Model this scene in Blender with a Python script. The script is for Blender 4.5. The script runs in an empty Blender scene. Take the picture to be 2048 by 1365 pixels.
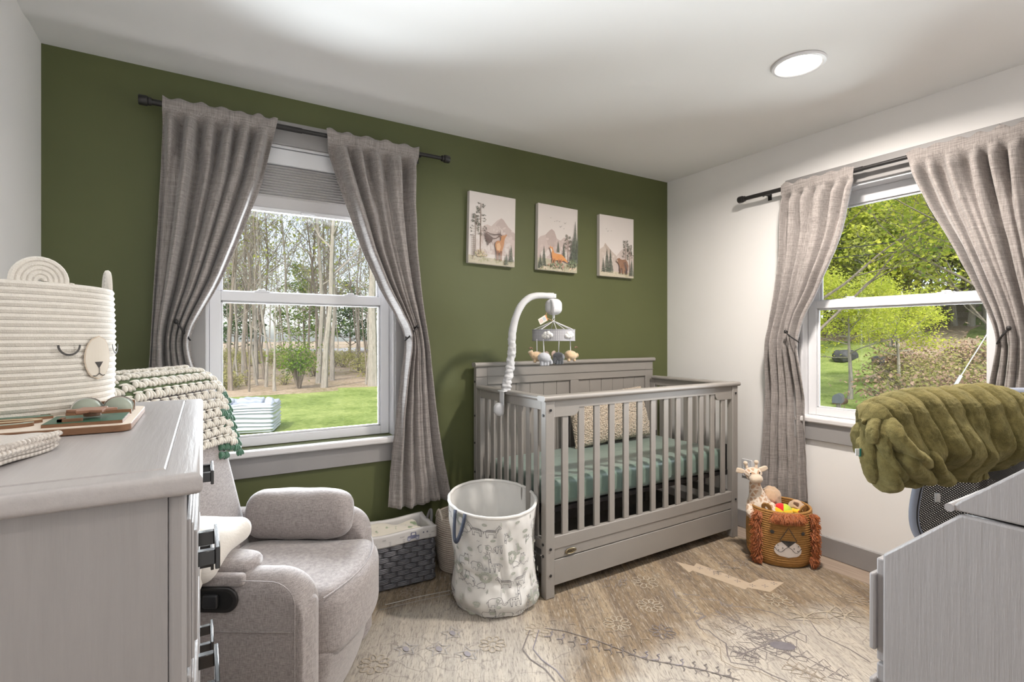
import bpy, math, random
from math import sin, cos, pi, radians, sqrt, exp, floor
from mathutils import Vector, Matrix, noise
S = bpy.context.scene
COL = S.collection

# ------------------------------------------------------------------ camera
F, YAW, HY, EYE = 1025.0, radians(31.1), 675.0, 1.252
cam_d = bpy.data.cameras.new('camera')
cam_d.sensor_width = 36.0
cam_d.lens = F / 2048 * 36.0
cam_d.shift_y = (HY - 682.5) / 2048
cam_d.clip_start = 0.02
cam_d.clip_end = 400
cam = bpy.data.objects.new('camera', cam_d)
COL.objects.link(cam)
cam.location = (0, 0, EYE)
cam.rotation_euler = (pi / 2, 0, -YAW)
S.camera = cam

# ------------------------------------------------------------------ light, sky, exposure
S.view_settings.view_transform = 'Standard'
S.view_settings.look = 'None'
S.view_settings.gamma = 1
S.view_settings.use_curve_mapping = False
S.view_settings.exposure = 0.86
S.cycles.use_denoising = True
S.cycles.max_bounces = 10
S.cycles.diffuse_bounces = 6
S.cycles.transparent_max_bounces = 24
S.cycles.caustics_reflective = False
S.cycles.caustics_refractive = False
S.cycles.sample_clamp_indirect = 6

w = bpy.data.worlds.new('sky')
S.world = w
w.use_nodes = True
nt = w.node_tree
sky = nt.nodes.new('ShaderNodeTexSky')
sky.sky_type = 'NISHITA'
sky.sun_disc = False
sky.sun_elevation = radians(48)
sky.sun_rotation = radians(215)
sky.altitude = 100
sky.dust_density = 2.5
hs = nt.nodes.new('ShaderNodeHueSaturation')
hs.inputs['Saturation'].default_value = 0.62
nt.links.new(sky.outputs[0], hs.inputs['Color'])
nt.links.new(hs.outputs[0], nt.nodes['Background'].inputs[0])
nt.nodes['Background'].inputs[1].default_value = 0.27

sun_d = bpy.data.lights.new('sun', 'SUN')
sun_d.energy = 1.9
sun_d.angle = radians(0.6)
sun_d.color = (1.0, 0.95, 0.86)
sun = bpy.data.objects.new('sun', sun_d)
COL.objects.link(sun)
sun.rotation_euler = (radians(46), 0, radians(-38))   # from behind the house, high over the left shoulder

DAY = []
def daylight(name, loc, rz, sx, sz, power, color=(0.90, 0.95, 1.0)):
    d = bpy.data.lights.new(name, 'AREA')
    d.shape = 'RECTANGLE'
    d.size, d.size_y = sx, sz
    d.energy = power
    d.color = color
    o = bpy.data.objects.new(name, d)
    COL.objects.link(o)
    o.location = loc
    o.rotation_euler = (radians(-90), 0, rz)
    DAY.append(o)
    return o
# skylight entering through the two windows: each lamp stands just outside its pane and fills the pane
daylight('window_daylight', (0.455, 2.98, 1.35), 0, 0.86, 1.15, 70)
daylight('window_daylight', (3.30, 1.10, 1.38), radians(-90), 0.9, 1.1, 20)

# ------------------------------------------------------------------ projection helper (author-time measuring)
cs, cc = sin(YAW), cos(YAW)
def ray(x, y):
    l = (x - 1024) / F
    return (cs + l * cc, cc - l * cs, (HY - y) / F)
def at(x, y, X=None, Y=None, Z=None):
    r = ray(x, y)
    t = X / r[0] if X is not None else Y / r[1] if Y is not None else (Z - EYE) / r[2]
    return Vector((r[0] * t, r[1] * t, EYE + r[2] * t))

# ------------------------------------------------------------------ mesh helpers
class MB:
    def __init__(s):
        s.v, s.f, s.uv = [], [], None
    def add(s, vs, fs, M=None):
        b = len(s.v)
        if M is not None:
            vs = [M @ Vector(p) for p in vs]
        s.v += [tuple(p) for p in vs]
        s.f += [tuple(i + b for i in f) for f in fs]
        return s
    def box(s, x0, x1, y0, y1, z0, z1, M=None):
        v = [(x, y, z) for z in (z0, z1) for y in (y0, y1) for x in (x0, x1)]
        return s.add(v, [(0, 2, 3, 1), (4, 5, 7, 6), (0, 1, 5, 4), (2, 6, 7, 3), (0, 4, 6, 2), (1, 3, 7, 5)], M)
    def prism(s, pts, y0, y1, axis='y', M=None):
        n = len(pts)
        def mk(a, b, t):
            return {'y': (a, t, b), 'x': (t, a, b), 'z': (a, b, t)}[axis]
        v = [mk(a, b, y0) for a, b in pts] + [mk(a, b, y1) for a, b in pts]
        f = [(i, (i + 1) % n, (i + 1) % n + n, i + n) for i in range(n)]
        f += [tuple(range(n))[::-1], tuple(range(n, 2 * n))]
        return s.add(v, f, M)
    def grid(s, fn, nu, nv, cu=False, M=None):
        v = [fn(i / (nu if cu else nu), j / nv) for j in range(nv + 1) for i in range(nu if cu else nu + 1)]
        W = nu if cu else nu + 1
        f = []
        for j in range(nv):
            for i in range(nu):
                a = j * W + i; b = j * W + (i + 1) % W
                f.append((a, b, b + W, a + W))
        return s.add(v, f, M)
    def lathe(s, prof, n=32, M=None, closed=False, squash=(1, 1)):
        v = []; m = len(prof)
        for r, z in prof:
            for i in range(n):
                a = 2 * pi * i / n
                v.append((r * cos(a) * squash[0], r * sin(a) * squash[1], z))
        f = []
        for j in range(m - 1 if not closed else m):
            for i in range(n):
                a = j * n + i; b = j * n + (i + 1) % n
                k = ((j + 1) % m) * n
                f.append((a, b, k + (i + 1) % n, k + i))
        if not closed:
            if prof[0][0] > 1e-6: f.append(tuple(range(n))[::-1])
            if prof[-1][0] > 1e-6: f.append(tuple(range((m - 1) * n, m * n)))
        return s.add(v, f, M)
    def tube(s, path, r, n=8, closed=False, M=None, cap=True):
        P = [Vector(p) for p in path]; m = len(P)
        R = r if isinstance(r, (list, tuple)) else [r] * m
        v = []; up = None
        for i, p in enumerate(P):
            if closed: t = P[(i + 1) % m] - P[i - 1]
            else: t = P[min(i + 1, m - 1)] - P[max(i - 1, 0)]
            if t.length < 1e-9: t = Vector((0, 0, 1))
            t.normalize()
            if up is None:
                up = Vector((0, 0, 1)) if abs(t.z) < .9 else Vector((1, 0, 0))
            a = t.cross(up)
            if a.length < 1e-6: a = t.orthogonal()
            a.normalize(); b = a.cross(t); b.normalize(); up = b
            for k in range(n):
                th = 2 * pi * k / n
                v.append(p + (a * cos(th) + b * sin(th)) * R[i])
        f = []
        for j in range(m if closed else m - 1):
            j2 = (j + 1) % m
            for k in range(n):
                f.append((j * n + k, j * n + (k + 1) % n, j2 * n + (k + 1) % n, j2 * n + k))
        if cap and not closed:
            f += [tuple(range(n))[::-1], tuple(range((m - 1) * n, m * n))]
        return s.add(v, f, M)
    def ball(s, c, r, n=14, m=9, M=None):
        rx, ry, rz = r if isinstance(r, (list, tuple)) else (r, r, r)
        v = [(c[0], c[1], c[2] - rz)]
        for j in range(1, m):
            ph = -pi / 2 + pi * j / m
            for i in range(n):
                a = 2 * pi * i / n
                v.append((c[0] + rx * cos(ph) * cos(a), c[1] + ry * cos(ph) * sin(a), c[2] + rz * sin(ph)))
        v.append((c[0], c[1], c[2] + rz))
        f = [(0, 1 + (i + 1) % n, 1 + i) for i in range(n)]
        for j in range(m - 2):
            for i in range(n):
                a = 1 + j * n + i; b = 1 + j * n + (i + 1) % n
                f.append((a, b, b + n, a + n))
        L = len(v) - 1; k = 1 + (m - 2) * n
        f += [(k + i, k + (i + 1) % n, L) for i in range(n)]
        return s.add(v, f, M)
    def rbox(s, c, size, r, k=4, q=8, fn=None, M=None):
        """rounded box; fn(unit_xyz, pos)->pos deforms it (unit -1..1)"""
        h = [x / 2 for x in size]
        def ticks(hh):
            e = [-hh + r * (1 - cos(pi / 2 * i / k)) for i in range(k + 1)] if False else None
            a = [-1 + (r / hh) * i / k for i in range(k)]
            mid = [(-1 + r / hh) + (2 - 2 * r / hh) * i / q for i in range(q + 1)]
            return a + mid + [-x for x in a[::-1]]
        T = [ticks(max(x, r * 1.001)) for x in h]
        N = len(T[0]); idx = {}; v = []; f = []
        def vid(i, j, l):
            key = (i, j, l)
            if key not in idx:
                p = [T[0][i] * h[0], T[1][j] * h[1], T[2][l] * h[2]]
                inn = [max(-(h[a] - r), min(h[a] - r, p[a])) for a in range(3)]
                # even corner spacing
                d = Vector([p[a] - inn[a] for a in range(3)])
                d = Vector([math.tan(x / r * pi / 4) * r if abs(x) < r - 1e-9 else x for x in d])
                if d.length > 1e-9: d = d.normalized() * r
                pos = Vector(inn) + d
                if fn: pos = Vector(fn((pos.x / h[0], pos.y / h[1], pos.z / h[2]), pos))
                idx[key] = len(v); v.append(pos + Vector(c))
            return idx[key]
        R = range(N - 1); e = N - 1
        for i in R:
            for j in R:
                f.append((vid(i, j, 0), vid(i, j + 1, 0), vid(i + 1, j + 1, 0), vid(i + 1, j, 0)))
                f.append((vid(i, j, e), vid(i + 1, j, e), vid(i + 1, j + 1, e), vid(i, j + 1, e)))
                f.append((vid(i, 0, j), vid(i + 1, 0, j), vid(i + 1, 0, j + 1), vid(i, 0, j + 1)))
                f.append((vid(i, e, j), vid(i, e, j + 1), vid(i + 1, e, j + 1), vid(i + 1, e, j)))
                f.append((vid(0, i, j), vid(0, i, j + 1), vid(0, i + 1, j + 1), vid(0, i + 1, j)))
                f.append((vid(e, i, j), vid(e, i + 1, j), vid(e, i + 1, j + 1), vid(e, i, j + 1)))
        return s.add(v, f, M)

def tag(o, label=None, cat=None, group=None, kind=None):
    if label: o['label'] = label
    if cat: o['category'] = cat
    if group: o['group'] = group
    if kind: o['kind'] = kind
    return o
def thing(name, label, cat, loc=(0, 0, 0), rz=0, group=None):
    o = bpy.data.objects.new(name, None)
    o.empty_display_size = .1
    COL.objects.link(o)
    o.location = loc; o.rotation_euler = (0, 0, rz)
    return tag(o, label, cat, group)
def part(name, mb, m, parent=None, smooth=True, bevel=0, label=None, kind=None, solid=0, off=-1, sub=0, seg=2, ang=35):
    me = bpy.data.meshes.new(name)
    me.from_pydata(mb.v, [], mb.f)
    me.update()
    if m: me.materials.append(m)
    if smooth:
        me.polygons.foreach_set('use_smooth', [True] * len(me.polygons))
        if not sub:
            try: me.set_sharp_from_angle(angle=radians(ang))
            except Exception: pass
    o = bpy.data.objects.new(name, me)
    COL.objects.link(o)
    if parent is not None: o.parent = parent
    if solid:
        x = o.modifiers.new('s', 'SOLIDIFY'); x.thickness = solid; x.offset = off
    if bevel:
        x = o.modifiers.new('b', 'BEVEL'); x.width = bevel; x.segments = seg; x.limit_method = 'ANGLE'; x.angle_limit = radians(40)
        x.harden_normals = False
    if sub:
        x = o.modifiers.new('u', 'SUBSURF'); x.levels = sub; x.render_levels = sub
    if label: o['label'] = label
    if kind: o['kind'] = kind
    return o
def whole(name, mb, m, label, cat, loc=(0, 0, 0), rz=0, group=None, **k):
    o = part(name, mb, m, None, **k)
    o.location = loc; o.rotation_euler = (0, 0, rz)
    return tag(o, label, cat, group)
def struct(name, mb, m, **k):
    return part(name, mb, m, kind='structure', **k)
def copy_tree(o, parent=None):
    c = o.copy(); COL.objects.link(c); c.parent = parent
    for ch in [q for q in bpy.data.objects if q.parent == o]:
        copy_tree(ch, c)
    return c
def RZ(a): return Matrix.Rotation(a, 4, 'Z')
def T(x, y, z): return Matrix.Translation((x, y, z))

# ------------------------------------------------------------------ materials
def new_mat(name):
    m = bpy.data.materials.new(name); m.use_nodes = True
    return m, m.node_tree, m.node_tree.nodes['Principled BSDF']
def N(nt, kind, **kw):
    n = nt.nodes.new(kind)
    for k, v in kw.items():
        if k in ('inp',):
            for a, b in v.items(): n.inputs[a].default_value = b
        else: setattr(n, k, v)
    return n
def coord(nt, scale=(1, 1, 1), kind='Object', rot=(0, 0, 0)):
    tc = N(nt, 'ShaderNodeTexCoord'); mp = N(nt, 'ShaderNodeMapping')
    mp.inputs['Scale'].default_value = scale; mp.inputs['Rotation'].default_value = rot
    nt.links.new(tc.outputs[kind], mp.inputs[0])
    return mp.outputs[0]
def tex(nt, vec, scale, detail=2, rough=.5):
    n = N(nt, 'ShaderNodeTexNoise'); n.inputs['Scale'].default_value = scale
    n.inputs['Detail'].default_value = detail; n.inputs['Roughness'].default_value = rough
    nt.links.new(vec, n.inputs['Vector'])
    return n.outputs['Fac']
def ramp(nt, fac, stops):
    r = N(nt, 'ShaderNodeValToRGB')
    e = r.color_ramp.elements
    while len(e) < len(stops): e.new(.5)
    for i, (p, c) in enumerate(stops):
        e[i].position = p; e[i].color = (*c, 1) if len(c) == 3 else c
    nt.links.new(fac, r.inputs[0])
    return r.outputs[0]
def mixc(nt, fac, a, b, mode='MIX'):
    n = N(nt, 'ShaderNodeMix', data_type='RGBA', blend_type=mode)
    for s, x in ((0, fac), (6, a), (7, b)):
        if hasattr(x, 'default_value') or hasattr(x, 'links'): nt.links.new(x, n.inputs[s])
        else: n.inputs[s].default_value = x if not isinstance(x, tuple) or len(x) == 4 else (*x, 1)
    return n.outputs[2]
def mth(nt, op, a, b=None, c=None):
    n = N(nt, 'ShaderNodeMath', operation=op)
    for i, x in enumerate((a, b, c)):
        if x is None: continue
        if hasattr(x, 'links'): nt.links.new(x, n.inputs[i])
        else: n.inputs[i].default_value = x
    return n.outputs[0]
def bump(nt, b, fac, strength=.3, dist=.01):
    n = N(nt, 'ShaderNodeBump'); n.inputs['Strength'].default_value = strength; n.inputs['Distance'].default_value = dist
    nt.links.new(fac, n.inputs['Height'])
    prev = b.inputs['Normal'].links
    if prev: nt.links.new(prev[0].from_socket, n.inputs['Normal'])
    nt.links.new(n.outputs[0], b.inputs['Normal'])
def vmul(c, k): return tuple(min(1, x * k) for x in c)
MATS = {}
def mat(name, col, rough=.6, var=.0, vs=8, bs=0, bst=.2, bd=.004, metal=0, spec=.5, sheen=0, stretch=(1, 1, 1), sss=0, coat=0, trans=0):
    """plain procedural surface: a colour that drifts a little (var) plus a fine relief (bs = relief scale)"""
    if name in MATS: return MATS[name]
    m, nt, b = new_mat(name)
    b.inputs['Base Color'].default_value = (*col, 1)
    b.inputs['Roughness'].default_value = rough
    b.inputs['Metallic'].default_value = metal
    b.inputs['Specular IOR Level'].default_value = spec
    b.inputs['Sheen Weight'].default_value = sheen
    b.inputs['Coat Weight'].default_value = coat
    vec = coord(nt, stretch)
    if var:
        c = ramp(nt, tex(nt, vec, vs, 4, .6), [(.3, vmul(col, 1 - var)), (.7, vmul(col, 1 + var))])
        nt.links.new(c, b.inputs['Base Color'])
    if bs:
        bump(nt, b, tex(nt, vec, bs, 3, .6), bst, bd)
    MATS[name] = m
    return m
def fabric(name, c0, c1, s=260, rough=.9, sheen=.3, bst=.35, slub=8, extra=None):
    """heathered woven cloth: two crossed sets of slubbed threads"""
    if name in MATS: return MATS[name]
    m, nt, b = new_mat(name)
    a = tex(nt, coord(nt, (s, s, slub)), 1, 2, .6)
    h = tex(nt, coord(nt, (slub, slub, s)), 1, 2, .6)
    f = mth(nt, 'ADD', mth(nt, 'MULTIPLY', a, .5), mth(nt, 'MULTIPLY', h, .5))
    big = tex(nt, coord(nt), 6, 3)
    c = ramp(nt, f, [(.36, c0), (.62, c1)])
    c = mixc(nt, mth(nt, 'MULTIPLY', big, .25), c, c0)
    nt.links.new(c, b.inputs['Base Color'])
    b.inputs['Roughness'].default_value = rough
    b.inputs['Specular IOR Level'].default_value = .2
    b.inputs['Sheen Weight'].default_value = sheen
    b.inputs['Sheen Roughness'].default_value = .5
    bump(nt, b, f, bst, .002)
    MATS[name] = m
    return m
def brushed_paint(name, col, rough=.45, axis=2, bst=.25):
    """painted wood with brush marks and faint grain running along one axis"""
    if name in MATS: return MATS[name]
    m, nt, b = new_mat(name)
    sc = [90, 90, 90]; sc[axis] = 5
    f = tex(nt, coord(nt, sc), 1, 4, .65)
    g = tex(nt, coord(nt), 3, 3)
    c = ramp(nt, f, [(.3, vmul(col, .94)), (.7, vmul(col, 1.04))])
    c = mixc(nt, mth(nt, 'MULTIPLY', g, .12), c, vmul(col, .85))
    nt.links.new(c, b.inputs['Base Color'])
    b.inputs['Roughness'].default_value = rough
    bump(nt, b, f, bst, .003)
    MATS[name] = m
    return m
WHITE = mat('white_vinyl', (.70, .70, .72), .35)
PAINT = mat('wall_paint_white', (.80, .785, .775), .75, .015, 2, 160, .08, .002)
CEILP = mat('ceiling_paint', (.82, .82, .82), .85, .01, 1.5, 120, .06, .002)
GREEN = mat('wall_paint_olive', (.094, .106, .038), .62, .06, 1.6, 170, .12, .002)
TRIMG = mat('trim_paint_grey', (.30, .288, .285), .5, .03, 5, 60, .05, .002)
SILLP = mat('sill_paint_pale', (.66, .64, .64), .4, .02, 5)
BLACK = mat('black_metal', (.018, .016, .016), .42)
DARK = mat('dark_plastic', (.02, .02, .022), .35)
# ------------------------------------------------------------------ room shell
D, RX, LX, BY, CH = 2.753, 3.053, -0.559, -0.85, 2.44
T0 = 0.14
W1 = dict(x0=0.012, x1=0.905, z0=0.715, z1=2.20)      # opening in the olive wall
W2 = dict(y0=0.83, y1=1.728, z0=0.79, z1=2.09)        # opening in the right wall
def wall_with_hole(u0, u1, z0, z1, hu0, hu1, hz0, hz1, d0, d1, axis):
    mb = MB()
    def bx(a, b, c, d):
        if axis == 'y': mb.box(a, b, d0, d1, c, d)
        else: mb.box(d0, d1, a, b, c, d)
    bx(u0, hu0, z0, z1); bx(hu1, u1, z0, z1); bx(hu0, hu1, z0, hz0); bx(hu0, hu1, hz1, z1)
    return mb
struct('wall_back', wall_with_hole(LX, RX, 0, CH, W1['x0'], W1['x1'], W1['z0'], W1['z1'], D, D + T0, 'y'), GREEN, smooth=False)
struct('wall_right', wall_with_hole(BY, D + T0, 0, CH, W2['y0'], W2['y1'], W2['z0'], W2['z1'], RX, RX + T0, 'x'), PAINT, smooth=False)
struct('wall_left', MB().box(LX - T0, LX, BY, D + T0, 0, CH), PAINT, smooth=False)
struct('wall_front', MB().box(LX - T0, RX + T0, BY - T0, BY, 0, CH), PAINT, smooth=False)
# ceiling with the faint drywall ridge that runs along the olive wall
cm = MB()
def ceil_pt(u, v):
    x = LX - .02 + (RX - LX + .04) * u
    y = BY + (D - BY) * v
    d = D - y
    k = max(0, 1 - max(0, x - .2) / 1.9)
    z = CH - .011 * k * exp(-((d - .26) / .07) ** 2) 
    return (x, y, z)
cm.grid(ceil_pt, 24, 160)
cm.box(LX - T0, RX + T0, BY - T0, D + T0, CH + .02, CH + .16)
struct('ceiling', cm, CEILP)

# plank floor
m, nt, b = new_mat('plank_floor')
v = coord(nt, (1, 1, 1))
br = N(nt, 'ShaderNodeTexBrick'); nt.links.new(v, br.inputs['Vector'])
# planks run along X? they follow the right wall (world Y) -> rotate
mp = [n for n in nt.nodes if n.type == 'MAPPING'][0]; mp.inputs['Rotation'].default_value = (0, 0, pi / 2)
br.inputs['Scale'].default_value = 1; br.inputs['Brick Width'].default_value = 1.1; br.inputs['Row Height'].default_value = .17
br.inputs['Mortar Size'].default_value = .0015; br.inputs['Color1'].default_value = (.33, .25, .19, 1); br.inputs['Color2'].default_value = (.47, .38, .31, 1)
br.inputs['Mortar'].default_value = (.12, .09, .07, 1)
gr = tex(nt, coord(nt, (60, 3, 3)), 1, 5, .7)
c = mixc(nt, mth(nt, 'MULTIPLY', ramp(nt, gr, [(.4, (0, 0, 0)), (.65, (1, 1, 1))]), .55), br.outputs['Color'], (.20, .145, .11))
nt.links.new(c, b.inputs['Base Color']); b.inputs['Roughness'].default_value = .45
FLOORM = m
struct('floor', MB().box(LX - T0, RX + T0, BY - T0, D + T0, -.12, 0), FLOORM, smooth=False)

# baseboards
def base(name, mb): struct(name, mb, TRIMG, bevel=.004)
base('baseboard_right', MB().box(RX - .016, RX, BY + .016, D - .016, 0, .115))
base('baseboard_back', MB().box(LX + .016, RX - .016, D - .016, D, 0, .115))
base('baseboard_left', MB().box(LX, LX + .016, BY + .016, D - .016, 0, .115))
base('baseboard_front', MB().box(LX + .016, RX - .016, BY, BY + .016, 0, .115))

# ------------------------------------------------------------------ glass
m, nt, b = new_mat('window_glass')
nt.nodes.remove(b)
tr = N(nt, 'ShaderNodeBsdfTransparent'); gl = N(nt, 'ShaderNodeBsdfGlossy')
tr.inputs[0].default_value = (.97, .98, .98, 1); gl.inputs['Roughness'].default_value = .0
fr = N(nt, 'ShaderNodeFresnel'); fr.inputs[0].default_value = 1.35
mx = N(nt, 'ShaderNodeMixShader')
nt.links.new(fr.outputs[0], mx.inputs[0]); nt.links.new(tr.outputs[0], mx.inputs[1]); nt.links.new(gl.outputs[0], mx.inputs[2])
nt.links.new(mx.outputs[0], nt.nodes['Material Output'].inputs[0])
GLASS = m

def window(name, cw, z0, z1, zrail, M, blind, side=.0):
    """double hung window; local x = along the wall, y = outward depth from the wall face, z = up.
    cw: (u0,u1) opening"""
    u0, u1 = cw
    root = bpy.data.objects.new(name, None); COL.objects.link(root); root.matrix_world = M
    root['kind'] = 'structure'
    cwid = .085
    # casing boards on the wall face
    c = MB()
    c.box(u0 - cwid, u0, -.018, 0, z0 - .02, z1 + .115); c.box(u1, u1 + cwid, -.018, 0, z0 - .02, z1 + .115)
    c.box(u0, u1, -.018, 0, z1, z1 + .115)
    part('casing', c, TRIMG, root, bevel=.003)
    c = MB().box(u0 - cwid, u1 + cwid, -.018, 0, z0 - .135, z0 - .032)
    part('apron', c, TRIMG, root, bevel=.003)
    c = MB().box(u0 - cwid * (.2 if name == 'window_2' else 1), u1 + cwid + .02, -.05 if name == 'window_1' else -.034, .105, z0 - .034, z0 - .002)
    part('sill', c, SILLP, root, bevel=.009, seg=3)
    # jamb lining
    c = MB()
    c.box(u0 - .001, u0 + .012, 0, .15, z0, z1); c.box(u1 - .012, u1 + .001, 0, .15, z0, z1)
    c.box(u0, u1, 0, .15, z1 - .012, z1 + .001)
    for k in (.028, .045):
        c.box(u0, u0 + .018, .04 + k, .046 + k, z0, z1); c.box(u1 - .018, u1, .04 + k, .046 + k, z0, z1)
    part('jamb', c, WHITE, root, bevel=.001)
    a0, a1 = u0 + .014, u1 - .014
    # upper sash (outer) and lower sash (inner)
    def sash(nm, y0, y1, zb, zt, st, bt, tp):
        s = MB()
        s.box(a0, a0 + st, y0, y1, zb, zt); s.box(a1 - st, a1, y0, y1, zb, zt)
        s.box(a0 + st, a1 - st, y0, y1, zb, zb + bt); s.box(a0 + st, a1 - st, y0, y1, zt - tp, zt)
        # glazing bead
        g = .010
        s.box(a0 + st, a0 + st + g, y0 + .012, y1 - .006, zb + bt, zt - tp); s.box(a1 - st - g, a1 - st, y0 + .012, y1 - .006, zb + bt, zt - tp)
        s.box(a0 + st, a1 - st, y0 + .012, y1 - .006, zb + bt, zb + bt + g); s.box(a0 + st, a1 - st, y0 + .012, y1 - .006, zt - tp - g, zt - tp)
        o = part(nm, s, WHITE, root, bevel=.0025)
        p = MB().box(a0 + st - .004, a1 - st + .004, y0 + .019, y0 + .022, zb + bt - .004, zt - tp + .004)
        part('pane', p, GLASS, o, smooth=False)
        return o
    sash('lower_sash', .055, .088, z0 + .002, zrail + .022, .047, .045, .046)
    sash('upper_sash', .090, .122, zrail - .02, z1 - .012, .047, .04, .075)
    lk = MB()
    for t in (.26, .76):
        x = a0 + (a1 - a0) * t
        lk.box(x - .035, x + .035, .058, .086, zrail + .022, zrail + .030); lk.box(x - .018, x + .018, .062, .08, zrail + .03, zrail + .038)
    part('sash_lock', lk, WHITE, root, bevel=.003)
    if blind:
        zb = blind
        bl = MB()
        bl.box(a0 + .004, a1 - .004, .008, .048, z1 - .055, z1 - .014)
        hr = thing('window_blind', 'pale grey cellular blind pulled part way down behind the curtains of the forest window', 'blind', (0, 0, 0)) if False else None
        return root, (a0, a1)
    return root, (a0, a1)

M1 = T(0, D, 0)
w1, _ = window('window_1', (W1['x0'], W1['x1']), W1['z0'], W1['z1'], 1.452, M1, None)
M2 = T(RX, 0, 0) @ RZ(-pi / 2)
w2, _ = window('window_2', (-W2['y1'], -W2['y0']), W2['z0'], W2['z1'], 1.445, M2, None)

# cellular blind of the left window
BL = mat('blind_cloth', (.54, .525, .525), .8, .03, 12)
bt = thing('window_blind', 'half-raised pale cellular blind inside the window of the olive wall', 'blind', (0.4585, D + .028, 1.87))
hb = MB().box(-.43, .43, -.024, .02, .235, .315)
part('head_rail', hb, WHITE, bt, bevel=.005)
cb = MB()
zt_, zb_, npl = .235, .075, 12
pts = []
for i in range(npl):
    za = zt_ + (zb_ - zt_) * i / npl; zz = zt_ + (zb_ - zt_) * (i + .5) / npl
    pts += [(.0, za), (-.016, zz)]
pts.append((0, zb_)); pts.append((0, .02))
back = [(y + .003 if y < 0 else .010, z) for y, z in pts[::-1]]
cb.prism(pts + [(.016, .02), (.016, zt_)], -.425, .425, 'x')
part('pleated_cloth', cb, BL, bt, smooth=False)
rb = MB().box(-.427, .427, -.012, .018, 0, .02)
rb.box(-.035, .035, -.02, -.012, .004, .014)
part('bottom_rail', rb, WHITE, bt, bevel=.003)

# ceiling downlights
def emis(name, col, s):
    m, nt, b = new_mat(name)
    b.inputs['Emission Color'].default_value = (*col, 1); b.inputs['Emission Strength'].default_value = s
    b.inputs['Base Color'].default_value = (.9, .9, .9, 1)
    return m
LENS = emis('lamp_lens', (1, .93, .82), 6)
LAMPW = (1.0, .92, .84)
def downlight(x, y, label, power):
    t = thing('ceiling_light', label, 'ceiling light', (x, y, CH - .002), 0, None)
    part('trim_ring', MB().lathe([(.088, -.001), (.088, -.006), (.094, -.009), (.104, -.007), (.108, 0), (.088, 0)], 48), WHITE, t)
    part('lens', MB().lathe([(.0, -.0045), (.088, -.0045), (.088, -.001), (0, -.001)], 48), LENS, t)
    d = bpy.data.lights.new('lamp_glow', 'AREA'); d.shape = 'DISK'; d.size = .17; d.energy = power; d.color = LAMPW; d.spread = radians(165)
    o = bpy.data.objects.new('lamp_glow', d); COL.objects.link(o); o.location = (x, y, CH - .012)
    return t
downlight(2.215, 1.263, 'round flush ceiling light glowing above the crib room corner', 26)
downlight(0.02, -.45, 'added unseen round fill light over the doorway end, near the left wall', 3)  # this fitting and the next are added out of view as soft fill
downlight(2.05, -.45, 'added unseen round fill light over the doorway end, near the desk', 4)
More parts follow.
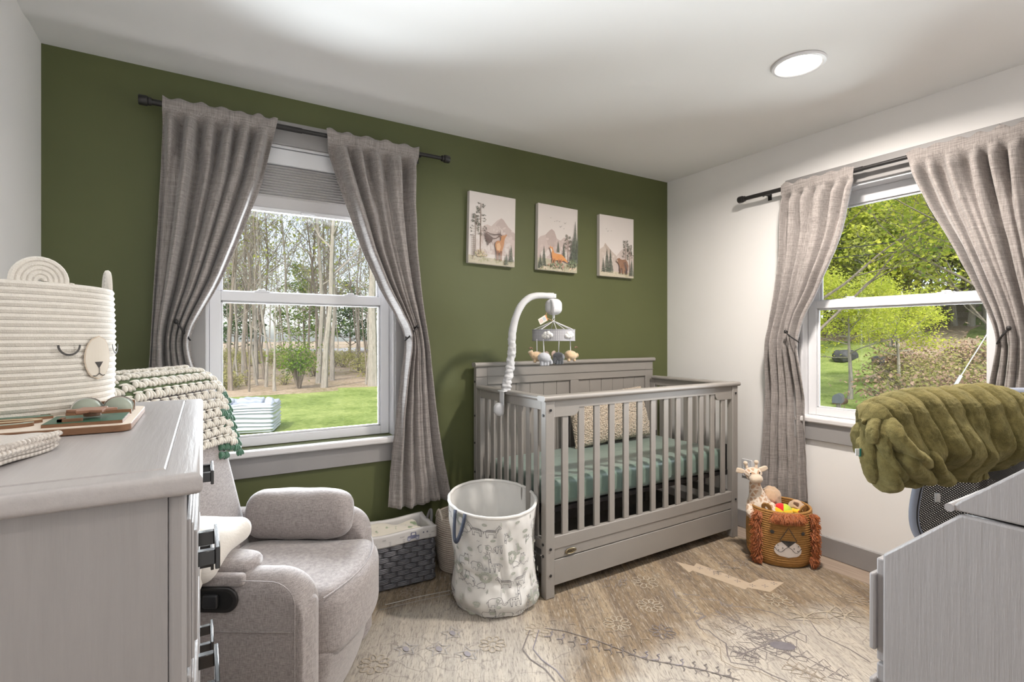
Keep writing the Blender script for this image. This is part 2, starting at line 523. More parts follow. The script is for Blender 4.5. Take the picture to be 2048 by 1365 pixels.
# ------------------------------------------------------------------ painted / printed / stitched detail: thin coloured shapes laid on a surface
def ink_mat(name, rough=.8):
    m, nt, b = new_mat(name)
    a = N(nt, 'ShaderNodeAttribute'); a.attribute_name = 'Col'
    n_ = tex(nt, coord(nt), 30, 3)
    nt.links.new(mixc(nt, mth(nt, 'MULTIPLY', n_, .3), a.outputs['Color'], mixc(nt, .5, a.outputs['Color'], (.8, .78, .75))), b.inputs['Base Color'])
    b.inputs['Roughness'].default_value = rough
    b.inputs['Specular IOR Level'].default_value = .2
    return m
INK = ink_mat('printed_ink')
class Art:
    def __init__(s, fn, step=.0001):
        s.fn, s.v, s.f, s.c, s.k, s.step = fn, [], [], [], 0, step
    def poly(s, pts, col, lift=None):
        s.k += 1
        h = s.k * s.step if lift is None else lift
        b = len(s.v)
        s.v += [s.fn(x, y, h) for x, y in pts]
        s.f.append(tuple(range(b, b + len(pts)))); s.c.append(col)
    def line(s, pts, wd, col, close=False, taper=None, lift=None):
        s.k += 1
        h = s.k * s.step if lift is None else lift
        P = [Vector(p) for p in pts]; n = len(P)
        L = []
        for i, p in enumerate(P):
            a = P[(i - 1) % n] if close or i else P[i]
            q = P[(i + 1) % n] if close or i < n - 1 else P[i]
            t = q - a
            t = t.normalized() if t.length > 1e-9 else Vector((1, 0))
            ww = wd / 2 * (1 if not taper else 1 + (taper - 1) * i / max(1, n - 1))
            L.append((p + Vector((-t.y, t.x)) * ww, p - Vector((-t.y, t.x)) * ww))
        b = len(s.v)
        for a, c in L:
            s.v += [s.fn(a.x, a.y, h), s.fn(c.x, c.y, h)]
        for i in range(n if close else n - 1):
            j = (i + 1) % n
            s.f.append((b + 2 * i, b + 2 * i + 1, b + 2 * j + 1, b + 2 * j)); s.c.append(col)
    def oval(s, cx, cy, rx, ry, col, n=14, rot=0, a0=0, a1=2 * pi, **k):
        s.poly([(cx + rx * cos(a) * cos(rot) - ry * sin(a) * sin(rot), cy + rx * cos(a) * sin(rot) + ry * sin(a) * cos(rot))
                for a in [a0 + (a1 - a0) * i / n for i in range(n if a1 - a0 > 6.2 else n + 1)]], col, **k)
    def ring(s, cx, cy, rx, ry, wd, col, n=16, a0=0, a1=2 * pi, rot=0, **k):
        full = a1 - a0 > 6.2
        s.line([(cx + rx * cos(a) * cos(rot) - ry * sin(a) * sin(rot), cy + rx * cos(a) * sin(rot) + ry * sin(a) * cos(rot))
                for a in [a0 + (a1 - a0) * i / n for i in range(n if full else n + 1)]], wd, col, close=full, **k)
    def make(s, name, parent, m=None, label=None, fixn=None):
        me = bpy.data.meshes.new(name); me.from_pydata([tuple(p) for p in s.v], [], s.f)
        at_ = me.color_attributes.new('Col', 'FLOAT_COLOR', 'CORNER')
        buf = []
        for f, c in zip(s.f, s.c):
            buf += [c[0], c[1], c[2], 1.0] * len(f)
        at_.data.foreach_set('color', buf)
        me.materials.append(m or INK)
        o = bpy.data.objects.new(name, me); COL.objects.link(o)
        if parent is not None: o.parent = parent
        if label: o['label'] = label
        return o

# ------------------------------------------------------------------ crib
CRIBP = mat('crib_paint', (.285, .265, .245), .42, .03, 4, 220, .05, .001)
CL, CW = 1.478, .70
crib = thing('crib', 'grey slatted wooden crib with panelled headboard and drawer below', 'crib', (1.386, 1.988, .0095), radians(1.0))
def cp(name, mb, bevel=.003, **k): return part(name, mb, CRIBP, crib, bevel=bevel, **k)
PW = .052
for x in (0, CL - PW):
    cp('leg', MB().box(x, x + PW, 0, .04, 0, .938))
# cap rails
def rail_prof(w0, w1, z0, z1, r=.012):
    pts = []
    for cx_, cz_, a0 in ((w1 - r, z1 - r, 0), (w0 + r, z1 - r, pi / 2), (w0 + r, z0 + r, pi), (w1 - r, z0 + r, 3 * pi / 2)):
        for i in range(6): pts.append((cx_ + r * cos(a0 + pi / 2 * i / 5), cz_ + r * sin(a0 + pi / 2 * i / 5)))
    return pts
cap = MB().prism(rail_prof(-.012, .052, .938, .964), -.014, CL + .012, 'x')
cp('top_rail', cap, 0)
for x, nm in ((0, 'side_rail'), (CL, 'side_rail')):
    cap = MB().prism(rail_prof(x - .014 if x == 0 else x - .045, x + .045 if x == 0 else x + .012, .938, .962), .05, CW - .03, 'y')
    cp(nm, cap, 0)
# front frame: upper board with curved brackets
z_r, z_b = .897, .858
def arch(x0, x1):
    pts = [(x0, .938), (x1, .938)]
    pts += [(x1, z_b)]
    rr = .04; xx = x1 - .118
    for i in range(7):
        a = pi / 2 * i / 6
        pts.append((xx - rr * 0 - rr * sin(a) if False else xx - rr * sin(a) , z_b + (z_r - z_b) * (1 - cos(a))))
    xl = x0 + .118
    for i in range(7):
        a = pi / 2 * (6 - i) / 6
        pts.append((xl + rr * sin(a), z_b + (z_r - z_b) * (1 - cos(a))))
    pts.append((x0, z_b))
    return pts
cp('front_rail', MB().prism(arch(PW, CL - PW), .008, .03), .0015)
cp('lower_rail', MB().box(PW, CL - PW, .006, .034, .225, .285).box(PW, CL - PW, .010, .03, .176, .226))
nS = 13
for i in range(nS):
    x = PW + .056 + (CL - 2 * PW - .112 - .037) * i / (nS - 1)
    cp('slat', MB().box(x, x + .037, .012, .026, .283, z_b + .003 if i in (0, nS - 1) else z_r + .003), .003)
# drawer below
dr = cp('drawer', MB().box(PW + .003, CL - PW - .003, .008, .03, .052, .172).box(PW + .01, CL - PW - .01, .03, CW - .06, .06, .07)
        .box(PW + .01, PW + .024, .03, CW - .06, .07, .15).box(CL - PW - .024, CL - PW - .01, .03, CW - .06, .07, .15), .002)
# side frames
for x0, x1 in ((0.002, .03), (CL - .03, CL - .002)):
    cp('side_frame', MB().box(x0, x1, .04, CW - .05, .893, .94).box(x0, x1, .04, CW - .05, .225, .275).box(x0, x1, CW - .05, CW - .005, 0, .94))
    n2 = 8
    for i in range(n2):
        y = .082 + (CW - .05 - .082 - .072) * i / (n2 - 1)
        cp('slat', MB().box(x0 + .008, x1 - .008, y, y + .036, .273, .896), .003)
# headboard
hy0, hy1 = CW - .004, CW + .028
hb = MB()
hb.box(0, .075, hy0, hy1, 0, 1.066); hb.box(CL - .075, CL, hy0, hy1, 0, 1.066)
hb.box(.075, CL - .075, hy0, hy1, .96, 1.066); hb.box(.075, CL - .075, hy0, hy1, .25, .34)
hb.box(CL / 2 - .035, CL / 2 + .035, hy0, hy1, .34, .96)
hb.box(.0, CL, hy0 - .006, hy0, 1.008, 1.012)
cp('headboard', hb, .004)
pn = MB()
for a, b_ in ((.075, CL / 2 - .035), (CL / 2 + .035, CL - .075)):
    k = 6; wv = (b_ - a) / k
    for i in range(k):
        pn.box(a + wv * i + .0015, a + wv * (i + 1) - .0015, hy0 + .012, hy0 + .02, .34, .96)
    pn.box(a, b_, hy0 + .017, hy0 + .02, .34, .96)
cp('headboard_panel', pn, .0012)
cp('headboard_cap', MB().prism(rail_prof(hy0 - .016, hy1 + .002, 1.066, 1.094), -.012, CL + .012, 'x'), 0)
# screws
for p, ax_ in [(q, 'X') for q in ((.026, -.001, .895), (.026, -.001, .235), (.026, -.001, .11), (CL - .026, -.001, .895), (CL - .026, -.001, .235))] + \
        [(q, 'Y') for q in ((-.0005, .02, .87), (-.0005, .02, .2), (-.0005, .02, .255), (-.0, CW + .01, .62), (-.0, CW + .01, .45), (-.0, CW + .01, .98), (-.0, CW + .01, .78))]:
    part('screw_cover', MB().lathe([(0, 0), (.0055, 0), (.0065, .002), (.0065, .004), (0, .004)], 14, T(*p) @ Matrix.Rotation(pi / 2 if ax_ == 'X' else -pi / 2, 4, ax_)), DARK, crib)
# oval maker's plate
BRASS = mat('antique_brass', (.30, .25, .16), .35, metal=1)
pl = MB().lathe([(0, .003), (.026, .003), (.030, .0045), (.034, .003), (.035, 0)], 32, T(.205 - .052 + .0, .0055, .20) @ Matrix.Rotation(pi / 2, 4, 'X'), squash=(1.0, .42))
pt = part('name_plate', pl, BRASS, crib, label='small oval brass plate with the maker\'s lettering')
def text_mesh(name, body, size, m, parent, M, depth=.0006, label=None):
    c = bpy.data.curves.new(name, 'FONT'); c.body = body; c.size = size; c.align_x = 'CENTER'; c.align_y = 'CENTER'; c.extrude = depth
    o = bpy.data.objects.new(name + '_t', c); COL.objects.link(o)
    dg = bpy.context.evaluated_depsgraph_get()
    me = bpy.data.meshes.new_from_object(o.evaluated_get(dg))
    me.name = name
    bpy.data.objects.remove(o)
    me.materials.clear(); me.materials.append(m)
    q = bpy.data.objects.new(name, me); COL.objects.link(q); q.parent = parent; q.matrix_local = M
    return q
text_mesh('lettering', 'GRACO', .016, DARK, pt, T(.153, .0022, .2) @ Matrix.Rotation(pi / 2, 4, 'X'))
# brackets under the mattress
br_ = MB()
br_.box(.04, CL - .04, .05, .075, .385, .405); br_.box(.04, CL - .04, CW - .08, CW - .055, .385, .405)
for i in range(7):
    x = .08 + (CL - .2) * i / 6; br_.box(x, x + .02, .06, CW - .06, .388, .398)
for x in (.035, CL - .06):
    br_.box(x, x + .022, .045, CW - .06, .38, .41)
    for y in (.05, CW - .075): br_.box(x + (0 if x < .5 else .019), x + (.003 if x < .5 else .022), y, y + .022, .38, .57)
part('mattress_support', br_, BLACK, crib)

# mattress in green sheet
SHEET = mat('green_sheet', (.135, .20, .165), .38, .05, 6, 30, .12, .01, sheen=.4)
mm = MB()
def mfn(u, p):
    k = noise.noise(Vector((p.x * 5, p.y * 5, p.z * 3))) * .004
    wr = .006 * sin(p.x * 60 + 4 * noise.noise(Vector((p.x * 9, 0, p.y)))) * max(0, 1 - abs(u[2] + .5) * 1.2) * (1 if abs(u[1]) > .9 or abs(u[0]) > .95 else 0)
    return (p.x, p.y + (wr if u[1] > 0 else -wr) if abs(u[1]) > .9 else p.y, p.z + k)
mm.rbox((0, 0, .0675), (CL - .09, CW - .115, .135), .035, 5, 40, mfn)
whole('mattress', mm, SHEET, 'crib mattress under a smooth dusty green fitted sheet', 'mattress', (1.386 + CL / 2 - .006, 1.988 + .355, .416), radians(1.0))

# boucle cushion leaning on the headboard
BOU = None
m, nt, b = new_mat('boucle')
vo = N(nt, 'ShaderNodeTexVoronoi'); vo.inputs['Scale'].default_value = 95; nt.links.new(coord(nt), vo.inputs['Vector'])
c_ = ramp(nt, vo.outputs['Distance'], [(.05, (.72, .62, .50)), (.7, (.46, .37, .28))])
nt.links.new(c_, b.inputs['Base Color']); b.inputs['Roughness'].default_value = .95; b.inputs['Sheen Weight'].default_value = .4
bump(nt, b, mth(nt, 'MULTIPLY', vo.outputs['Distance'], -1), .9, .012)
BOU = m
pc = MB()
def puff(w, h, t, nu=90, nv=60, seed=1, rag=.006):
    mb = MB()
    for sgn in (1, -1):
        def fn(u, v, sgn=sgn):
            a, b_ = 2 * u - 1, 2 * v - 1
            e = (1 - abs(a) ** 3.2) ** .45 * (1 - abs(b_) ** 3.2) ** .45 if abs(a) < 1 and abs(b_) < 1 else 0
            x = a * w / 2 * (1 - .06 * (1 - abs(b_)) ** 2 * 0 - .05 * (b_ * b_ < 0))
            x = a * w / 2 * (1 - .05 * (1 - b_ * b_)); z = b_ * h / 2 * (1 - .05 * (1 - a * a))
            k = 1 if 0 < e else 0
            dn = noise.noise(Vector((x * 70 + seed, z * 70, sgn * 3.))) * rag
            return (x + dn * .7, sgn * (t / 2 * e + (dn if e > .1 else 0)), z + dn * .7)
        mb.grid(fn, nu, nv)
        if sgn > 0:
            k = len(mb.f)
    n = (nu + 1) * (nv + 1)
    mb.f = [f if i < nu * nv else f[::-1] for i, f in enumerate(mb.f)]
    return mb
pw = puff(.68, .345, .13, 110, 70)
pil = whole('pillow', pw, BOU, 'fluffy cream boucle pillow leaning on the crib headboard', 'pillow', (2.33, 2.592, .728), radians(1))
pil.rotation_euler = (radians(-16), radians(-2), radians(1))

# ------------------------------------------------------------------ curtain rods and curtains
CUR = fabric('curtain_linen', (.185, .165, .158), (.40, .362, .342), s=330, slub=14, sheen=.3)
def top_(z, rodz): return smooth(rodz - .35, rodz - .05, z)
def smooth(a, b_, t):
    t = max(0, min(1, (t - a) / (b_ - a))); return t * t * (3 - 2 * t)
def interp(tab, z):
    if z >= tab[0][0]: return tab[0][1:]
    for a, b_ in zip(tab, tab[1:]):
        if z >= b_[0]:
            t = (a[0] - z) / (a[0] - b_[0]); s_ = t
            return tuple(p + (q - p) * s_ for p, q in zip(a[1:], b_[1:]))
    return tab[-1][1:]
def curtain(label, group, M, tab, z0, z1, nf, seed, side, tie, yo=-.078, rodz=2.27, bot=.0):
    """tab rows: z, left, right (local x).  local y: negative = into the room.  side=+1 gathered towards the right end, -1 left"""
    rnd = random.Random(seed)
    ph = [rnd.uniform(0, 6.28) for _ in range(6)]
    nu, nv = 150, 110
    zt = tie
    xs = [r[0] for r in tab]
    # smooth the table
    def edges(z):
        a = [interp(tab, z + d) for d in (-.05, -.025, 0, .025, .05)]
        if z > tab[0][0] - .06 or z < tab[-1][0] + .06: return interp(tab, z)
        return tuple(sum(q[i] for q in a) / 5 for i in (0, 1))
    mb = MB()
    def fn(u, v):
        z = z1 + (z0 - z1) * v
        xl, xr = edges(z)
        wdt = xr - xl
        near = exp(-((z - zt) / .10) ** 2)           # close to the tie-back
        below = smooth(zt, zt - .35, z)
        # spacing of folds: uneven, and pulled towards the tie side
        uu = u + .05 * sin(2 * pi * u + ph[0]) + .022 * sin(2 * pi * u * 3 + ph[1])
        uu = uu - (.05 * sin(ph[0]) + .022 * sin(ph[1])) * 1.0
        s_ = uu if side > 0 else 1 - uu
        gather = .55 * near + .15 * (1 - smooth(rodz - .9, rodz - .1, z)) * (1 - below)
        s2 = s_ ** (1 + gather * .0) 
        x = xl + wdt * (s2 if side > 0 else 1 - s2)
        wv = noise.noise(Vector((uu * 3.1, z * .35, seed + 7.)))
        fold = sin(2 * pi * nf * uu + ph[2] + 1.9 * wv + .5 * sin(1.1 * z + ph[3]))
        nfold = noise.noise(Vector((uu * nf * 1.15, z * .22 + 3, seed * 1.7))) * 1.5
        fold = fold * (.42 + .58 * top_(z, rodz)) + nfold * (.75 - .55 * top_(z, rodz))
        fold = max(-1.15, min(1.15, fold))
        fold2 = sin(2 * pi * nf * 2.17 * uu + ph[4] + z)
        sharp = fold * (1 - .35 * fold * fold * 0) 
        sharp = math.copysign(min(1.1, abs(fold)) ** .8, fold)
        top = smooth(rodz - .10, rodz - .02, z)
        amp = .015 + .033 * (1 - top)
        amp = amp * (1 - .25 * below) + .008 * near
        y = yo + sharp * amp * (1 - .35 * top) + fold2 * .006 * (1 - top)
        # soft creases that run towards the tie
        if z > zt:
            y -= .028 * exp(-((s_ - .80) / .13) ** 2) * smooth(rodz - .2, zt + .1, z)
        else:
            y -= .012 * exp(-((s_ - .8) / .2) ** 2) * (1 - below)
        # header ruffle pinched on the rod
        if abs(z - rodz) < .03:
            k = 1 - abs(z - rodz) / .03
            y = y * (1 - .0 * k)
        y += .010 * noise.noise(Vector((x * 9, z * 5, seed))) + .004 * noise.noise(Vector((x * 26, z * 14, seed)))
        hdr = (.010 * sin(2 * pi * nf * uu + ph[2]) + .016 * noise.noise(Vector((uu * nf * 1.7, 4, seed)))) * top
        y += bot * below
        y = min(y, -.014)
        if top > 0: y = min(y, -.0885 + (1 - top) * .08)
        return (x, y, z + hdr * .6 * smooth(z1 - .12, z1, z) + (.010 * sin(uu * 9 + ph[5]) * smooth(z0 + .25, z0, z)))
    mb.grid(fn, nu, nv)
    root = bpy.data.objects.new('curtain', None); COL.objects.link(root)
    root.matrix_world = M; tag(root, label, 'curtain', group)
    part('cloth', mb, CUR, root, solid=.0022, ang=180)
    # rod pocket stitching line: a thin raised seam below the rod
    st = MB()
    row = [fn(i / nu, (z1 - (rodz - .075)) / (z1 - z0)) for i in range(nu + 1)]
    st.tube([(p[0], p[1] - .0015, p[2]) for p in row], .0011, 4)
    part('pocket_seam', st, CUR, root)
    return root, fn

def rod(label, M, x0, x1, z, y=-.074):
    t = bpy.data.objects.new('curtain_rod', None); COL.objects.link(t); t.matrix_world = M @ T(x0, y, z)
    tag(t, label, 'curtain rod')
    L = x1 - x0
    mb = MB().tube([(.0, 0, 0), (L, 0, 0)], .0105, 16).tube([(.0, 0, 0), (L * .45, 0, 0)], .0128, 16)
    part('pole', mb, BLACK, t)
    for s_, x in ((-1, 0), (1, L)):
        f = MB().lathe([(0, -.002), (.0165, -.002), (.0175, .002), (.0175, .008), (.016, .010), (.020, .012), (.0215, .016), (.0215, .040), (.019, .044), (0, .044)], 28,
                       T(x, 0, 0) @ Matrix.Rotation(s_ * pi / 2, 4, 'Y'))
        part('finial', f, BLACK, t)
        xb = x + (-s_) * .125
        bk = MB().box(xb - .006, xb + .006, 0.008, -y - .003, -.006, .004).box(xb - .012, xb + .012, -y - .004, -y, -.03, .03)
        bk.tube([(xb, .0, -.014), (xb, .010, -.012), (xb, .014, 0)], .004, 8)
        part('bracket', bk, BLACK, t)
    return t
rod('black curtain rod across the window of the olive wall', T(0, D, 0), -.19, 1.155, 2.262)
rod('black curtain rod across the window of the white wall', T(RX, 0, 0) @ RZ(-pi / 2), -2.045, -.52, 2.142)

YR = D - .085
def rows(px, fixed):
    """px: list of (photo y approx world z, left px x, right px x) measured; turned into wall coordinates"""
    out = []
    for z, xl, xr in px:
        def solve(x):
            l = (x - 1024) / F
            if fixed[0] == 'y':
                return fixed[1] * (cs + l * cc) / (cc - l * cs)
            return -(fixed[1] * (cc - l * cs) / (cs + l * cc))
        a, b_ = solve(xl), solve(xr)
        out.append((z, a, b_))
    return out
tabA = rows([(2.30, 325, 557), (2.0, 321, 528), (1.7, 313, 478), (1.5, 307, 440), (1.36, 303, 402), (1.27, 301, 379), (1.2, 299, 378), (1.1, 296, 392), (.95, 292, 416), (.8, 289, 430), (.36, 281, 436)], ('y', YR))
tabB = rows([(2.30, 652, 838), (2.2, 657, 837), (2.0, 684, 836), (1.7, 727, 838), (1.5, 763, 844), (1.36, 795, 849), (1.27, 812, 853), (1.2, 811, 857), (1.1, 806, 862), (.95, 799, 868), (.8, 792, 874), (.6, 784, 884), (.34, 777, 903)], ('y', YR))
MA = T(0, D, 0)
gA = 'curtains of the olive wall window'
cA, fA = curtain('grey linen curtain tied back at the left of the forest window', gA, MA, tabA, .34, 2.29, 6, 3, 1, 1.25)
cB, fB = curtain('grey linen curtain tied back between forest window and the deer picture', gA, MA, tabB, .335, 2.29, 5, 8, -1, 1.25)
tabC = rows([(2.17, 1563, 1709), (2.05, 1562, 1703), (1.85, 1560, 1686), (1.7, 1557, 1665), (1.5, 1549, 1630), (1.36, 1541, 1606), (1.27, 1536, 1598), (1.2, 1533, 1594), (1.1, 1530, 1598), (.8, 1524, 1603), (.27, 1515, 1611)], ('x', RX - .085))
tabD = rows([(2.17, 1812, 2075), (2.05, 1826, 2078), (1.85, 1862, 2082), (1.7, 1898, 2086), (1.5, 1944, 2094), (1.36, 1976, 2100), (1.27, 1993, 2104), (1.2, 1994, 2108), (1.1, 1982, 2112), (.9, 1965, 2120), (.27, 1950, 2150)], ('x', RX - .085))
MC = T(RX, 0, 0) @ RZ(-pi / 2)
gC = 'curtains of the white wall window'
cC, fC = curtain('grey linen curtain hanging behind the lion basket', gC, MC, tabC, .265, 2.165, 5, 5, 1, 1.225, rodz=2.142, yo=-.075, bot=.038)
cD, fD = curtain('grey linen curtain rising behind the green throw at the photo edge', gC, MC, tabD, .265, 2.165, 6, 12, -1, 1.225, rodz=2.142)
# tie-back cords: looped around the gathered cloth, hooked to a small knob
def tieback(label, M, xk, xc, zk, zc, knobx):
    t = bpy.data.objects.new('curtain_tieback', None); COL.objects.link(t); t.matrix_world = M @ T(xk, -.125, zk)
    tag(t, label, 'curtain tieback', 'black curtain tiebacks')
    dx, dz = xc - xk, zc - zk
    loop = [(dx * u, -.012 * sin(pi * u) + .012 * u, dz * u) for u in [i / 8 for i in range(9)]]
    back = [(dx * (1 - u) + (-.0) * u, .012 + .05 * sin(pi * u) , dz * (1 - u)) for u in [i / 8 for i in range(1, 9)]]
    part('cord', MB().tube(loop + back, .0042, 8), BLACK, t)
    part('knot', MB().ball((0, -.002, 0), (.009, .009, .011)), BLACK, t)
    return t
def ux(px, M2=False):
    l = (px - 1024) / F
    return (D - .125) * (cs + l * cc) / (cc - l * cs) if not M2 else -((RX - .125) * (cc - l * cs) / (cs + l * cc))
tieback('black tieback cord on the curtain left of the forest window', T(0, D, 0), ux(352), ux(380), 1.32, 1.24, 0)
tieback('black tieback cord on the curtain right of the forest window', T(0, D, 0), ux(835), ux(812), 1.31, 1.235, 0)
tieback('black tieback cord on the curtain above the lion basket', MC, ux(1571, 1), ux(1595, 1), 1.285, 1.225, 0)
tieback('black tieback cord on the curtain near the photo\'s right edge', MC, ux(2018, 1), ux(1992, 1), 1.29, 1.225, 0)
# ------------------------------------------------------------------ three woodland canvases
CANV = mat('canvas_white', (.66, .61, .58), .85, .01, 4, 700, .12, .001)
def R1(seed): return random.Random(seed)
INKD = (.045, .055, .04); PINEC = (.07, .09, .06); BARK = (.17, .105, .07); MTN = (.47, .39, .36); MTN2 = (.38, .30, .28)
def pine_tall(a, x, y0, h, rnd, w=.004):
    """bare-trunk scots pine with tufts near the top"""
    a.line([(x, y0), (x + .001, y0 + h * .5), (x - .001, y0 + h)], w, BARK, taper=.4)
    for i in range(26):
        t = .45 + .55 * (i / 26) ** .8
        yy = y0 + h * t; L = (.036 * (1.25 - t) + .012) * rnd.uniform(.6, 1.2) * (h / .3) ** .5
        s_ = rnd.choice((-1, 1))
        a.line([(x, yy), (x + s_ * L * .6, yy + .002), (x + s_ * L, yy + rnd.uniform(-.004, .006))], .0011, BARK)
        for k in range(3):
            a.oval(x + s_ * L * rnd.uniform(.5, 1.1), yy + rnd.uniform(-.002, .007), .0036, .0022, rnd.choice((PINEC, INKD, (.12, .12, .08))), 6)
def fir(a, x, y0, h, rnd, col=PINEC, wd=.38):
    a.line([(x, y0), (x, y0 + h)], .0016, (.08, .06, .045))
    n_ = max(7, int(h / .008))
    for i in range(n_):
        t = i / n_; yy = y0 + h * (.06 + .94 * t); L = h * wd * .5 * (1 - t) ** .9 * rnd.uniform(.75, 1.15)
        for s_ in (-1, 1):
            c = rnd.choice((col, INKD, (.10, .125, .085)))
            a.poly([(x, yy + .005), (x + s_ * L, yy - .003), (x + s_ * L * .7, yy - .006), (x + s_ * L * .3, yy - .002), (x, yy - .003)], c)
def mountains(a, pts, col):
    a.poly(pts, col)
def canvas(label, x, z, rot, draw):
    t = thing('canvas_picture', label, 'picture', (x, D - .016, z), 0, None)
    t.rotation_euler = (0, radians(rot), 0)
    part('stretcher', MB().box(-.16, .16, -.016, .015, -.2135, .2135), CANV, t, bevel=.002)
    a = Art(lambda u, v, h: (max(-.1595, min(.1595, u)), -.0162 - h, max(-.213, min(.213, v))), .000025)
    draw(a)
    a.make('painting', t)
def birds(a, pts):
    for x, y, s_ in pts:
        a.line([(x - s_, y + s_ * .5), (x, y), (x + s_ * .8, y + s_ * .9)], .0016, (.2, .17, .16))
        a.line([(x - s_ * .5, y - s_ * .2), (x, y)], .0018, (.16, .14, .13))
def ground(a, y0, y1, col=(.42, .38, .27)):
    a.poly([(-.1595, -.213), (.1595, -.213), (.1595, y1), (.05, (y0 + y1) / 2 - .004), (-.06, y0), (-.1595, y0 + .004)], col)
def wash(a, rnd, n_, x0, x1, y0, y1, cols, s0=.006, s1=.02):
    for i in range(n_):
        a.oval(max(-.14, min(.14, rnd.uniform(x0, x1))), rnd.uniform(y0, y1), rnd.uniform(s0, s1), rnd.uniform(s0, s1) * .5, rnd.choice(cols), 9, rnd.uniform(0, 3))
def deer(a):
    r = R1(1)
    a.poly([(-.08, -.02), (-.06, .02), (-.035, .028), (-.01, .02), (.03, .06), (.06, .078), (.075, .07), (.11, .03), (.1595, -.005), (.1595, -.15), (-.08, -.15)], (.53, .44, .41))
    a.poly([(.02, .03), (.06, .078), (.075, .07), (.11, .03), (.1595, -.005), (.1595, -.05), (.09, -.02)], (.46, .37, .345))
    wash(a, r, 26, -.06, .14, -.08, .02, ((.56, .47, .44), (.50, .41, .38), (.60, .52, .49)))
    wash(a, r, 30, -.11, .14, -.165, -.08, ((.62, .56, .53), (.60, .53, .50)), .01, .03)
    ground(a, -.17, -.18, (.47, .43, .33))
    wash(a, r, 30, -.15, .15, -.20, -.18, ((.40, .38, .25), (.52, .46, .36), (.36, .34, .22)), .004, .016)
    pine_tall(a, -.083, -.15, .30, r, .0062); pine_tall(a, -.118, -.16, .24, r, .0045)
    for k in range(11):
        yy = -.17 + k * .0115
        a.line([(-.145, yy), (-.118, yy + .003)], .0015, BARK)
    a.line([(-.133, -.19), (-.131, -.055)], .003, BARK)
    for k in range(70):
        an = r.uniform(.2, 2.9); q = r.uniform(.01, .048)
        a.oval(-.085 + q * cos(an), -.175 + q * sin(an) * .9, .006, .003, r.choice(((.50, .43, .28), (.60, .52, .38), (.33, .31, .17), (.42, .30, .2))), 7, an)
    # stag seen from behind, head turned back over the shoulder
    fur, fd, fl = (.46, .22, .10), (.24, .11, .065), (.62, .38, .22)
    a.poly([(.018, -.075), (.034, -.062), (.048, -.066), (.056, -.052), (.062, -.045), (.074, -.052), (.078, -.075), (.072, -.10), (.064, -.125), (.055, -.135), (.03, -.138), (.02, -.115), (.014, -.095)], fur)
    a.poly([(.056, -.06), (.055, -.035), (.06, -.028), (.08, -.026), (.094, -.018), (.097, -.024), (.088, -.034), (.08, -.05), (.076, -.075), (.062, -.08)], fur)
    a.poly([(.024, -.085), (.045, -.075), (.055, -.10), (.045, -.125), (.028, -.12)], fl)
    for x0 in (.028, .036, .052, .060):
        a.poly([(x0 - .005, -.125), (x0 + .005, -.125), (x0 + .0025, -.16), (x0 + .003, -.183), (x0 - .002, -.183), (x0 - .0015, -.16)], fd)
    ant = (.13, .085, .075)
    a.line([(.062, -.03), (.045, -.034), (.02, -.052), (-.005, -.054), (-.03, -.075), (-.036, -.10)], .006, ant)
    a.line([(.058, -.028), (.04, -.024), (.01, -.03), (-.02, -.028), (-.045, -.02)], .005, ant)
    a.poly([(-.055, -.02), (-.03, -.035), (.0, -.05), (-.008, -.075), (-.03, -.088), (-.045, -.07), (-.05, -.045)], ant)
    for px_, py_ in ((-.062, -.004), (-.068, -.02), (-.07, -.04), (-.06, -.062), (-.055, -.08), (-.04, -.098), (-.018, -.092), (-.004, -.084)):
        a.line([(-.03, -.055), ((px_ - .03) / 2 - .002, (py_ - .055) / 2), (px_, py_)], .005, ant, taper=.3)
    for px_, py_ in ((.035, -.008), (.045, .004), (.052, .014), (.03, -.018)):
        a.line([(.052, -.03), (px_, py_)], .0032, ant, taper=.4)
    a.oval(.05, -.034, .008, .004, fd, 8)
    fir(a, .095, -.205, .07, r, wd=.55); fir(a, .128, -.185, .105, r, wd=.4)
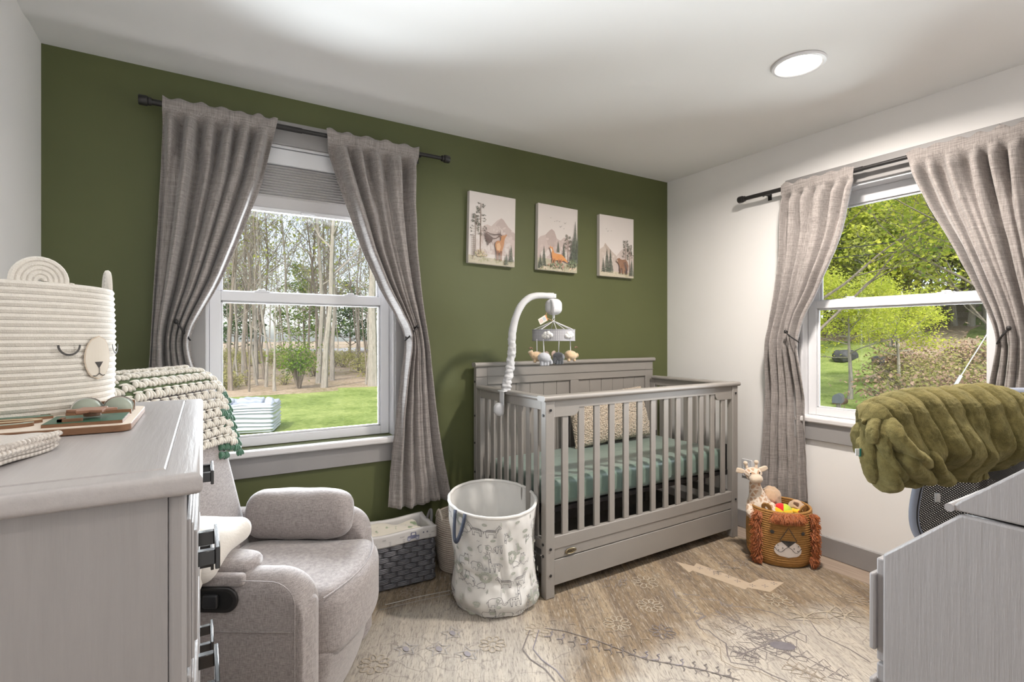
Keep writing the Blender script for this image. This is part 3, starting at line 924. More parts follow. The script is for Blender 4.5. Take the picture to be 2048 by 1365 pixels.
def fox(a):
    r = R1(2)
    a.poly([(-.1595, -.02), (-.14, .0), (-.10, .015), (-.07, .045), (-.052, .058), (-.03, .045), (-.01, .0), (.02, -.01), (.05, .015), (.08, .0), (.11, -.02), (.1595, -.015), (.1595, -.17), (-.1595, -.17)], (.50, .41, .385))
    a.poly([(-.10, .015), (-.07, .045), (-.052, .058), (-.03, .045), (-.01, .0), (-.03, -.06), (-.08, -.05)], (.43, .345, .32))
    wash(a, r, 26, -.14, .12, -.09, .0, ((.54, .45, .42), (.47, .38, .355), (.60, .52, .49)))
    wash(a, r, 30, -.13, .14, -.16, -.08, ((.62, .56, .53), (.60, .54, .50)), .01, .03)
    ground(a, -.14, -.165, (.44, .41, .30))
    wash(a, r, 50, -.15, .15, -.205, -.165, ((.33, .33, .19), (.55, .47, .36), (.30, .28, .17), (.62, .5, .38)), .004, .018)
    birds(a, [(-.062, .128, .004), (-.03, .108, .005), (-.012, .113, .007), (.008, .112, .008), (.055, .106, .011), (.018, .078, .012), (.045, .070, .005)])
    fir(a, .0, -.09, .075, r, wd=.4); fir(a, -.112, -.19, .13, r, wd=.34); fir(a, -.14, -.2, .09, r, wd=.4); fir(a, -.152, -.205, .05, r, wd=.5)
    fir(a, .045, -.13, .11, r, wd=.34); pine_tall(a, .078, -.16, .19, r, .004)
    fir(a, .135, -.16, .29, r, wd=.24); fir(a, .112, -.165, .19, r, wd=.3); fir(a, .152, -.16, .2, r, wd=.3)
    fx, fdk, fwh = (.62, .26, .075), (.36, .13, .05), (.72, .60, .50)
    a.poly([(-.075, -.065), (-.068, -.052), (-.066, -.062), (-.058, -.064), (-.052, -.058), (-.05, -.072), (-.038, -.098), (-.012, -.102), (.02, -.103), (.034, -.112), (.05, -.125), (.075, -.15), (.068, -.152), (.04, -.142), (.028, -.146), (.0, -.142), (-.028, -.146), (-.05, -.145), (-.056, -.118), (-.06, -.09)], fx)
    a.poly([(-.072, -.072), (-.066, -.085), (-.06, -.10), (-.054, -.085), (-.06, -.07)], fwh)
    for x0 in (-.05, -.035, .0, .018):
        a.poly([(x0 - .005, -.135), (x0 + .006, -.135), (x0 + .003, -.168), (x0 - .003, -.168)], fdk)
    wash(a, r, 40, -.08, .04, -.19, -.165, ((.10, .14, .08), (.28, .30, .16), (.45, .25, .2)), .003, .010)
    wash(a, r, 26, .08, .15, -.175, -.135, ((.10, .14, .08), (.16, .2, .1)), .004, .014)
def bear(a):
    r = R1(3)
    a.poly([(-.1595, -.03), (-.125, -.01), (-.11, .018), (-.085, -.005), (-.05, -.035), (-.01, -.06), (.02, -.09), (.02, -.18), (-.1595, -.18)], (.50, .42, .37))
    a.poly([(-.12, .0), (-.11, .018), (-.085, -.005), (-.05, -.035), (-.07, -.06)], (.43, .35, .30))
    a.poly([(.0, -.06), (.04, -.02), (.08, .0), (.13, -.03), (.1595, -.05), (.1595, -.18), (.0, -.18)], (.54, .455, .42))
    wash(a, r, 26, -.14, .14, -.14, -.05, ((.60, .53, .48), (.55, .47, .42)), .008, .024)
    ground(a, -.175, -.178, (.50, .45, .34))
    wash(a, r, 30, -.15, .15, -.205, -.18, ((.42, .38, .25), (.55, .48, .36)), .004, .014)
    birds(a, [(-.10, .115, .005), (-.085, .10, .009), (-.055, .105, .006)])
    fir(a, -.095, -.19, .17, r, wd=.36); fir(a, -.063, -.19, .165, r, wd=.36); fir(a, -.13, -.185, .10, r, wd=.36)
    pine_tall(a, .078, -.17, .22, r, .0042); pine_tall(a, .115, -.17, .19, r, .0042)
    fir(a, .132, -.20, .12, r, wd=.42)
    br, bd, bk = (.24, .115, .06), (.13, .06, .035), (.045, .03, .028)
    a.poly([(-.012, -.098), (-.002, -.083), (.008, -.082), (.016, -.078), (.02, -.085), (.04, -.09), (.07, -.085), (.09, -.10), (.1, -.13), (.096, -.16), (.09, -.168), (.092, -.19), (.072, -.19), (.07, -.165), (.062, -.168), (.06, -.188), (.04, -.188), (.042, -.155), (.034, -.15), (.03, -.185), (.014, -.185), (.016, -.15), (.01, -.125), (.0, -.112), (-.014, -.108)], br)
    a.poly([(.05, -.11), (.075, -.10), (.09, -.125), (.088, -.165), (.075, -.165), (.06, -.14)], bd)
    a.poly([(.066, -.12), (.074, -.13), (.09, -.16), (.088, -.188), (.074, -.188), (.072, -.15)], bk)
    a.poly([(-.014, -.098), (-.002, -.092), (.0, -.108), (-.014, -.108)], (.45, .33, .25))
    a.poly([(.014, -.15), (.03, -.15), (.03, -.187), (.014, -.187)], bd)
canvas('woodland canvas print of a stag, leftmost of the three above the crib', 1.504, 1.904, 1.2, deer)
canvas('woodland canvas print of an orange fox, middle of the three', 1.994, 1.898, 1.0, fox)
canvas('woodland canvas print of a brown bear, nearest the room corner', 2.509, 1.892, .2, bear)

# ------------------------------------------------------------------ rug
m, nt, b = new_mat('distressed_rug')
TH = radians(27)
v = coord(nt, (1, 1, 1), rot=(0, 0, TH))
v1 = N(nt, 'ShaderNodeMapping'); v1.inputs['Scale'].default_value = (26, 1.6, 1); nt.links.new(v, v1.inputs[0])
v2 = N(nt, 'ShaderNodeMapping'); v2.inputs['Scale'].default_value = (160, 22, 1); nt.links.new(v, v2.inputs[0])
v0 = N(nt, 'ShaderNodeMapping'); v0.inputs['Scale'].default_value = (5.5, .6, 1); nt.links.new(v, v0.inputs[0])
s0 = tex(nt, v0.outputs[0], 1, 3, .6); s1 = tex(nt, v1.outputs[0], 1, 4, .65); s2 = tex(nt, v2.outputs[0], 1, 4, .7)
big = tex(nt, coord(nt), 1.3, 3, .5)
basec = ramp(nt, s0, [(.34, (.20, .145, .095)), (.5, (.31, .235, .155)), (.66, (.42, .335, .235))])
dark = ramp(nt, s1, [(.42, (0, 0, 0)), (.60, (1, 1, 1))])
c = mixc(nt, mth(nt, 'MULTIPLY', dark, .55), basec, (.125, .10, .085))
spk = ramp(nt, s2, [(.50, (0, 0, 0)), (.66, (1, 1, 1))])
c = mixc(nt, mth(nt, 'MULTIPLY', spk, .7), c, (.09, .072, .06))
lt = ramp(nt, tex(nt, v2.outputs[0], .7, 3, .7), [(.52, (0, 0, 0)), (.7, (1, 1, 1))])
c = mixc(nt, mth(nt, 'MULTIPLY', lt, .45), c, (.60, .55, .47))
# pale medallion field, fading out; a second pale ellipse paints in the window daylight
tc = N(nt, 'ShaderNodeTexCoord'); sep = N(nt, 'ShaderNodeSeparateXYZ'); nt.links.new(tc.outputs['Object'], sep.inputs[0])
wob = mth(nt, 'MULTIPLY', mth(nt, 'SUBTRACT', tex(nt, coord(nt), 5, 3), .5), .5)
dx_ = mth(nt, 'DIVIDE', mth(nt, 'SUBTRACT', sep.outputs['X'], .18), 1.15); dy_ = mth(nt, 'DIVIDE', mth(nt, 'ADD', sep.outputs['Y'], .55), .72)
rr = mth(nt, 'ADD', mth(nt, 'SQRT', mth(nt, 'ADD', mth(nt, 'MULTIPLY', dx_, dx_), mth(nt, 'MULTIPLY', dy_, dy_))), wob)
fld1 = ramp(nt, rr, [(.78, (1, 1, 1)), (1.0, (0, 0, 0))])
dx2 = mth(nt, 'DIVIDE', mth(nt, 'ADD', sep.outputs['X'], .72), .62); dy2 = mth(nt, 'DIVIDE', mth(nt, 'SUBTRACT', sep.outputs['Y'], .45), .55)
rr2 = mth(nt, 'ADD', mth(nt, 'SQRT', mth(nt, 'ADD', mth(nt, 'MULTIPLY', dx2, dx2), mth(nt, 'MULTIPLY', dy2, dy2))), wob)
fld_day = ramp(nt, rr2, [(.7, (1, 1, 1)), (1.05, (0, 0, 0))])
fld = mixc(nt, 1.0, fld1, fld_day, 'LIGHTEN')
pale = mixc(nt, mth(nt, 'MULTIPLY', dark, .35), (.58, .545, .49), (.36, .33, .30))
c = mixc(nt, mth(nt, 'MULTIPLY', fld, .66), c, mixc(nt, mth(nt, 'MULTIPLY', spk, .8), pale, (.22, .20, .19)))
# faint ornamental linework woven all over
vo = N(nt, 'ShaderNodeTexVoronoi'); vo.feature = 'DISTANCE_TO_EDGE'; vo.inputs['Scale'].default_value = 11
wn = N(nt, 'ShaderNodeTexNoise'); wn.inputs['Scale'].default_value = 14; wn.inputs['Detail'].default_value = 2
vv = coord(nt); nt.links.new(vv, wn.inputs['Vector'])
nt.links.new(mixc(nt, .06, vv, wn.outputs['Color'], 'ADD'), vo.inputs['Vector'])
ln_ = ramp(nt, vo.outputs['Distance'], [(.012, (1, 1, 1)), (.03, (0, 0, 0))])
gate = ramp(nt, tex(nt, coord(nt), 3.2, 2), [(.46, (0, 0, 0)), (.58, (1, 1, 1))])
c = mixc(nt, mth(nt, 'MULTIPLY', mth(nt, 'MULTIPLY', ln_, gate), .38), c, (.13, .11, .105))
nt.links.new(c, b.inputs['Base Color']); b.inputs['Roughness'].default_value = .95; b.inputs['Specular IOR Level'].default_value = .1
bump(nt, b, s2, .3, .003)
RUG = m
RC = (1.47, 1.35)
rug = thing('area_rug', 'large distressed beige and brown patterned area rug under the crib', 'rug', (RC[0], RC[1], .0))
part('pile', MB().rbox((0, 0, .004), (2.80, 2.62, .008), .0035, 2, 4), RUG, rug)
ra = Art(lambda u, v_, h: (u - RC[0], v_ - RC[1], .0083 + h), .00001)
def FP(x, y):
    p = at(x, y, Z=.008); return (p.x, p.y)
DKL, TANL, PALE = (.15, .125, .12), (.27, .215, .16), (.40, .335, .25)
def fl(pts, wd, col, close=False): 
    # break long strokes so they look worn
    P = [FP(*p) for p in pts]
    ra.line(P, wd, col, close)
# tan stepped border band with little blossoms
band = [(1352, 1124), (1388, 1133), (1393, 1127), (1500, 1167), (1520, 1158), (1548, 1163), (1568, 1166), (1540, 1185), (1495, 1176), (1490, 1180), (1385, 1142), (1378, 1146)]
ra.poly([FP(*p) for p in band], (.44, .34, .24))
for p in ((1400, 1137), (1420, 1139), (1437, 1148), (1457, 1154), (1475, 1163), (1505, 1172), (1530, 1173), (1548, 1168)):
    X_, Y_ = FP(*p)
    for k in range(4): ra.oval(X_ + .010 * cos(k * pi / 2 + .6), Y_ + .010 * sin(k * pi / 2 + .6), .007, .003, DKL, 6, k * pi / 2 + .6)
# zigzag medallion outlines
fl([(1345, 1178), (1352, 1196), (1383, 1206), (1370, 1216), (1395, 1216), (1388, 1226), (1412, 1233), (1392, 1244), (1400, 1258), (1418, 1262), (1432, 1275), (1452, 1288), (1455, 1310), (1462, 1326), (1510, 1334), (1545, 1352), (1575, 1364)], .006, DKL)
fl([(1365, 1189), (1400, 1192), (1398, 1198), (1440, 1202), (1444, 1208), (1470, 1214), (1500, 1216), (1545, 1226), (1575, 1240), (1620, 1243), (1630, 1258), (1642, 1272), (1700, 1300), (1740, 1325)], .006, DKL)
fl([(1440, 1205), (1445, 1213), (1460, 1214), (1466, 1208)], .005, DKL)
fl([(1392, 1226), (1405, 1228), (1408, 1234), (1398, 1238)], .005, DKL)
fl([(1400, 1278), (1440, 1296), (1443, 1322), (1470, 1336), (1520, 1345), (1560, 1364)], .004, TANL)
# plant motif down the middle
def leafy(p0, p1, n_, L, col, wd=.0045):
    a_, b_ = Vector(FP(*p0)), Vector(FP(*p1)); d = b_ - a_; nrm = Vector((-d.y, d.x)).normalized(); dn = d.normalized()
    ra.line([a_, a_ + d * .5, b_], wd, col)
    for i in range(n_):
        q = a_ + d * ((i + .6) / n_)
        for s_ in (-1, 1):
            e = q + (nrm * s_ * .9 - dn * .5) * L
            m1 = q + (nrm * s_ * .85 + dn * .3) * L * .55; m2 = q + (nrm * s_ * .3 - dn * .8) * L * .6
            ra.line([q, m1, e, m2], wd * .7, col, True)
leafy((1430, 1222), (1700, 1362), 9, .055, DKL)
leafy((1480, 1312), (1600, 1262), 6, .075, DKL, .006)
leafy((1520, 1268), (1590, 1318), 5, .08, DKL, .006)
leafy((1425, 1245), (1470, 1272), 3, .04, TANL); leafy((1480, 1220), (1525, 1246), 3, .045, TANL); leafy((1575, 1330), (1650, 1362), 4, .05, TANL)
leafy((1470, 1304), (1520, 1320), 4, .05, DKL)
ra.oval(*FP(1565, 1293), .05, .03, (.13, .115, .13), 10, 2.5)
def flower(p, r_, col, n_=8, wd=.004, fill=None):
    X_, Y_ = FP(*p)
    for k in range(n_):
        an = k * 2 * pi / n_
        if fill: ra.oval(X_ + r_ * .65 * cos(an), Y_ + r_ * .65 * sin(an), r_ * .33, r_ * .2, fill, 8, an)
        else: ra.ring(X_ + r_ * .65 * cos(an), Y_ + r_ * .65 * sin(an), r_ * .35, r_ * .22, wd, col, 8, rot=an)
flower((1325, 1265), .055, DKL); flower((1075, 1262), .055, PALE, 8); flower((1235, 1248), .06, PALE, 10)
flower((1300, 1212), .06, PALE, 10); flower((1290, 1165), .07, PALE, 10); flower((1555, 1202), .07, PALE, 9); flower((1712, 1200), .055, TANL)
flower((822, 1186), .055, TANL, 8, .006); flower((748, 1330), .06, PALE, 9); flower((985, 1290), .055, PALE, 9)
for (x0, y0) in ((1610, 1235), (1655, 1225), (1690, 1232)):
    X_, Y_ = FP(x0, y0)
    for k in range(7):
        an = k * .9
        ra.line([(X_, Y_), (X_ + .06 * cos(an), Y_ + .05 * sin(an)), (X_ + .085 * cos(an + .15), Y_ + .07 * sin(an + .15))], .006, PALE, taper=.5)
# hooked birds along the lower outline, with the two outline rails
fl([(1090, 1258), (1130, 1264), (1200, 1285), (1290, 1320), (1400, 1340), (1480, 1362)], .004, DKL)
fl([(1060, 1262), (1045, 1300), (1060, 1320), (1090, 1340), (1110, 1364)], .005, DKL); fl([(1078, 1262), (1066, 1300), (1084, 1322), (1112, 1342), (1130, 1364)], .004, (.2, .18, .22))
r = random.Random(5)
for i in range(16):
    t = i / 15; x0 = 1100 + 360 * t; y0 = 1275 + 78 * t
    X_, Y_ = FP(x0, y0); an = -.6
    ra.line([(X_ - .02, Y_ + .012), (X_, Y_), (X_ + .018, Y_ + .008), (X_ + .02, Y_ + .024), (X_ + .034, Y_ + .022)], .0045, r.choice((DKL, (.2, .18, .22))))
    ra.line([(X_, Y_), (X_ - .012, Y_ - .024), (X_ - .022, Y_ - .026)], .0035, DKL)
for i in range(9):
    t = i / 8; x0 = 1110 + 300 * t; y0 = 1248 + 62 * t
    X_, Y_ = FP(x0, y0)
    ra.line([(X_ - .03, Y_ + .01), (X_ - .01, Y_ + .03), (X_ + .02, Y_ + .016), (X_ + .01, Y_ - .008)], .0035, TANL)
# left border lines and stars
fl([(770, 1212), (835, 1196), (900, 1183)], .008, (.5, .47, .42)); fl([(760, 1222), (835, 1204), (900, 1190)], .005, (.36, .33, .3))
for p in ((905, 1268), (812, 1300), (878, 1300), (935, 1310)):
    X_, Y_ = FP(*p)
    ra.line([(X_ + (.05 if k % 2 == 0 else .024) * cos(k * pi / 5), Y_ + (.05 if k % 2 == 0 else .024) * sin(k * pi / 5)) for k in range(10)], .004, (.33, .31, .31), True)
    ra.oval(X_, Y_, .012, .02, (.27, .25, .27), 7)
for i in range(14):
    X_, Y_ = FP(1190 + r.uniform(-40, 60), 1180 + r.uniform(-25, 25))
    ra.line([(X_ - .02, Y_), (X_, Y_ + .02), (X_ + .02, Y_), (X_ + .04, Y_ + .02)], .004, (.2, .17, .15))
for i in range(16):
    X_, Y_ = FP(1440 + r.uniform(-30, 60), 1130 + r.uniform(-12, 22))
    ra.line([(X_ - .02, Y_), (X_, Y_ + .015), (X_ + .02, Y_ - .01)], .004, (.2, .17, .15))
ra.make('woven_pattern', rug)
# ------------------------------------------------------------------ recliner
UPH = fabric('recliner_weave', (.215, .19, .185), (.42, .375, .36), s=420, slub=60, sheen=.35, bst=.25)
rec = thing('recliner', 'grey upholstered recliner armchair with a crocheted throw over its back', 'armchair', (.249, 1.594, 0), radians(58))
def up(name, mb, **k): return part(name, mb, UPH, rec, ang=180, **k)
RW, AW = .70, .128
def arm(x0, s_):
    """upholstered arm: rounded front post and crowned top"""
    mb = MB(); L = .80
    prof_n = 28
    def fn(u, v):
        # u around section (from outer bottom over the top to inner bottom), v front->back along y
        a = u
        h = .553 - .012 * smooth(.25, .8, v)
        w_ = AW / 2
        if a < .36: p = (-w_, h - w_ - (h - w_ - .03) * (1 - a / .36))
        elif a > .64: p = (w_, h - w_ - (h - w_ - .03) * ((a - .64) / .36))
        else:
            t = (a - .36) / .28 * pi
            p = (-w_ * cos(t), h - w_ + w_ * .98 * sin(t))
        x = p[0]; z = p[1]
        # front end: rounded over
        R = .10
        y = v * L
        if y < R:
            k = sqrt(max(0, 1 - ((R - y) / R) ** 2)) if y > 0 else 0
            zt = z
            # shrink the section towards the front at the top so that the front post is rounded
            zz = h - (h - z)
            dz = (1 - k) * .085
            z = min(z, z - dz * smooth(.30, h, z))
            x = x * (1 - .18 * (1 - k) ** 2)
        x *= 1 + .04 * sin(pi * min(1, max(0, (z - .1) / .5)))
        return (x0 + AW / 2 + s_ * 0 + x, y * 1.0 if y > 0 else 0, z)
    nu, nv = 64, 60
    def fn2(u, v):
        vv = (v ** 1.7)
        return fn(u, vv)
    mb.grid(fn2, nu, nv)
    # front cap
    ring_ = [fn2(i / nu, 0) for i in range(nu + 1)]
    c = (x0 + AW / 2, -.012, .3)
    def cap(u, v):
        p = Vector(ring_[int(round(u * nu))]); q = Vector((x0 + AW / 2, -.014, max(.05, min(.46, p.z))))
        r_ = p.lerp(q, v); r_.y = -.014 * sin(v * pi / 2)
        return tuple(r_)
    mb.grid(cap, nu, 6)
    return mb
armn = up('arm', arm(0, -1)); armf = up('arm', arm(RW - AW, 1))
# piping seams on near arm
sm = MB()
pts = [(-.0005 - .003, .022, z) for z in [.05 + .42 * i / 12 for i in range(13)]]
arcp = [( -.004, .022 + .075 * (1 - cos(pi / 2 * i / 8)), .47 + .07 * sin(pi / 2 * i / 8)) for i in range(1, 9)]
sm.tube(pts + arcp + [(-.002, .2, .541)], .0018, 5)
part('piping', sm, UPH, armn)
sm = MB().tube([(-.0045, .03 + .6 * i / 10, .393 - (.004 * i if i > 4 else 0)) for i in range(11)], .0016, 5)
part('side_seam', sm, UPH, armn)
# recline lever set in a black oval recess on the near side
lv = MB()
def oval_pts(cy, cz, a_, b_, n=28):
    out = []
    for i in range(n):
        t = 2 * pi * i / n
        out.append((cy + (a_ - b_) * (1 if cos(t) > 0 else -1) + b_ * cos(t), cz + b_ * sin(t)))
    return out
lv.prism(oval_pts(.262, .487, .075, .037), -.010, .0, 'x')
lever = part('lever_cup', lv, BLACK, rec, bevel=.003)
lv = MB().prism(oval_pts(.262, .487, .062, .027), -.0106, -.0098, 'x')
part('recess', lv, mat('black_void', (.004, .004, .004), .6), lever)
lv = MB().rbox((-.0155, .262, .487), (.014, .045, .040), .006, 3, 3).box(-.013, -.008, .28, .335, .478, .496)
part('lever', lv, DARK, rec, bevel=.002)
# seat and bulging leg rest
def seat_fn(u, p):
    t = u[0]
    fy = -.078 * (1 - t * t * .85) * (1 if u[1] < 0 else 0)
    y = p.y + fy * max(0, -u[1])
    z = p.z + .018 * (1 - u[0] ** 2) * (1 - u[1] ** 2) * (1 if u[2] > 0 else 0) - .03 * smooth(.2, 1, u[1]) * (u[2] > 0)
    return (p.x * (1 + .10 * smooth(-.2, -1.0, u[1]) ** 2) + .004 * noise.noise(p * 7), y, z + .004 * noise.noise(p * 6))
st = MB().rbox((RW / 2, .27, .335), (RW - 2 * AW + .012, .60, .22), .055, 6, 26, seat_fn)
seat = up('seat', st)
sm = MB()
pts = []
for i in range(25):
    t = -1 + 2 * i / 24
    pts.append((RW / 2 + t * (RW / 2 - AW + .030), -.012 - .078 * (1 - t * t * .85) * .93, .4405 + .006 * (1 - t * t)))
sm.tube(pts, .0024, 6)
part('front_piping', sm, UPH, seat)
def leg_fn(u, p):
    t = u[0]
    bow = -.070 * (1 - t * t * .8)
    taper = (.5 + .5 * u[2])
    return (p.x, p.y + bow * (.35 + .65 * taper) + .03 * (1 - taper), p.z)
up('leg_rest', MB().rbox((RW / 2, .03, .155), (RW - 2 * AW + .055, .10, .25), .035, 5, 20, leg_fn))
up('base_skirt', MB().rbox((RW / 2, .43, .20), (RW - .02, .72, .34), .03, 3, 6))
# back: leaning, rounded, narrower at the top
LEAN = .30
def back_fn(u, p):
    zz = p.z + .37
    narrow = 1 - .10 * smooth(.2, 1, u[2]) 
    y = p.y + LEAN * zz * .86
    b_ = .022 * (1 - u[0] ** 2) * (1 - u[2] ** 2)
    return (p.x * narrow, y - (b_ if u[1] < 0 else -b_), p.z)
bk = MB().rbox((RW / 2, .515, .73), (RW - 2 * AW + .04, .17, .74), .07, 6, 24, back_fn)
up('backrest', bk)
# arm bolsters
def bol(x, y0, y1, z, rx, rz, sag=0, seed=0):
    mb = MB()
    def fn(u, v):
        a = 2 * pi * u; t = 2 * v - 1
        e = (1 - abs(t) ** 6) ** .35 if abs(t) < 1 else 0
        pr = 1 + .05 * noise.noise(Vector((cos(a), sin(a), v * 5 + seed)))
        cx_ = math.copysign(abs(cos(a)) ** .8, cos(a)); sx_ = math.copysign(abs(sin(a)) ** .8, sin(a))
        return (x + rx * cx_ * e * pr, y0 + (y1 - y0) * v + .0, z + rz * sx_ * e * pr - sag * v)
    mb.grid(fn, 40, 44, cu=True)
    return mb
up('arm_bolster', bol(RW - AW - .012, .035, .46, .548, .068, .098, .006, 1))
nb = up('arm_bolster', bol(.085, .17, .56, .555, .062, .032, 0, 4))
up('bolster_flap', MB().rbox((.010, .34, .540), (.030, .33, .040), .012, 3, 8, lambda u, p: (p.x, p.y, p.z + .006 * noise.noise(p * 9))))

# cream cushion tucked over the back half of the near arm
CREAM = mat('cream_fleece', (.62, .575, .52), .95, .04, 6, 120, .3, .004, sheen=.5)
def cu_fn(u, p):
    z = p.z - .05 * smooth(.2, -1, u[0]) ** 1.5 * (1 if u[0] < .2 else 0)
    return (p.x + .006 * noise.noise(p * 6), p.y, z + .006 * noise.noise(p * 8))
cl = MB().rbox((.085, .41, .625), (.25, .33, .085), .041, 8, 12, cu_fn)
cl.rbox((-.036, .36, .545), (.034, .17, .16), .0165, 6, 8, lambda u, p: (p.x, p.y + .03 * (u[2] < 0) * (-u[2]), p.z + .006 * noise.noise(p * 9)))
whole('cushion', cl, CREAM, 'soft cream cushion draped over the near recliner arm', 'cushion', (.249, 1.594, 0), radians(58), ang=180)

# crocheted throw over the top of the recliner's back: rows of shell stitches
WOOLW = mat('wool_cream', (.68, .63, .55), .95, .08, 40, 400, .5, .003, sheen=.5)
WOOLG = mat('wool_green', (.045, .13, .075), .95, .15, 40, 400, .5, .003, sheen=.4)
cro = thing('crochet_throw', 'cream crocheted throw with green edging over the recliner back', 'blanket', (.249, 1.594, 0), radians(58))
def back_surf(s_, x):
    """s_ = distance from the crown, negative = front face; returns point and normal on the leaning back"""
    top = 1.128 - .045 * smooth(.50, .64, x) - .02 * smooth(.16, .04, x)
    yc = .515 + LEAN * .70 * .86 - .004
    R = .085
    arc = R * pi / 2
    if abs(s_) < arc:
        a = s_ / R
        return Vector((x, yc + .113 * sin(a), top - R + R * cos(a))), Vector((0, sin(a), cos(a)))
    sg = -1 if s_ < 0 else 1
    d = abs(s_) - arc
    dirv = Vector((0, -LEAN * .86, -1)).normalized() if sg < 0 else Vector((0, -LEAN * .86, -1)).normalized()
    p = Vector((x, yc + sg * .113, top - R)) + dirv * d
    return p, Vector((0, sg, .1)).normalized()
def stitch(mb, p, n, t, a_, b_, c_):
    """little wool puff at p: long axis t"""
    bn = n.cross(t).normalized()
    M = Matrix((( t.x * a_, bn.x * b_, n.x * c_, p.x), (t.y * a_, bn.y * b_, n.y * c_, p.y), (t.z * a_, bn.z * b_, n.z * c_, p.z), (0, 0, 0, 1)))
    mb.ball((0, 0, 0), 1, 7, 5, M)
wh, gn = MB(), MB()
rr_ = random.Random(3)
x_l, x_r = .04, .655
ncol = 14; sp = (x_r - x_l) / ncol
rows_ = 14; rh = .036
for j in range(rows_):
    for i in range(ncol + 1):
        x = x_l + sp * (i + (.5 if j % 2 else 0))
        # cloth slides down on the far side: front length grows to the far edge
        s0_ = .11 - rh * j
        xx = min(x, x_r)
        edge = i >= ncol - 1 or j == 0
        if s0_ < -.33: continue
        p, n = back_surf(s0_, min(xx, .60))
        if xx > .585:
            # wraps round the far edge of the back
            p.x = .575 + (xx - .585) * .55; p.z -= (xx - .585) * .55; 
        dn = (Vector(back_surf(s0_ - .01, min(xx, .60))[0]) - Vector(back_surf(s0_, min(xx, .60))[0])).normalized()
        green = edge or (j in (9,) and i > ncol - 4)
        mb_ = gn if green else wh
        for k in (-1, 0, 1):
            tt = (dn + Vector((k * .45, 0, 0))).normalized()
            q = p + n * .007 + tt * .009 + Vector((k * sp * .20, 0, 0))
            stitch(mb_, q + Vector((rr_.uniform(-.001, .001),) * 3), n, tt, .0165, .0068, .0085)
        stitch(mb_, p + n * .006 - dn * .008, n, Vector((1, 0, 0)), sp * .5, .0045, .006)
# scalloped corner that hangs in front of the far side of the back
for j in range(7):
    for i in range(4 if j < 6 else 2):
        x = .485 + i * .030 + .012 * (j % 2)
        z = .975 - j * .030 - i * .006
        y = .515 - .085 + LEAN * .86 * (z - .36) - .012
        green = i == 3 or j >= 5 or (j == 2 and i > 1)
        mb_ = gn if green else wh
        for k in (-1, 0, 1):
            tt = Vector((k * .4, -.2, -1)).normalized()
            stitch(mb_, Vector((x + k * .008, y - .006, z)), Vector((0, -1, .2)).normalized(), tt, .0165, .0075, .009)
part('stitches', wh, WOOLW, cro, ang=180); part('edging', gn, WOOLG, cro, ang=180, label='green wool edging')
# backing layer so that the throw reads as one cloth
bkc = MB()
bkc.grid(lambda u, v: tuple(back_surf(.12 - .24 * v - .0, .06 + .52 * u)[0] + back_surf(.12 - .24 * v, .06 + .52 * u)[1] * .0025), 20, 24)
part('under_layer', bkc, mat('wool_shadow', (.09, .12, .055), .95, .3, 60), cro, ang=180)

# ------------------------------------------------------------------ dresser
DRP = brushed_paint('dresser_paint', (.30, .283, .28), .38, 2)
DRT = brushed_paint('dresser_paint_lit_top', (.40, .375, .37), .34, 1, .18)  # carcass paint made lighter: the light falling on the top is painted in
dz, DX0, DY0, DY1 = 1.10, LX + .02, .68, 1.50
dre = thing('dresser', 'tall grey painted dresser with black pulls beside the left wall', 'dresser', (DX0, DY0, 0))
dw, dl = -DX0, DY1 - DY0
def slab(mb, x0, x1, y0, y1, z0, z1, r=.009, n=5):
    """table top with bull-nosed edge"""
    prof = [(0, 0)] 
    rings = []
    steps = [(r - r * cos(a), z0 + r - r * sin(a)) for a in [pi / 2 * (1 - i / n) for i in range(n + 1)]]
    steps = [(r * (1 - cos(pi / 2 * i / n)), z0 + r * (1 - sin(pi / 2 * i / n))) for i in range(n, -1, -1)]
    steps += [(r * (1 - cos(pi / 2 * i / n)), z1 - r * (1 - sin(pi / 2 * i / n))) for i in range(0, n + 1)]
    steps += [(.0345, z1), (.0355, z1 - .0014), (.0370, z1 - .0014), (.0385, z1 + .001)]
    b0 = len(mb.v); V = []; Fc = []
    for ins, z in steps:
        V += [(x0 + ins, y0 + ins, z), (x1 - ins, y0 + ins, z), (x1 - ins, y1 - ins, z), (x0 + ins, y1 - ins, z)]
    m_ = len(steps)
    for j in range(m_ - 1):
        for i in range(4):
            Fc.append((j * 4 + i, j * 4 + (i + 1) % 4, (j + 1) * 4 + (i + 1) % 4, (j + 1) * 4 + i))
    Fc.append((3, 2, 1, 0)); Fc.append(tuple((m_ - 1) * 4 + i for i in range(4)))
    mb.add(V, Fc)
part('top', (lambda q: (slab(q, 0, dw, 0, dl, dz - .027, dz - .001), q)[1])(MB()), DRT, dre, ang=50)
body = MB().box(.01, dw - .034, .02, .038, 0, dz - .027).box(.01, dw - .034, dl - .038, dl - .02, 0, dz - .027)
body.box(.01, .02, .038, dl - .038, 0, dz - .027).box(.02, dw - .04, .038, dl - .038, .05, .07).box(.02, dw - .05, .038, dl - .038, dz - .045, dz - .027)
part('carcass', body, DRP, dre, bevel=.001)
part('shadow_gap', MB().box(dw - .038, dw - .0345, .022, dl - .022, .03, dz - .03), mat('gap_black', (.01, .01, .01), .8), dre)
fr_ = MB()
fr_.box(dw - .034, dw - .016, .019, .036, 0, dz - .027).box(dw - .034, dw - .016, dl - .036, dl - .019, 0, dz - .027).box(dw - .034, dw - .016, dl / 2 - .012, dl / 2 + .012, .02, dz - .027)
part('face_frame', fr_, DRP, dre, bevel=.005)
PULL = mat('black_pull', (.012, .012, .013), .16, spec=.8)
zrows = [.949, .764, .579, .394, .209]
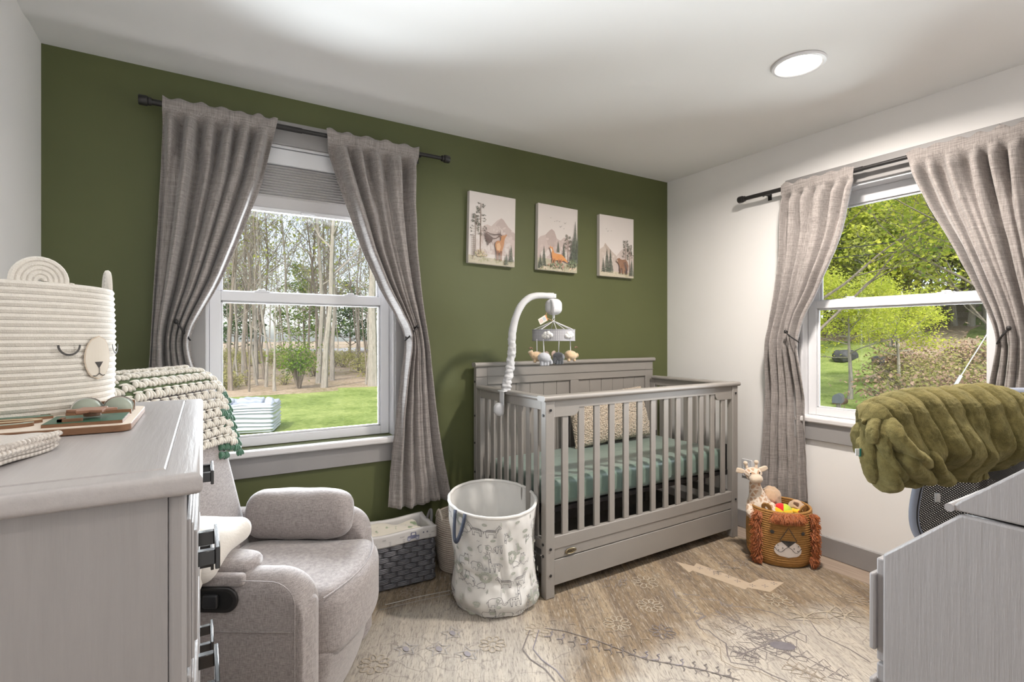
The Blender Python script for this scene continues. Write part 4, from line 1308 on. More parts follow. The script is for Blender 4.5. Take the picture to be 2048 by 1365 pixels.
for c_i, (ya, yb) in enumerate(((.034, dl / 2 - .010), (dl / 2 + .010, dl - .034))):
    for zc in zrows:
        hgt = .0875
        d = MB()
        d.box(dw - .018, dw - .012, ya + .001, yb - .001, zc - hgt, zc + hgt)
        # stepped moulding round the drawer face
        x1 = dw - .004
        for ins, xx in ((.006, dw - .009), (.020, dw - .0055)):
            d.box(dw - .013, xx, ya + ins, yb - ins, zc - hgt + ins, zc + hgt - ins)
        o = part('drawer', d, DRP, dre, bevel=.0025)
        ym = (ya + yb) / 2 + (-.035 if c_i == 0 else .05); L = .052
        h = MB().box(dw + .0145, dw + .0205, ym - L, ym + L, zc - .015, zc + .015)
        for y_ in (ym - L + .012, ym + L - .012):
            h.box(dw - .006, dw + .0150, y_ - .006, y_ + .006, zc - .010, zc + .010)
        part('pull', h, PULL, o, bevel=.0012)

# ------------------------------------------------------------------ slant-front desk (right foreground)
DSK = brushed_paint('desk_paint', (.31, .292, .29), .42, 2, .5)
X0, X1 = 1.313, 1.86
dk = thing('slant_desk', 'grey painted slant-front desk cut off by the lower right corner', 'desk', (X0, 0, .0095))
def prof(x0, x1, pts, nm, bev=.006, m=DSK, **k):
    return part(nm, MB().prism(pts, x0, x1, 'x'), m, dk, bevel=bev, seg=3, **k)
low = [(.559, 0), (.559, .752), (.420, .884), (-.06, .884), (-.06, 0)]
prof(0, .02, low, 'side_panel'); prof(X1 - X0 - .02, X1 - X0, low, 'side_panel')
upp = [(.440, .8885), (.421, .9115), (.155, 1.150), (-.06, 1.150), (-.06, .8885)]
prof(.0, .02, upp, 'upper_side_panel', .005); prof(X1 - X0 - .02, X1 - X0, upp, 'upper_side_panel', .005)
bdy = MB().box(.02, X1 - X0 - .02, -.05, -.035, .05, 1.145).box(.02, X1 - X0 - .02, -.04, .54, .06, .08)
part('back_panel', bdy, DSK, dk)
part('desk_top', MB().box(-.008, X1 - X0 + .008, -.065, .165, 1.15, 1.168), DSK, dk, bevel=.005)
# slanting lid between the upper side panels
part('lid', MB().prism([(.412, .916), (.150, 1.150), (.140, 1.140), (.402, .906)], .02, X1 - X0 - .02, 'x'), DSK, dk, bevel=.003)
part('hinge_rail', MB().tube([(-.002, .437, .893), (X1 - X0, .437, .893)], .0085, 14), DSK, dk)
part('slant_board', MB().prism([(.552, .745), (.422, .868), (.414, .860), (.544, .737)], .02, X1 - X0 - .02, 'x'), DSK, dk)
for k, (za, zb) in enumerate(((.50, .735), (.265, .494), (.04, .259))):
    o = part('drawer', MB().box(.016, X1 - X0 - .016, .556, .578, za, zb).box(.004, X1 - X0 - .004, .575, .588, za + .025, zb - .035), DSK, dk, bevel=.004)
    h = MB()
    for s_ in (.18, .30): h.box(s_, s_ + .008, .588, .606, (za + zb) / 2 - .005, (za + zb) / 2 + .005)
    h.box(.17, .318, .604, .611, (za + zb) / 2 - .006, (za + zb) / 2 + .006)
    part('pull', h, PULL, o, bevel=.001)

# ------------------------------------------------------------------ office chair
CHX, CHY, CHR = 2.235, .80, radians(-24)
FRM = mat('chair_frame_blue_grey', (.30, .335, .42), .4)
ch = thing('office_chair', 'mesh-backed office chair with blue-grey frame behind the slant desk', 'office chair', (CHX + .265 * cos(CHR), CHY + .265 * sin(CHR), .0095), CHR)
# local x = across the back (right), local y = away from the camera (seat direction)
def frame_pt(t):
    """outline of the back frame, t 0..1 closed"""
    a = 2 * pi * t
    w_ = .245; h_ = .31
    x = w_ * math.copysign(abs(cos(a)) ** .62, cos(a)); z = h_ * math.copysign(abs(sin(a)) ** .55, sin(a))
    z0 = .735 + z
    x *= 1 - .10 * ((z + h_) / (2 * h_) - .5) 
    y = -.05 * (1 - (x / w_) ** 2) * 0 + .055 * (abs(x) / w_) ** 2 - .06 * ((z) / h_) 
    return Vector((x, y, z0))
fr = MB(); n = 96
P = [frame_pt(i / n) for i in range(n)]
def frame_section(mb, P, a_, b_):
    m_ = len(P); V = []; Fc = []
    c = sum(P, Vector()) / m_
    for i, p in enumerate(P):
        t = (P[(i + 1) % m_] - P[i - 1]).normalized(); nn = Vector((0, 1, 0)); o_ = t.cross(nn).normalized()
        if (p - c).dot(o_) < 0: o_ = -o_
        for k in range(10):
            th = 2 * pi * k / 10
            V.append(p + o_ * a_ * cos(th) + nn * b_ * sin(th))
    for i in range(m_):
        for k in range(10):
            j = (i + 1) % m_
            Fc.append((i * 10 + k, i * 10 + (k + 1) % 10, j * 10 + (k + 1) % 10, j * 10 + k))
    mb.add(V, Fc)
frame_section(fr, P, .019, .013)
cf = part('back_frame', fr, FRM, ch, ang=180)
gv = MB(); frame_section(gv, [p + Vector((0, -.0135, 0)) for p in P], .0022, .0016)
part('frame_groove', gv, BLACK, cf)
# mesh: an actual lattice in the material alpha
m, nt, b = new_mat('chair_mesh')
b.inputs['Base Color'].default_value = (.018, .017, .017, 1); b.inputs['Roughness'].default_value = .6
vec = coord(nt, (1, 1, 1))
sp_ = N(nt, 'ShaderNodeSeparateXYZ'); nt.links.new(vec, sp_.inputs[0])
def stripes(sock, k, ph=0.):
    return mth(nt, 'SINE', mth(nt, 'MULTIPLY', sock, k))
ux_ = mth(nt, 'ADD', sp_.outputs['X'], sp_.outputs['Z']); uz_ = mth(nt, 'SUBTRACT', sp_.outputs['X'], sp_.outputs['Z'])
hole = mth(nt, 'MULTIPLY', mth(nt, 'GREATER_THAN', stripes(ux_, 700), .45), mth(nt, 'GREATER_THAN', stripes(uz_, 700), .45))
tr = N(nt, 'ShaderNodeBsdfTransparent'); mx = N(nt, 'ShaderNodeMixShader')
nt.links.new(hole, mx.inputs[0]); nt.links.new(b.outputs[0], mx.inputs[1]); nt.links.new(tr.outputs[0], mx.inputs[2])
nt.links.new(mx.outputs[0], nt.nodes['Material Output'].inputs[0])
CMESH = m
mp_ = MB()
def mesh_pt(u, v):
    a = 2 * pi * u
    p = frame_pt(u); c = Vector((0, -.03, .735))
    q = c.lerp(p, v)
    x_ = q.x / .245
    q.y = -.03 + .085 * (x_ * x_) * v + (frame_pt(u).y + .03 - .085 * x_ * x_) * v * v
    return tuple(q)
mp_.grid(mesh_pt, 72, 14, cu=True)
part('back_mesh', mp_, CMESH, ch, ang=180)
part('lumbar_bar', MB().tube([(-.23, .05, .80), (-.12, .02, .80), (0, .005, .80), (.12, .02, .80), (.23, .05, .80)], .012, 10)
     .tube([(-.22, .03, .88), (0, -.0, .90), (.22, .03, .88)], .010, 10), BLACK, ch)
part('clip', MB().box(-.262, -.246, -.022, -.012, .655, .688), mat('brushed_steel', (.5, .5, .5), .3, metal=1), ch, bevel=.002)
part('back_post', MB().tube([(0, .03, .62), (0, .06, .52), (0, .02, .43), (0, -.10, .41)], .022, 12), BLACK, ch)
part('seat', MB().rbox((.01, -.27, .455), (.45, .44, .075), .03, 4, 10), mat('seat_fabric_black', (.02, .02, .022), .9, bs=300), ch)
part('gas_column', MB().tube([(0, -.25, .42), (0, -.25, .10)], .024, 16), BLACK, ch)
for k in range(5):
    a = 2 * pi * k / 5 + .3
    lg = part('base_leg', MB().tube([(0, -.25, .105), (.24 * cos(a), -.25 + .24 * sin(a), .075)], [.022, .014], 10), BLACK, ch)
    part('caster', MB().lathe([(0, -.02), (.024, -.02), (.026, -.014), (.026, .014), (.024, .02), (0, .02)], 18, T(.245 * cos(a), -.25 + .245 * sin(a), .0365) @ RZ(a) @ Matrix.Rotation(pi / 2, 4, 'X')), BLACK, lg)

# ------------------------------------------------------------------ olive plush throw over the chair back
m, nt, b = new_mat('olive_plush')
f1 = tex(nt, coord(nt), 420, 3, .7); f2 = tex(nt, coord(nt), 30, 4, .6); f3 = tex(nt, coord(nt), 7, 3, .5)
mm_ = mth(nt, 'ADD', mth(nt, 'MULTIPLY', f1, .45), mth(nt, 'MULTIPLY', f2, .55))
c = ramp(nt, mm_, [(.34, (.060, .052, .018)), (.62, (.215, .175, .068))])
c = mixc(nt, mth(nt, 'MULTIPLY', f3, .35), c, (.10, .098, .035))
nt.links.new(c, b.inputs['Base Color']); b.inputs['Roughness'].default_value = .95; b.inputs['Sheen Weight'].default_value = .45; b.inputs['Sheen Roughness'].default_value = .4
b.inputs['Sheen Tint'].default_value = (.75, .68, .38, 1); b.inputs['Specular IOR Level'].default_value = .1
bump(nt, b, f1, .6, .006); bump(nt, b, f2, .35, .008)
PLUSH = m
th = thing('plush_throw', 'olive green plush throw heaped over the office chair back', 'blanket', (CHX, CHY, 0), CHR)
MW = T(CHX, CHY, 0) @ RZ(CHR); MI = MW.inverted()
def LP(x, y, yl):
    """photo pixel -> local point on the plane local-y = yl (author-time measuring)"""
    o = MI @ Vector((0, 0, EYE)); d = (MI.to_3x3() @ Vector(ray(x, y)))
    t = (yl - o.y) / d.y
    return o + d * t
def Q(x, y, yl): return LP(1700 + x / 4.402, 770 + y / 4.402, yl)
def drape(u, v):
    """u: 0 left end .. 1 right end (along the chair back), v: 0 front hem .. 1 back hem"""
    s_ = (v - .5) * 2
    fr_ = max(0, -s_)
    xl = -.315 + .20 * fr_ ** 1.5 + .16 * max(0, s_) ** .8
    x = xl + (.47 - xl) * u
    ridge = 1.078 - .05 * smooth(-.10, -.33, x) - .08 * smooth(-.26, -.34, x) - .045 * smooth(.20, .47, x) + .005 * sin(x * 12)
    R = .09 - .025 * smooth(-.2, -.33, x)
    zb = .765 - .02 * sin(x * 11 + .8) + .05 * smooth(.18, .4, x)
    if s_ < 0:
        L = ridge - R - zb; sg = -1
    else:
        L = .25; sg = 1
    d = abs(s_) * (L + R * pi / 2)
    if d < R * pi / 2:
        a = d / R; y = sg * R * sin(a); z = ridge - R + R * cos(a); e = 0
    else:
        e = d - R * pi / 2
        y = sg * (R + .05 * sin(min(1, e / .25) * pi / 2)); z = ridge - R - e
        if sg < 0: y += .12 * smooth(.10, L, e) ** 1.3
    p = Vector((x, y - .035, z))
    k_ = min(1, d / (R * 1.57))
    nrm = Vector((0, sg * sin(k_ * pi / 2), cos(k_ * pi / 2))).normalized()
    front = 1 if sg < 0 else 0
    # diagonal folds from the crown down to the right, deepening towards the hem
    hh = (1.075 - z)
    q = x - hh * .95 * front
    wv = noise.noise(Vector((x * 3.2, z * 2.4, 1.3)))
    amp = .015 * smooth(.05, .24, d) * (.5 + .7 * smooth(-.15, .1, x))
    fo = sin(q * 24 + 2.6 * wv)
    fo = fo if fo > 0 else fo * .7
    disp = amp * (fo + .35 * sin(q * 52 + 3 * wv + 2)) 
    k = (x - hh * .25 * front + .022 * noise.noise(Vector((x * 3, z * 5, 9)))) / .066
    kk = abs(k - round(k)) * .066
    disp += -.008 * exp(-(kk / .0038) ** 2) + .0025 * cos(2 * pi * k + pi)
    disp += .014 * noise.noise(p * 7) + .005 * noise.noise(p * 24) + .0018 * noise.noise(p * 120)
    return p + nrm * disp
mb = MB(); mb.grid(lambda u, v: tuple(drape(u, v)), 260, 210)
part('drape', mb, PLUSH, th, solid=.018, off=-1, ang=180)
def bent_roll(path, r0, seed, flat=.62, r1=None):
    """thick rounded fold of plush following a path, oval in section"""
    mb = MB(); P_ = [Vector(p) for p in path]
    r1 = r1 or r0
    def cr(t):
        k = t * (len(P_) - 1); i = min(int(k), len(P_) - 2); f = k - i
        a, b_, c_, d = P_[max(i - 1, 0)], P_[i], P_[i + 1], P_[min(i + 2, len(P_) - 1)]
        return .5 * ((2 * b_) + (-a + c_) * f + (2 * a - 5 * b_ + 4 * c_ - d) * f * f + (-a + 3 * b_ - 3 * c_ + d) * f ** 3)
    nv = 70
    def fn(u, v):
        p = cr(v); t = (cr(min(1, v + .01)) - cr(max(0, v - .01))).normalized()
        sx = Vector((0, 1, 0)).cross(t)
        sx = sx.normalized() if sx.length > 1e-5 else Vector((1, 0, 0))
        sy = Vector((0, 1, 0))
        e = (1 - abs(2 * v - 1) ** 7) ** .5 if 0 < v < 1 else 0
        a = 2 * pi * u; rr = r0 + (r1 - r0) * v
        q = p + sx * rr * cos(a) * e * flat + sy * rr * 1.8 * sin(a) * e
        return tuple(q + (sx * cos(a) + sy * sin(a)) * (.012 * noise.noise(q * 12 + Vector((seed, 0, 0))) + .004 * noise.noise(q * 40) + .0018 * noise.noise(q * 120)) * min(1, e * 2))
    mb.grid(fn, 40, nv, cu=True)
    return mb
rolls = [
 ([(120, 330, .02), (92, 420, .03), (92, 540, .035), (100, 640, .03)], .021, .75, .020),
 ([(215, 290, -.03), (165, 370, -.045), (150, 500, -.055), (160, 650, -.06), (185, 790, -.06), (200, 870, -.05)], .020, .9, .016),
 ([(170, 480, -.04), (240, 560, -.06), (262, 700, -.075), (300, 820, -.08), (350, 905, -.07)], .038, .8, .036),
 ([(245, 290, -.07), (275, 400, -.095), (300, 520, -.115), (345, 660, -.12), (400, 770, -.115), (450, 825, -.10)], .018, .95, .018),
 ([(250, 290, -.05), (200, 340, -.08), (185, 430, -.09), (190, 520, -.085)], .014, .9, .014),
 ([(290, 250, -.06), (345, 340, -.10), (390, 450, -.125), (470, 560, -.14), (570, 640, -.145), (680, 720, -.13)], .030, .85, .030),
 ([(375, 520, -.09), (440, 620, -.12), (520, 720, -.125), (610, 800, -.11), (680, 830, -.09)], .036, .85, .026),
 ([(330, 640, -.05), (400, 780, -.07), (480, 850, -.07), (580, 850, -.06)], .030, .8, .022),
 ([(500, 690, -.12), (560, 740, -.13), (640, 790, -.12), (700, 830, -.10)], .018, .8, .018),
 ([(650, 560, -.12), (700, 680, -.135), (760, 780, -.13), (840, 845, -.10)], .030, .8, .026),
 ([(300, 300, -.0), (260, 420, -.02), (270, 560, -.03), (330, 700, -.03), (400, 800, -.03)], .050, .9, .045),
]
for i_, (pp_, r0_, fl_, r1_) in enumerate(rolls):
    part('fold', bent_roll([Q(*p_) for p_ in pp_], r0_, i_ * 3.7, fl_, r1_), PLUSH, th, ang=180)
TEAL = mat('label_teal', (.02, .22, .18), .6)
a_, b_ = Q(52, 630, -.04), Q(120, 560, -.04)
lb = part('care_label', MB().box(a_.x + .008, b_.x + .003, -.046, -.043, a_.z, b_.z), TEAL, th, label='teal and white sewn-in label')
part('label_tip', MB().box(a_.x - .006, a_.x + .008, -.046, -.043, a_.z + .003, b_.z), mat('label_white', (.75, .75, .75), .6), lb)
# ------------------------------------------------------------------ laundry hamper
HC = (1.205, 2.145)
hamp = thing('laundry_hamper', 'white fabric laundry hamper printed with zoo animals beside the crib', 'hamper', (HC[0], HC[1], .0095))
m, nt, b = new_mat('hamper_canvas')
b.inputs['Base Color'].default_value = (.70, .685, .66, 1); b.inputs['Roughness'].default_value = .9
bump(nt, b, tex(nt, coord(nt), 600, 2), .15, .002)
HAMP = m
def hsurf(a, z, d=0.):
    """outside of the slouching hamper; a = angle, z = height 0..1"""
    rx = .203 + .008 * z; 
    r = .212 - .035 * sin(pi * min(1, z * 1.05)) ** 1.2 * (.65 + .35 * sin(a * 1 + .6)) + .0 * z
    r -= .016 * smooth(.12, 0, z)
    r += .010 * noise.noise(Vector((cos(a) * 2.2, sin(a) * 2.2, z * 2.6 + 4))) * smooth(1, .8, z)
    # slumped creases at the lower left
    cl_ = max(0, cos(a - radians(228))) ** 2
    r += .016 * exp(-((z - .15) / .09) ** 2) * cl_
    r -= .008 * exp(-((z - .34 - .08 * sin(a * 2 + 1)) / .035) ** 2) * cl_
    r -= .010 * exp(-((a - radians(250) + .25 * (z - .5)) / .05) ** 2) * smooth(.95, .7, z) * smooth(.08, .3, z)
    r += .006 * exp(-((a - radians(258) + .25 * (z - .5)) / .07) ** 2) * smooth(.95, .7, z) * smooth(.08, .3, z)
    r += .012 * noise.noise(Vector((cos(a) * 3, sin(a) * 3, z * 3 - a * .5))) * smooth(.98, .6, z)
    r += .004 * noise.noise(Vector((cos(a) * 6, sin(a) * 6, z * 8)))
    h = .470 + .030 * sin(a + radians(-15)) + .012 * cos(a)
    zz = .004 + (h - .004) * z
    lean = .012 * z
    r += d
    return Vector((r * cos(a) - .012 * z, r * sin(a) * (1 - .04 * z) + lean, zz))
mb = MB()
mb.grid(lambda u, v: tuple(hsurf(2 * pi * u, v)), 160, 90, cu=True)
n = 160
mb.add([(0, 0, .006)], []); c_i = len(mb.v) - 1
mb.f += [(c_i, (i + 1) % n, i) for i in range(n)]
part('canvas', mb, HAMP, hamp, solid=.003, off=-1, ang=180)
part('rim', MB().tube([tuple(hsurf(2 * pi * i / 90, 1, -.001) + Vector((0, 0, .0))) for i in range(90)], .0075, 10, closed=True), HAMP, hamp)
NAVY = mat('navy_webbing', (.05, .06, .09), .8, bs=500)
for aa, dd in ((radians(200), .05), (radians(-8), .035)):
    mb = MB(); P = []
    for s_ in (0, 1):
        ang = aa + (-.13 if s_ == 0 else .13)
    for i in range(25):
        t = i / 24; ang = aa - .14 + .28 * t
        p = hsurf(ang, 1, .009 + dd * .5 * sin(pi * t))
        P.append(p + Vector((0, 0, .004 - .125 * sin(pi * t) ** .8)))
    V = []; Fc = []
    for i, p in enumerate(P):
        o_ = Vector((cos(aa), sin(aa), 0)); t = (P[min(i + 1, 24)] - P[max(i - 1, 0)]).normalized(); w_ = t.cross(o_).normalized() * .009
        V += [tuple(p + w_), tuple(p - w_)]
    Fc = [(2 * i, 2 * i + 1, 2 * i + 3, 2 * i + 2) for i in range(24)]
    mb.add(V, Fc); part('handle', mb, NAVY, hamp, solid=.003, off=0, label='navy webbing handle')
# printed animals
def hfn(u, v, h):
    # u metres around (0 = facing the camera), v metres up
    a = -pi / 2 - radians(31) + u / .205
    p0 = hsurf(a, max(.0, min(1, v / .478)), .0012 + h)
    return tuple(p0)
pa = Art(hfn, .00001)
LN = (.10, .095, .11); SG = (.37, .39, .34); SG2 = (.48, .49, .45); GR = (.30, .30, .31)
def xf(x, y, s_, fl_, rot=0): 
    c_, n_ = cos(rot), sin(rot)
    return lambda p: (x + s_ * fl_ * (p[0] * c_ - p[1] * n_), y + s_ * (p[0] * n_ + p[1] * c_))
def strokes(f, ls, wd=.0019, col=LN):
    for l_ in ls: pa.line([f(p) for p in l_], wd, col)
def circ(f, cx, cy, r_, col=None, wd=.0018, ry=None, n_=14, c2=LN):
    ry = ry or r_
    pts = [f((cx + r_ * cos(2 * pi * i / n_), cy + ry * sin(2 * pi * i / n_))) for i in range(n_)]
    if col: pa.poly(pts, col)
    pa.line(pts, wd, c2, True)
def lion(f):
    for k in range(12):
        a = 2 * pi * k / 12; circ(f, .42 * cos(a) * .8, .9 + .42 * sin(a) * .85, .16, SG, .001, n_=8, c2=SG2)
    circ(f, 0, .9, .30, (.70, .685, .66), .0012)
    pa.poly([f((-.05, .86)), (f((.05, .86))), f((0, .80))], LN)
    strokes(f, [[(-.12, .96), (-.11, .99)], [(.12, .96), (.11, .99)], [(0, .8), (0, .74), (.06, .72)], [(.1, .5), (.35, .45), (.6, .3), (.62, .12), (.4, .06), (.1, .06), (.05, .25), (.1, .5)], [(.62, .15), (.8, .2), (.92, .42)]])
    circ(f, .94, .47, .05, GR)
    strokes(f, [[(.12, .06), (.12, .0), (.22, .0)], [(.45, .06), (.5, 0), (.6, .02)]])
def giraffe(f):
    strokes(f, [[(-.5, .35), (-.45, .6), (-.1, .62), (.12, .65), (.2, 1.2), (.22, 1.35), (.4, 1.4), (.55, 1.25), (.5, 1.18), (.34, 1.2), (.30, .9), (.28, .45), (.27, .05), (.2, .05), (.18, .35), (-.02, .33), (-.05, .05), (-.12, .05), (-.15, .35), (-.3, .35), (-.36, .05), (-.43, .05), (-.5, .35)], [(.24, 1.37), (.22, 1.5)], [(.34, 1.4), (.34, 1.52)], [(-.48, .55), (-.62, .45), (-.64, .3)]])
    for a_, b_ in ((-.3, .5), (-.1, .48), (.08, .5), (.2, .8), (.22, 1.0)): circ(f, a_, b_, .05, GR, .0008, n_=6)
    circ(f, .2, 1.51, .02, GR); circ(f, .34, 1.53, .02, GR)
    for x_ in (-.4, -.09, .23): pa.poly([f((x_ - .04, .05)), f((x_ + .05, .05)), f((x_ + .05, .0)), f((x_ - .04, 0))], LN)
def elephant(f):
    strokes(f, [[(-.55, .35), (-.5, .6), (-.25, .72), (.1, .7), (.3, .78), (.5, .7), (.58, .5), (.62, .3), (.72, .22), (.84, .3), (.86, .42)], [(-.55, .35), (-.5, .02), (-.3, .02), (-.28, .2), (-.05, .2), (-.05, .02), (.15, .02), (.18, .25), (.4, .3), (.5, .35), (.55, .2), (.72, .1), (.9, .2), (.94, .4)], [(-.54, .5), (-.64, .42), (-.66, .3)]])
    circ(f, .22, .5, .13, SG, .001, .17); circ(f, .24, .48, .06, (.62, .62, .58), .0008, .09)
    circ(f, .44, .55, .015, LN)
def zebra(f):
    strokes(f, [[(-.75, .85), (-.6, 1.0), (-.45, .9), (-.25, .65), (.3, .66), (.5, .55), (.48, .3), (.42, .02), (.32, .02), (.28, .3), (-.15, .3), (-.2, .02), (-.3, .02), (-.32, .35), (-.45, .5), (-.55, .75), (-.7, .75), (-.75, .85)], [(-.6, 1.0), (-.58, 1.1), (-.52, 1.0)], [(.5, .55), (.62, .5), (.66, .3)]])
    for k in range(8):
        x_ = -.3 + k * .1; strokes(f, [[(x_, .66), (x_ + .03, .46)]], .0026, LN)
    for k in range(3): strokes(f, [[(-.55 + k * .08, .92 - k * .1), (-.62 + k * .09, .74 - k * .08)]], .002, LN)
    for x_ in (.32, -.3, -.18, .42): pa.poly([f((x_ - .03, .05)), f((x_ + .06, .05)), f((x_ + .06, .0)), f((x_ - .03, 0))], LN)
def hippo(f):
    strokes(f, [[(-.5, .9), (-.55, .6), (-.5, .15), (-.3, .12), (-.28, .02), (-.1, .02), (-.08, .14), (.25, .14), (.28, .02), (.45, .02), (.55, .4), (.4, .68), (.0, .7), (-.1, .8), (-.12, .9), (-.2, .98), (-.42, .98), (-.5, .9)]])
    pa.poly([f(p) for p in ((-.55, .7), (-.56, .42), (-.1, .42), (-.08, .7))], SG)
    circ(f, -.46, 1.0, .04, SG2); circ(f, -.16, 1.0, .04, SG2)
def leaf(f):
    pa.poly([f((.5 * cos(t) * (1 if cos(t) > 0 else .9), .28 * sin(t) + .3)) for t in [2 * pi * k / 12 for k in range(12)]], SG)
    strokes(f, [[(-.5, .28), (.45, .32)], [(-.2, .3), (-.1, .48)], [(.05, .3), (.15, .48)], [(-.1, .3), (0, .14)]], .0009, (.62, .62, .57))
def tree(f):
    pa.poly([f((-.25, .1)), f((.25, .1)), f((.14, .45)), f((.2, .45)), (f((0, .95))), f((-.2, .45)), f((-.14, .45))], SG2); strokes(f, [[(0, -.1), (0, .5)]], .002, GR)
def dashes(f):
    for k in range(4): strokes(f, [[(k * .15, .1 * (k % 2)), (k * .15 + .1, .12 + .1 * (k % 2))]], .0014, LN)
def dino(f):
    pa.poly([f(p) for p in ((-.3, .9), (-.1, 1.0), (0, .8), (.05, .5), (.3, .3), (.5, .1), (.1, .12), (-.1, .1), (-.2, .5), (-.18, .75))], SG); strokes(f, [[(-.1, .1), (-.12, 0)], [(.1, .12), (.1, 0)], [(-.3, .9), (-.4, .85)]])
r = random.Random(11)
kinds = [lion, giraffe, zebra, elephant, leaf, hippo, dino, zebra, giraffe, elephant, lion, hippo, tree]
rowsz = [.395, .315, .235, .155, .075, .01]
for j, zz in enumerate(rowsz):
    for i in range(9):
        k_ = kinds[(i * 5 + j * 7) % len(kinds)]
        sz = {lion: .060, giraffe: .062, zebra: .056, elephant: .052, hippo: .056, leaf: .034, tree: .04, dino: .045}[k_]
        x_ = -.31 + i * .080 + (.040 if j % 2 else 0) + r.uniform(-.006, .006)
        k_(xf(x_, zz - .01 + r.uniform(-.005, .005), sz, r.choice((1, -1))))
        (leaf if r.random() < .5 else (tree if r.random() < .5 else dashes))(xf(x_ + .040, zz + .045 + r.uniform(-.004, .004), .024, 1, r.uniform(-.3, .3)))
pa.make('animal_print', hamp)

# ------------------------------------------------------------------ grey woven basket with lined rim, and what lies in it
gb = thing('woven_basket', 'dark grey flat-woven basket with printed liner beside the recliner', 'basket', (.770, 2.565, .0095), radians(-2))
gw, gd, gh = .245, .10, .27
WEAV = mat('grey_weave', (.135, .135, .15), .55, .12, 30, 260, .3, .002)
STRIPD = mat('grey_weave_dark', (.10, .10, .11), .6, .12, 30)
mb = MB()
mb.box(-gw + .008, gw - .008, -gd + .008, gd - .008, .004, .012)
for s_, (a0, a1, ax) in ((-1, (-gw, gw, 'x')), (1, (-gw, gw, 'x')), (-1, (-gd, gd, 'y')), (1, (-gd, gd, 'y'))):
    d_ = gd if ax == 'x' else gw
    if ax == 'x': mb.box(a0 + .004, a1 - .004, s_ * d_ - (.004 if s_ > 0 else 0) - 0, s_ * d_ + (.004 if s_ < 0 else 0), .004, gh - .02)
    else: mb.box(s_ * d_ - (.004 if s_ > 0 else 0), s_ * d_ + (.004 if s_ < 0 else 0), a0 + .004, a1 - .004, .004, gh - .02)
part('shell', mb, STRIPD, gb)
wv = MB()
def weave_side(p0, p1, ncell):
    # over-under weave: bulging three-rib bricks with the upright stakes showing between them
    P0, P1 = Vector(p0), Vector(p1); t = (P1 - P0); L = t.length; t.normalize(); o_ = Vector((t.y, -t.x, 0)); cw = L / ncell
    for j in range(9):
        z = .022 + j * .0262
        for i in range(-1, ncell + 1):
            c = (i + (0 if j % 2 else .5) * 1.0) * cw * 1.0 + cw * .25
            a0, a1 = max(0, c - cw * .40), min(L, c + cw * .40)
            if a1 - a0 < .006: continue
            for rb in (-1, 0, 1):
                path = []
                for k in range(7):
                    s_ = k / 6; path.append(P0 + t * (a0 + (a1 - a0) * s_) + o_ * (.001 + .0085 * sin(pi * s_) ** .6) + Vector((0, 0, z + rb * .0078 * (.8 + .2 * sin(pi * s_)))))
                wv.tube(path, .0042, 6)
    for i in range(ncell * 2 + 1):
        c = i * cw / 2 + cw * .25 - cw * .25
        for dx in (-.006, 0, .006):
            if 0 < c + dx < L: q = P0 + t * (c + dx) + o_ * .0035; wv.tube([tuple(q + Vector((0, 0, .01))), tuple(q + Vector((0, 0, gh - .025)))], .0032, 5)
weave_side((-gw, -gd, 0), (gw, -gd, 0), 7); weave_side((gw, -gd, 0), (gw, gd, 0), 3); weave_side((gw, gd, 0), (-gw, gd, 0), 7); weave_side((-gw, gd, 0), (-gw, -gd, 0), 3)
part('weave', wv, WEAV, gb)
LINER = mat('liner_cotton', (.62, .60, .585), .9, bs=400)
ln = MB()
def liner_pt(u, v):
    # folded band: outside hem up over the rim and down inside
    per = [(-gw, -gd), (gw, -gd), (gw, gd), (-gw, gd)]
    k = u * 4; i = int(k) % 4; f = k - int(k)
    a, b_ = per[i], per[(i + 1) % 4]
    x, y = a[0] + (b_[0] - a[0]) * f, a[1] + (b_[1] - a[1]) * f
    off = .012 if v < .45 else (.012 - .02 * (v - .45) / .1 if v < .55 else -.008)
    z = gh - .045 + .055 * (v / .45) if v < .45 else (gh + .010 + .002 if v < .55 else gh + .010 - .14 * (v - .55) / .45)
    sc = 1 + off / gw; scy = 1 + off / gd
    return (x * sc, y * scy, z + .003 * sin(u * 40) - .006 * sin(pi * f) * (v < .6))
ln.grid(liner_pt, 96, 20, cu=True)
li = part('liner', ln, LINER, gb, ang=180, solid=.002, off=0, label='white liner printed with little tractors')
la = Art(lambda u, v, h: (u, -gd - .0150 - h, gh - .045 + v), .0001)
BL_ = (.13, .14, .24)
la.poly([(.105, .012), (.165, .012), (.165, .026), (.15, .026), (.148, .044), (.122, .044), (.12, .028), (.105, .026)], BL_)
la.poly([(.126, .030), (.144, .030), (.143, .040), (.127, .040)], (.62, .6, .58))
for cx_ in (.112, .155): la.oval(cx_, .012, .010, .010, (.30, .31, .42), 10); la.oval(cx_, .012, .004, .004, (.6, .6, .6), 8)
for cx_ in (.187, .207): la.oval(cx_, .034, .0045, .0045, (.12, .12, .18), 8)
for x_ in (.066, .072, .078, .084, .228, .234, .24, -.02, -.014, -.008): la.line([(x_, .026), (x_ + .004, .032)], .0016, LN)
la2 = la
la.make('printed_tractors', li)
sd = Art(lambda u, v, h: (gw + .0155 + h, u, gh - .045 + v), .0001)
for x_ in (-.06, .0, .05): sd.oval(x_, .028, .012, .006, (.42, .45, .38), 8)
for x_ in (-.04, .02): sd.line([(x_, .02), (x_ + .014, .036)], .0016, LN)
sd.make('printed_leaves', li)
hd = MB()
V = []; 
P = [Vector((gw + .012 + .012 * sin(pi * i / 20), -.035 + .07 * i / 20 * 1.0, gh - .02 + .075 * sin(pi * i / 20) ** .7)) for i in range(21)]
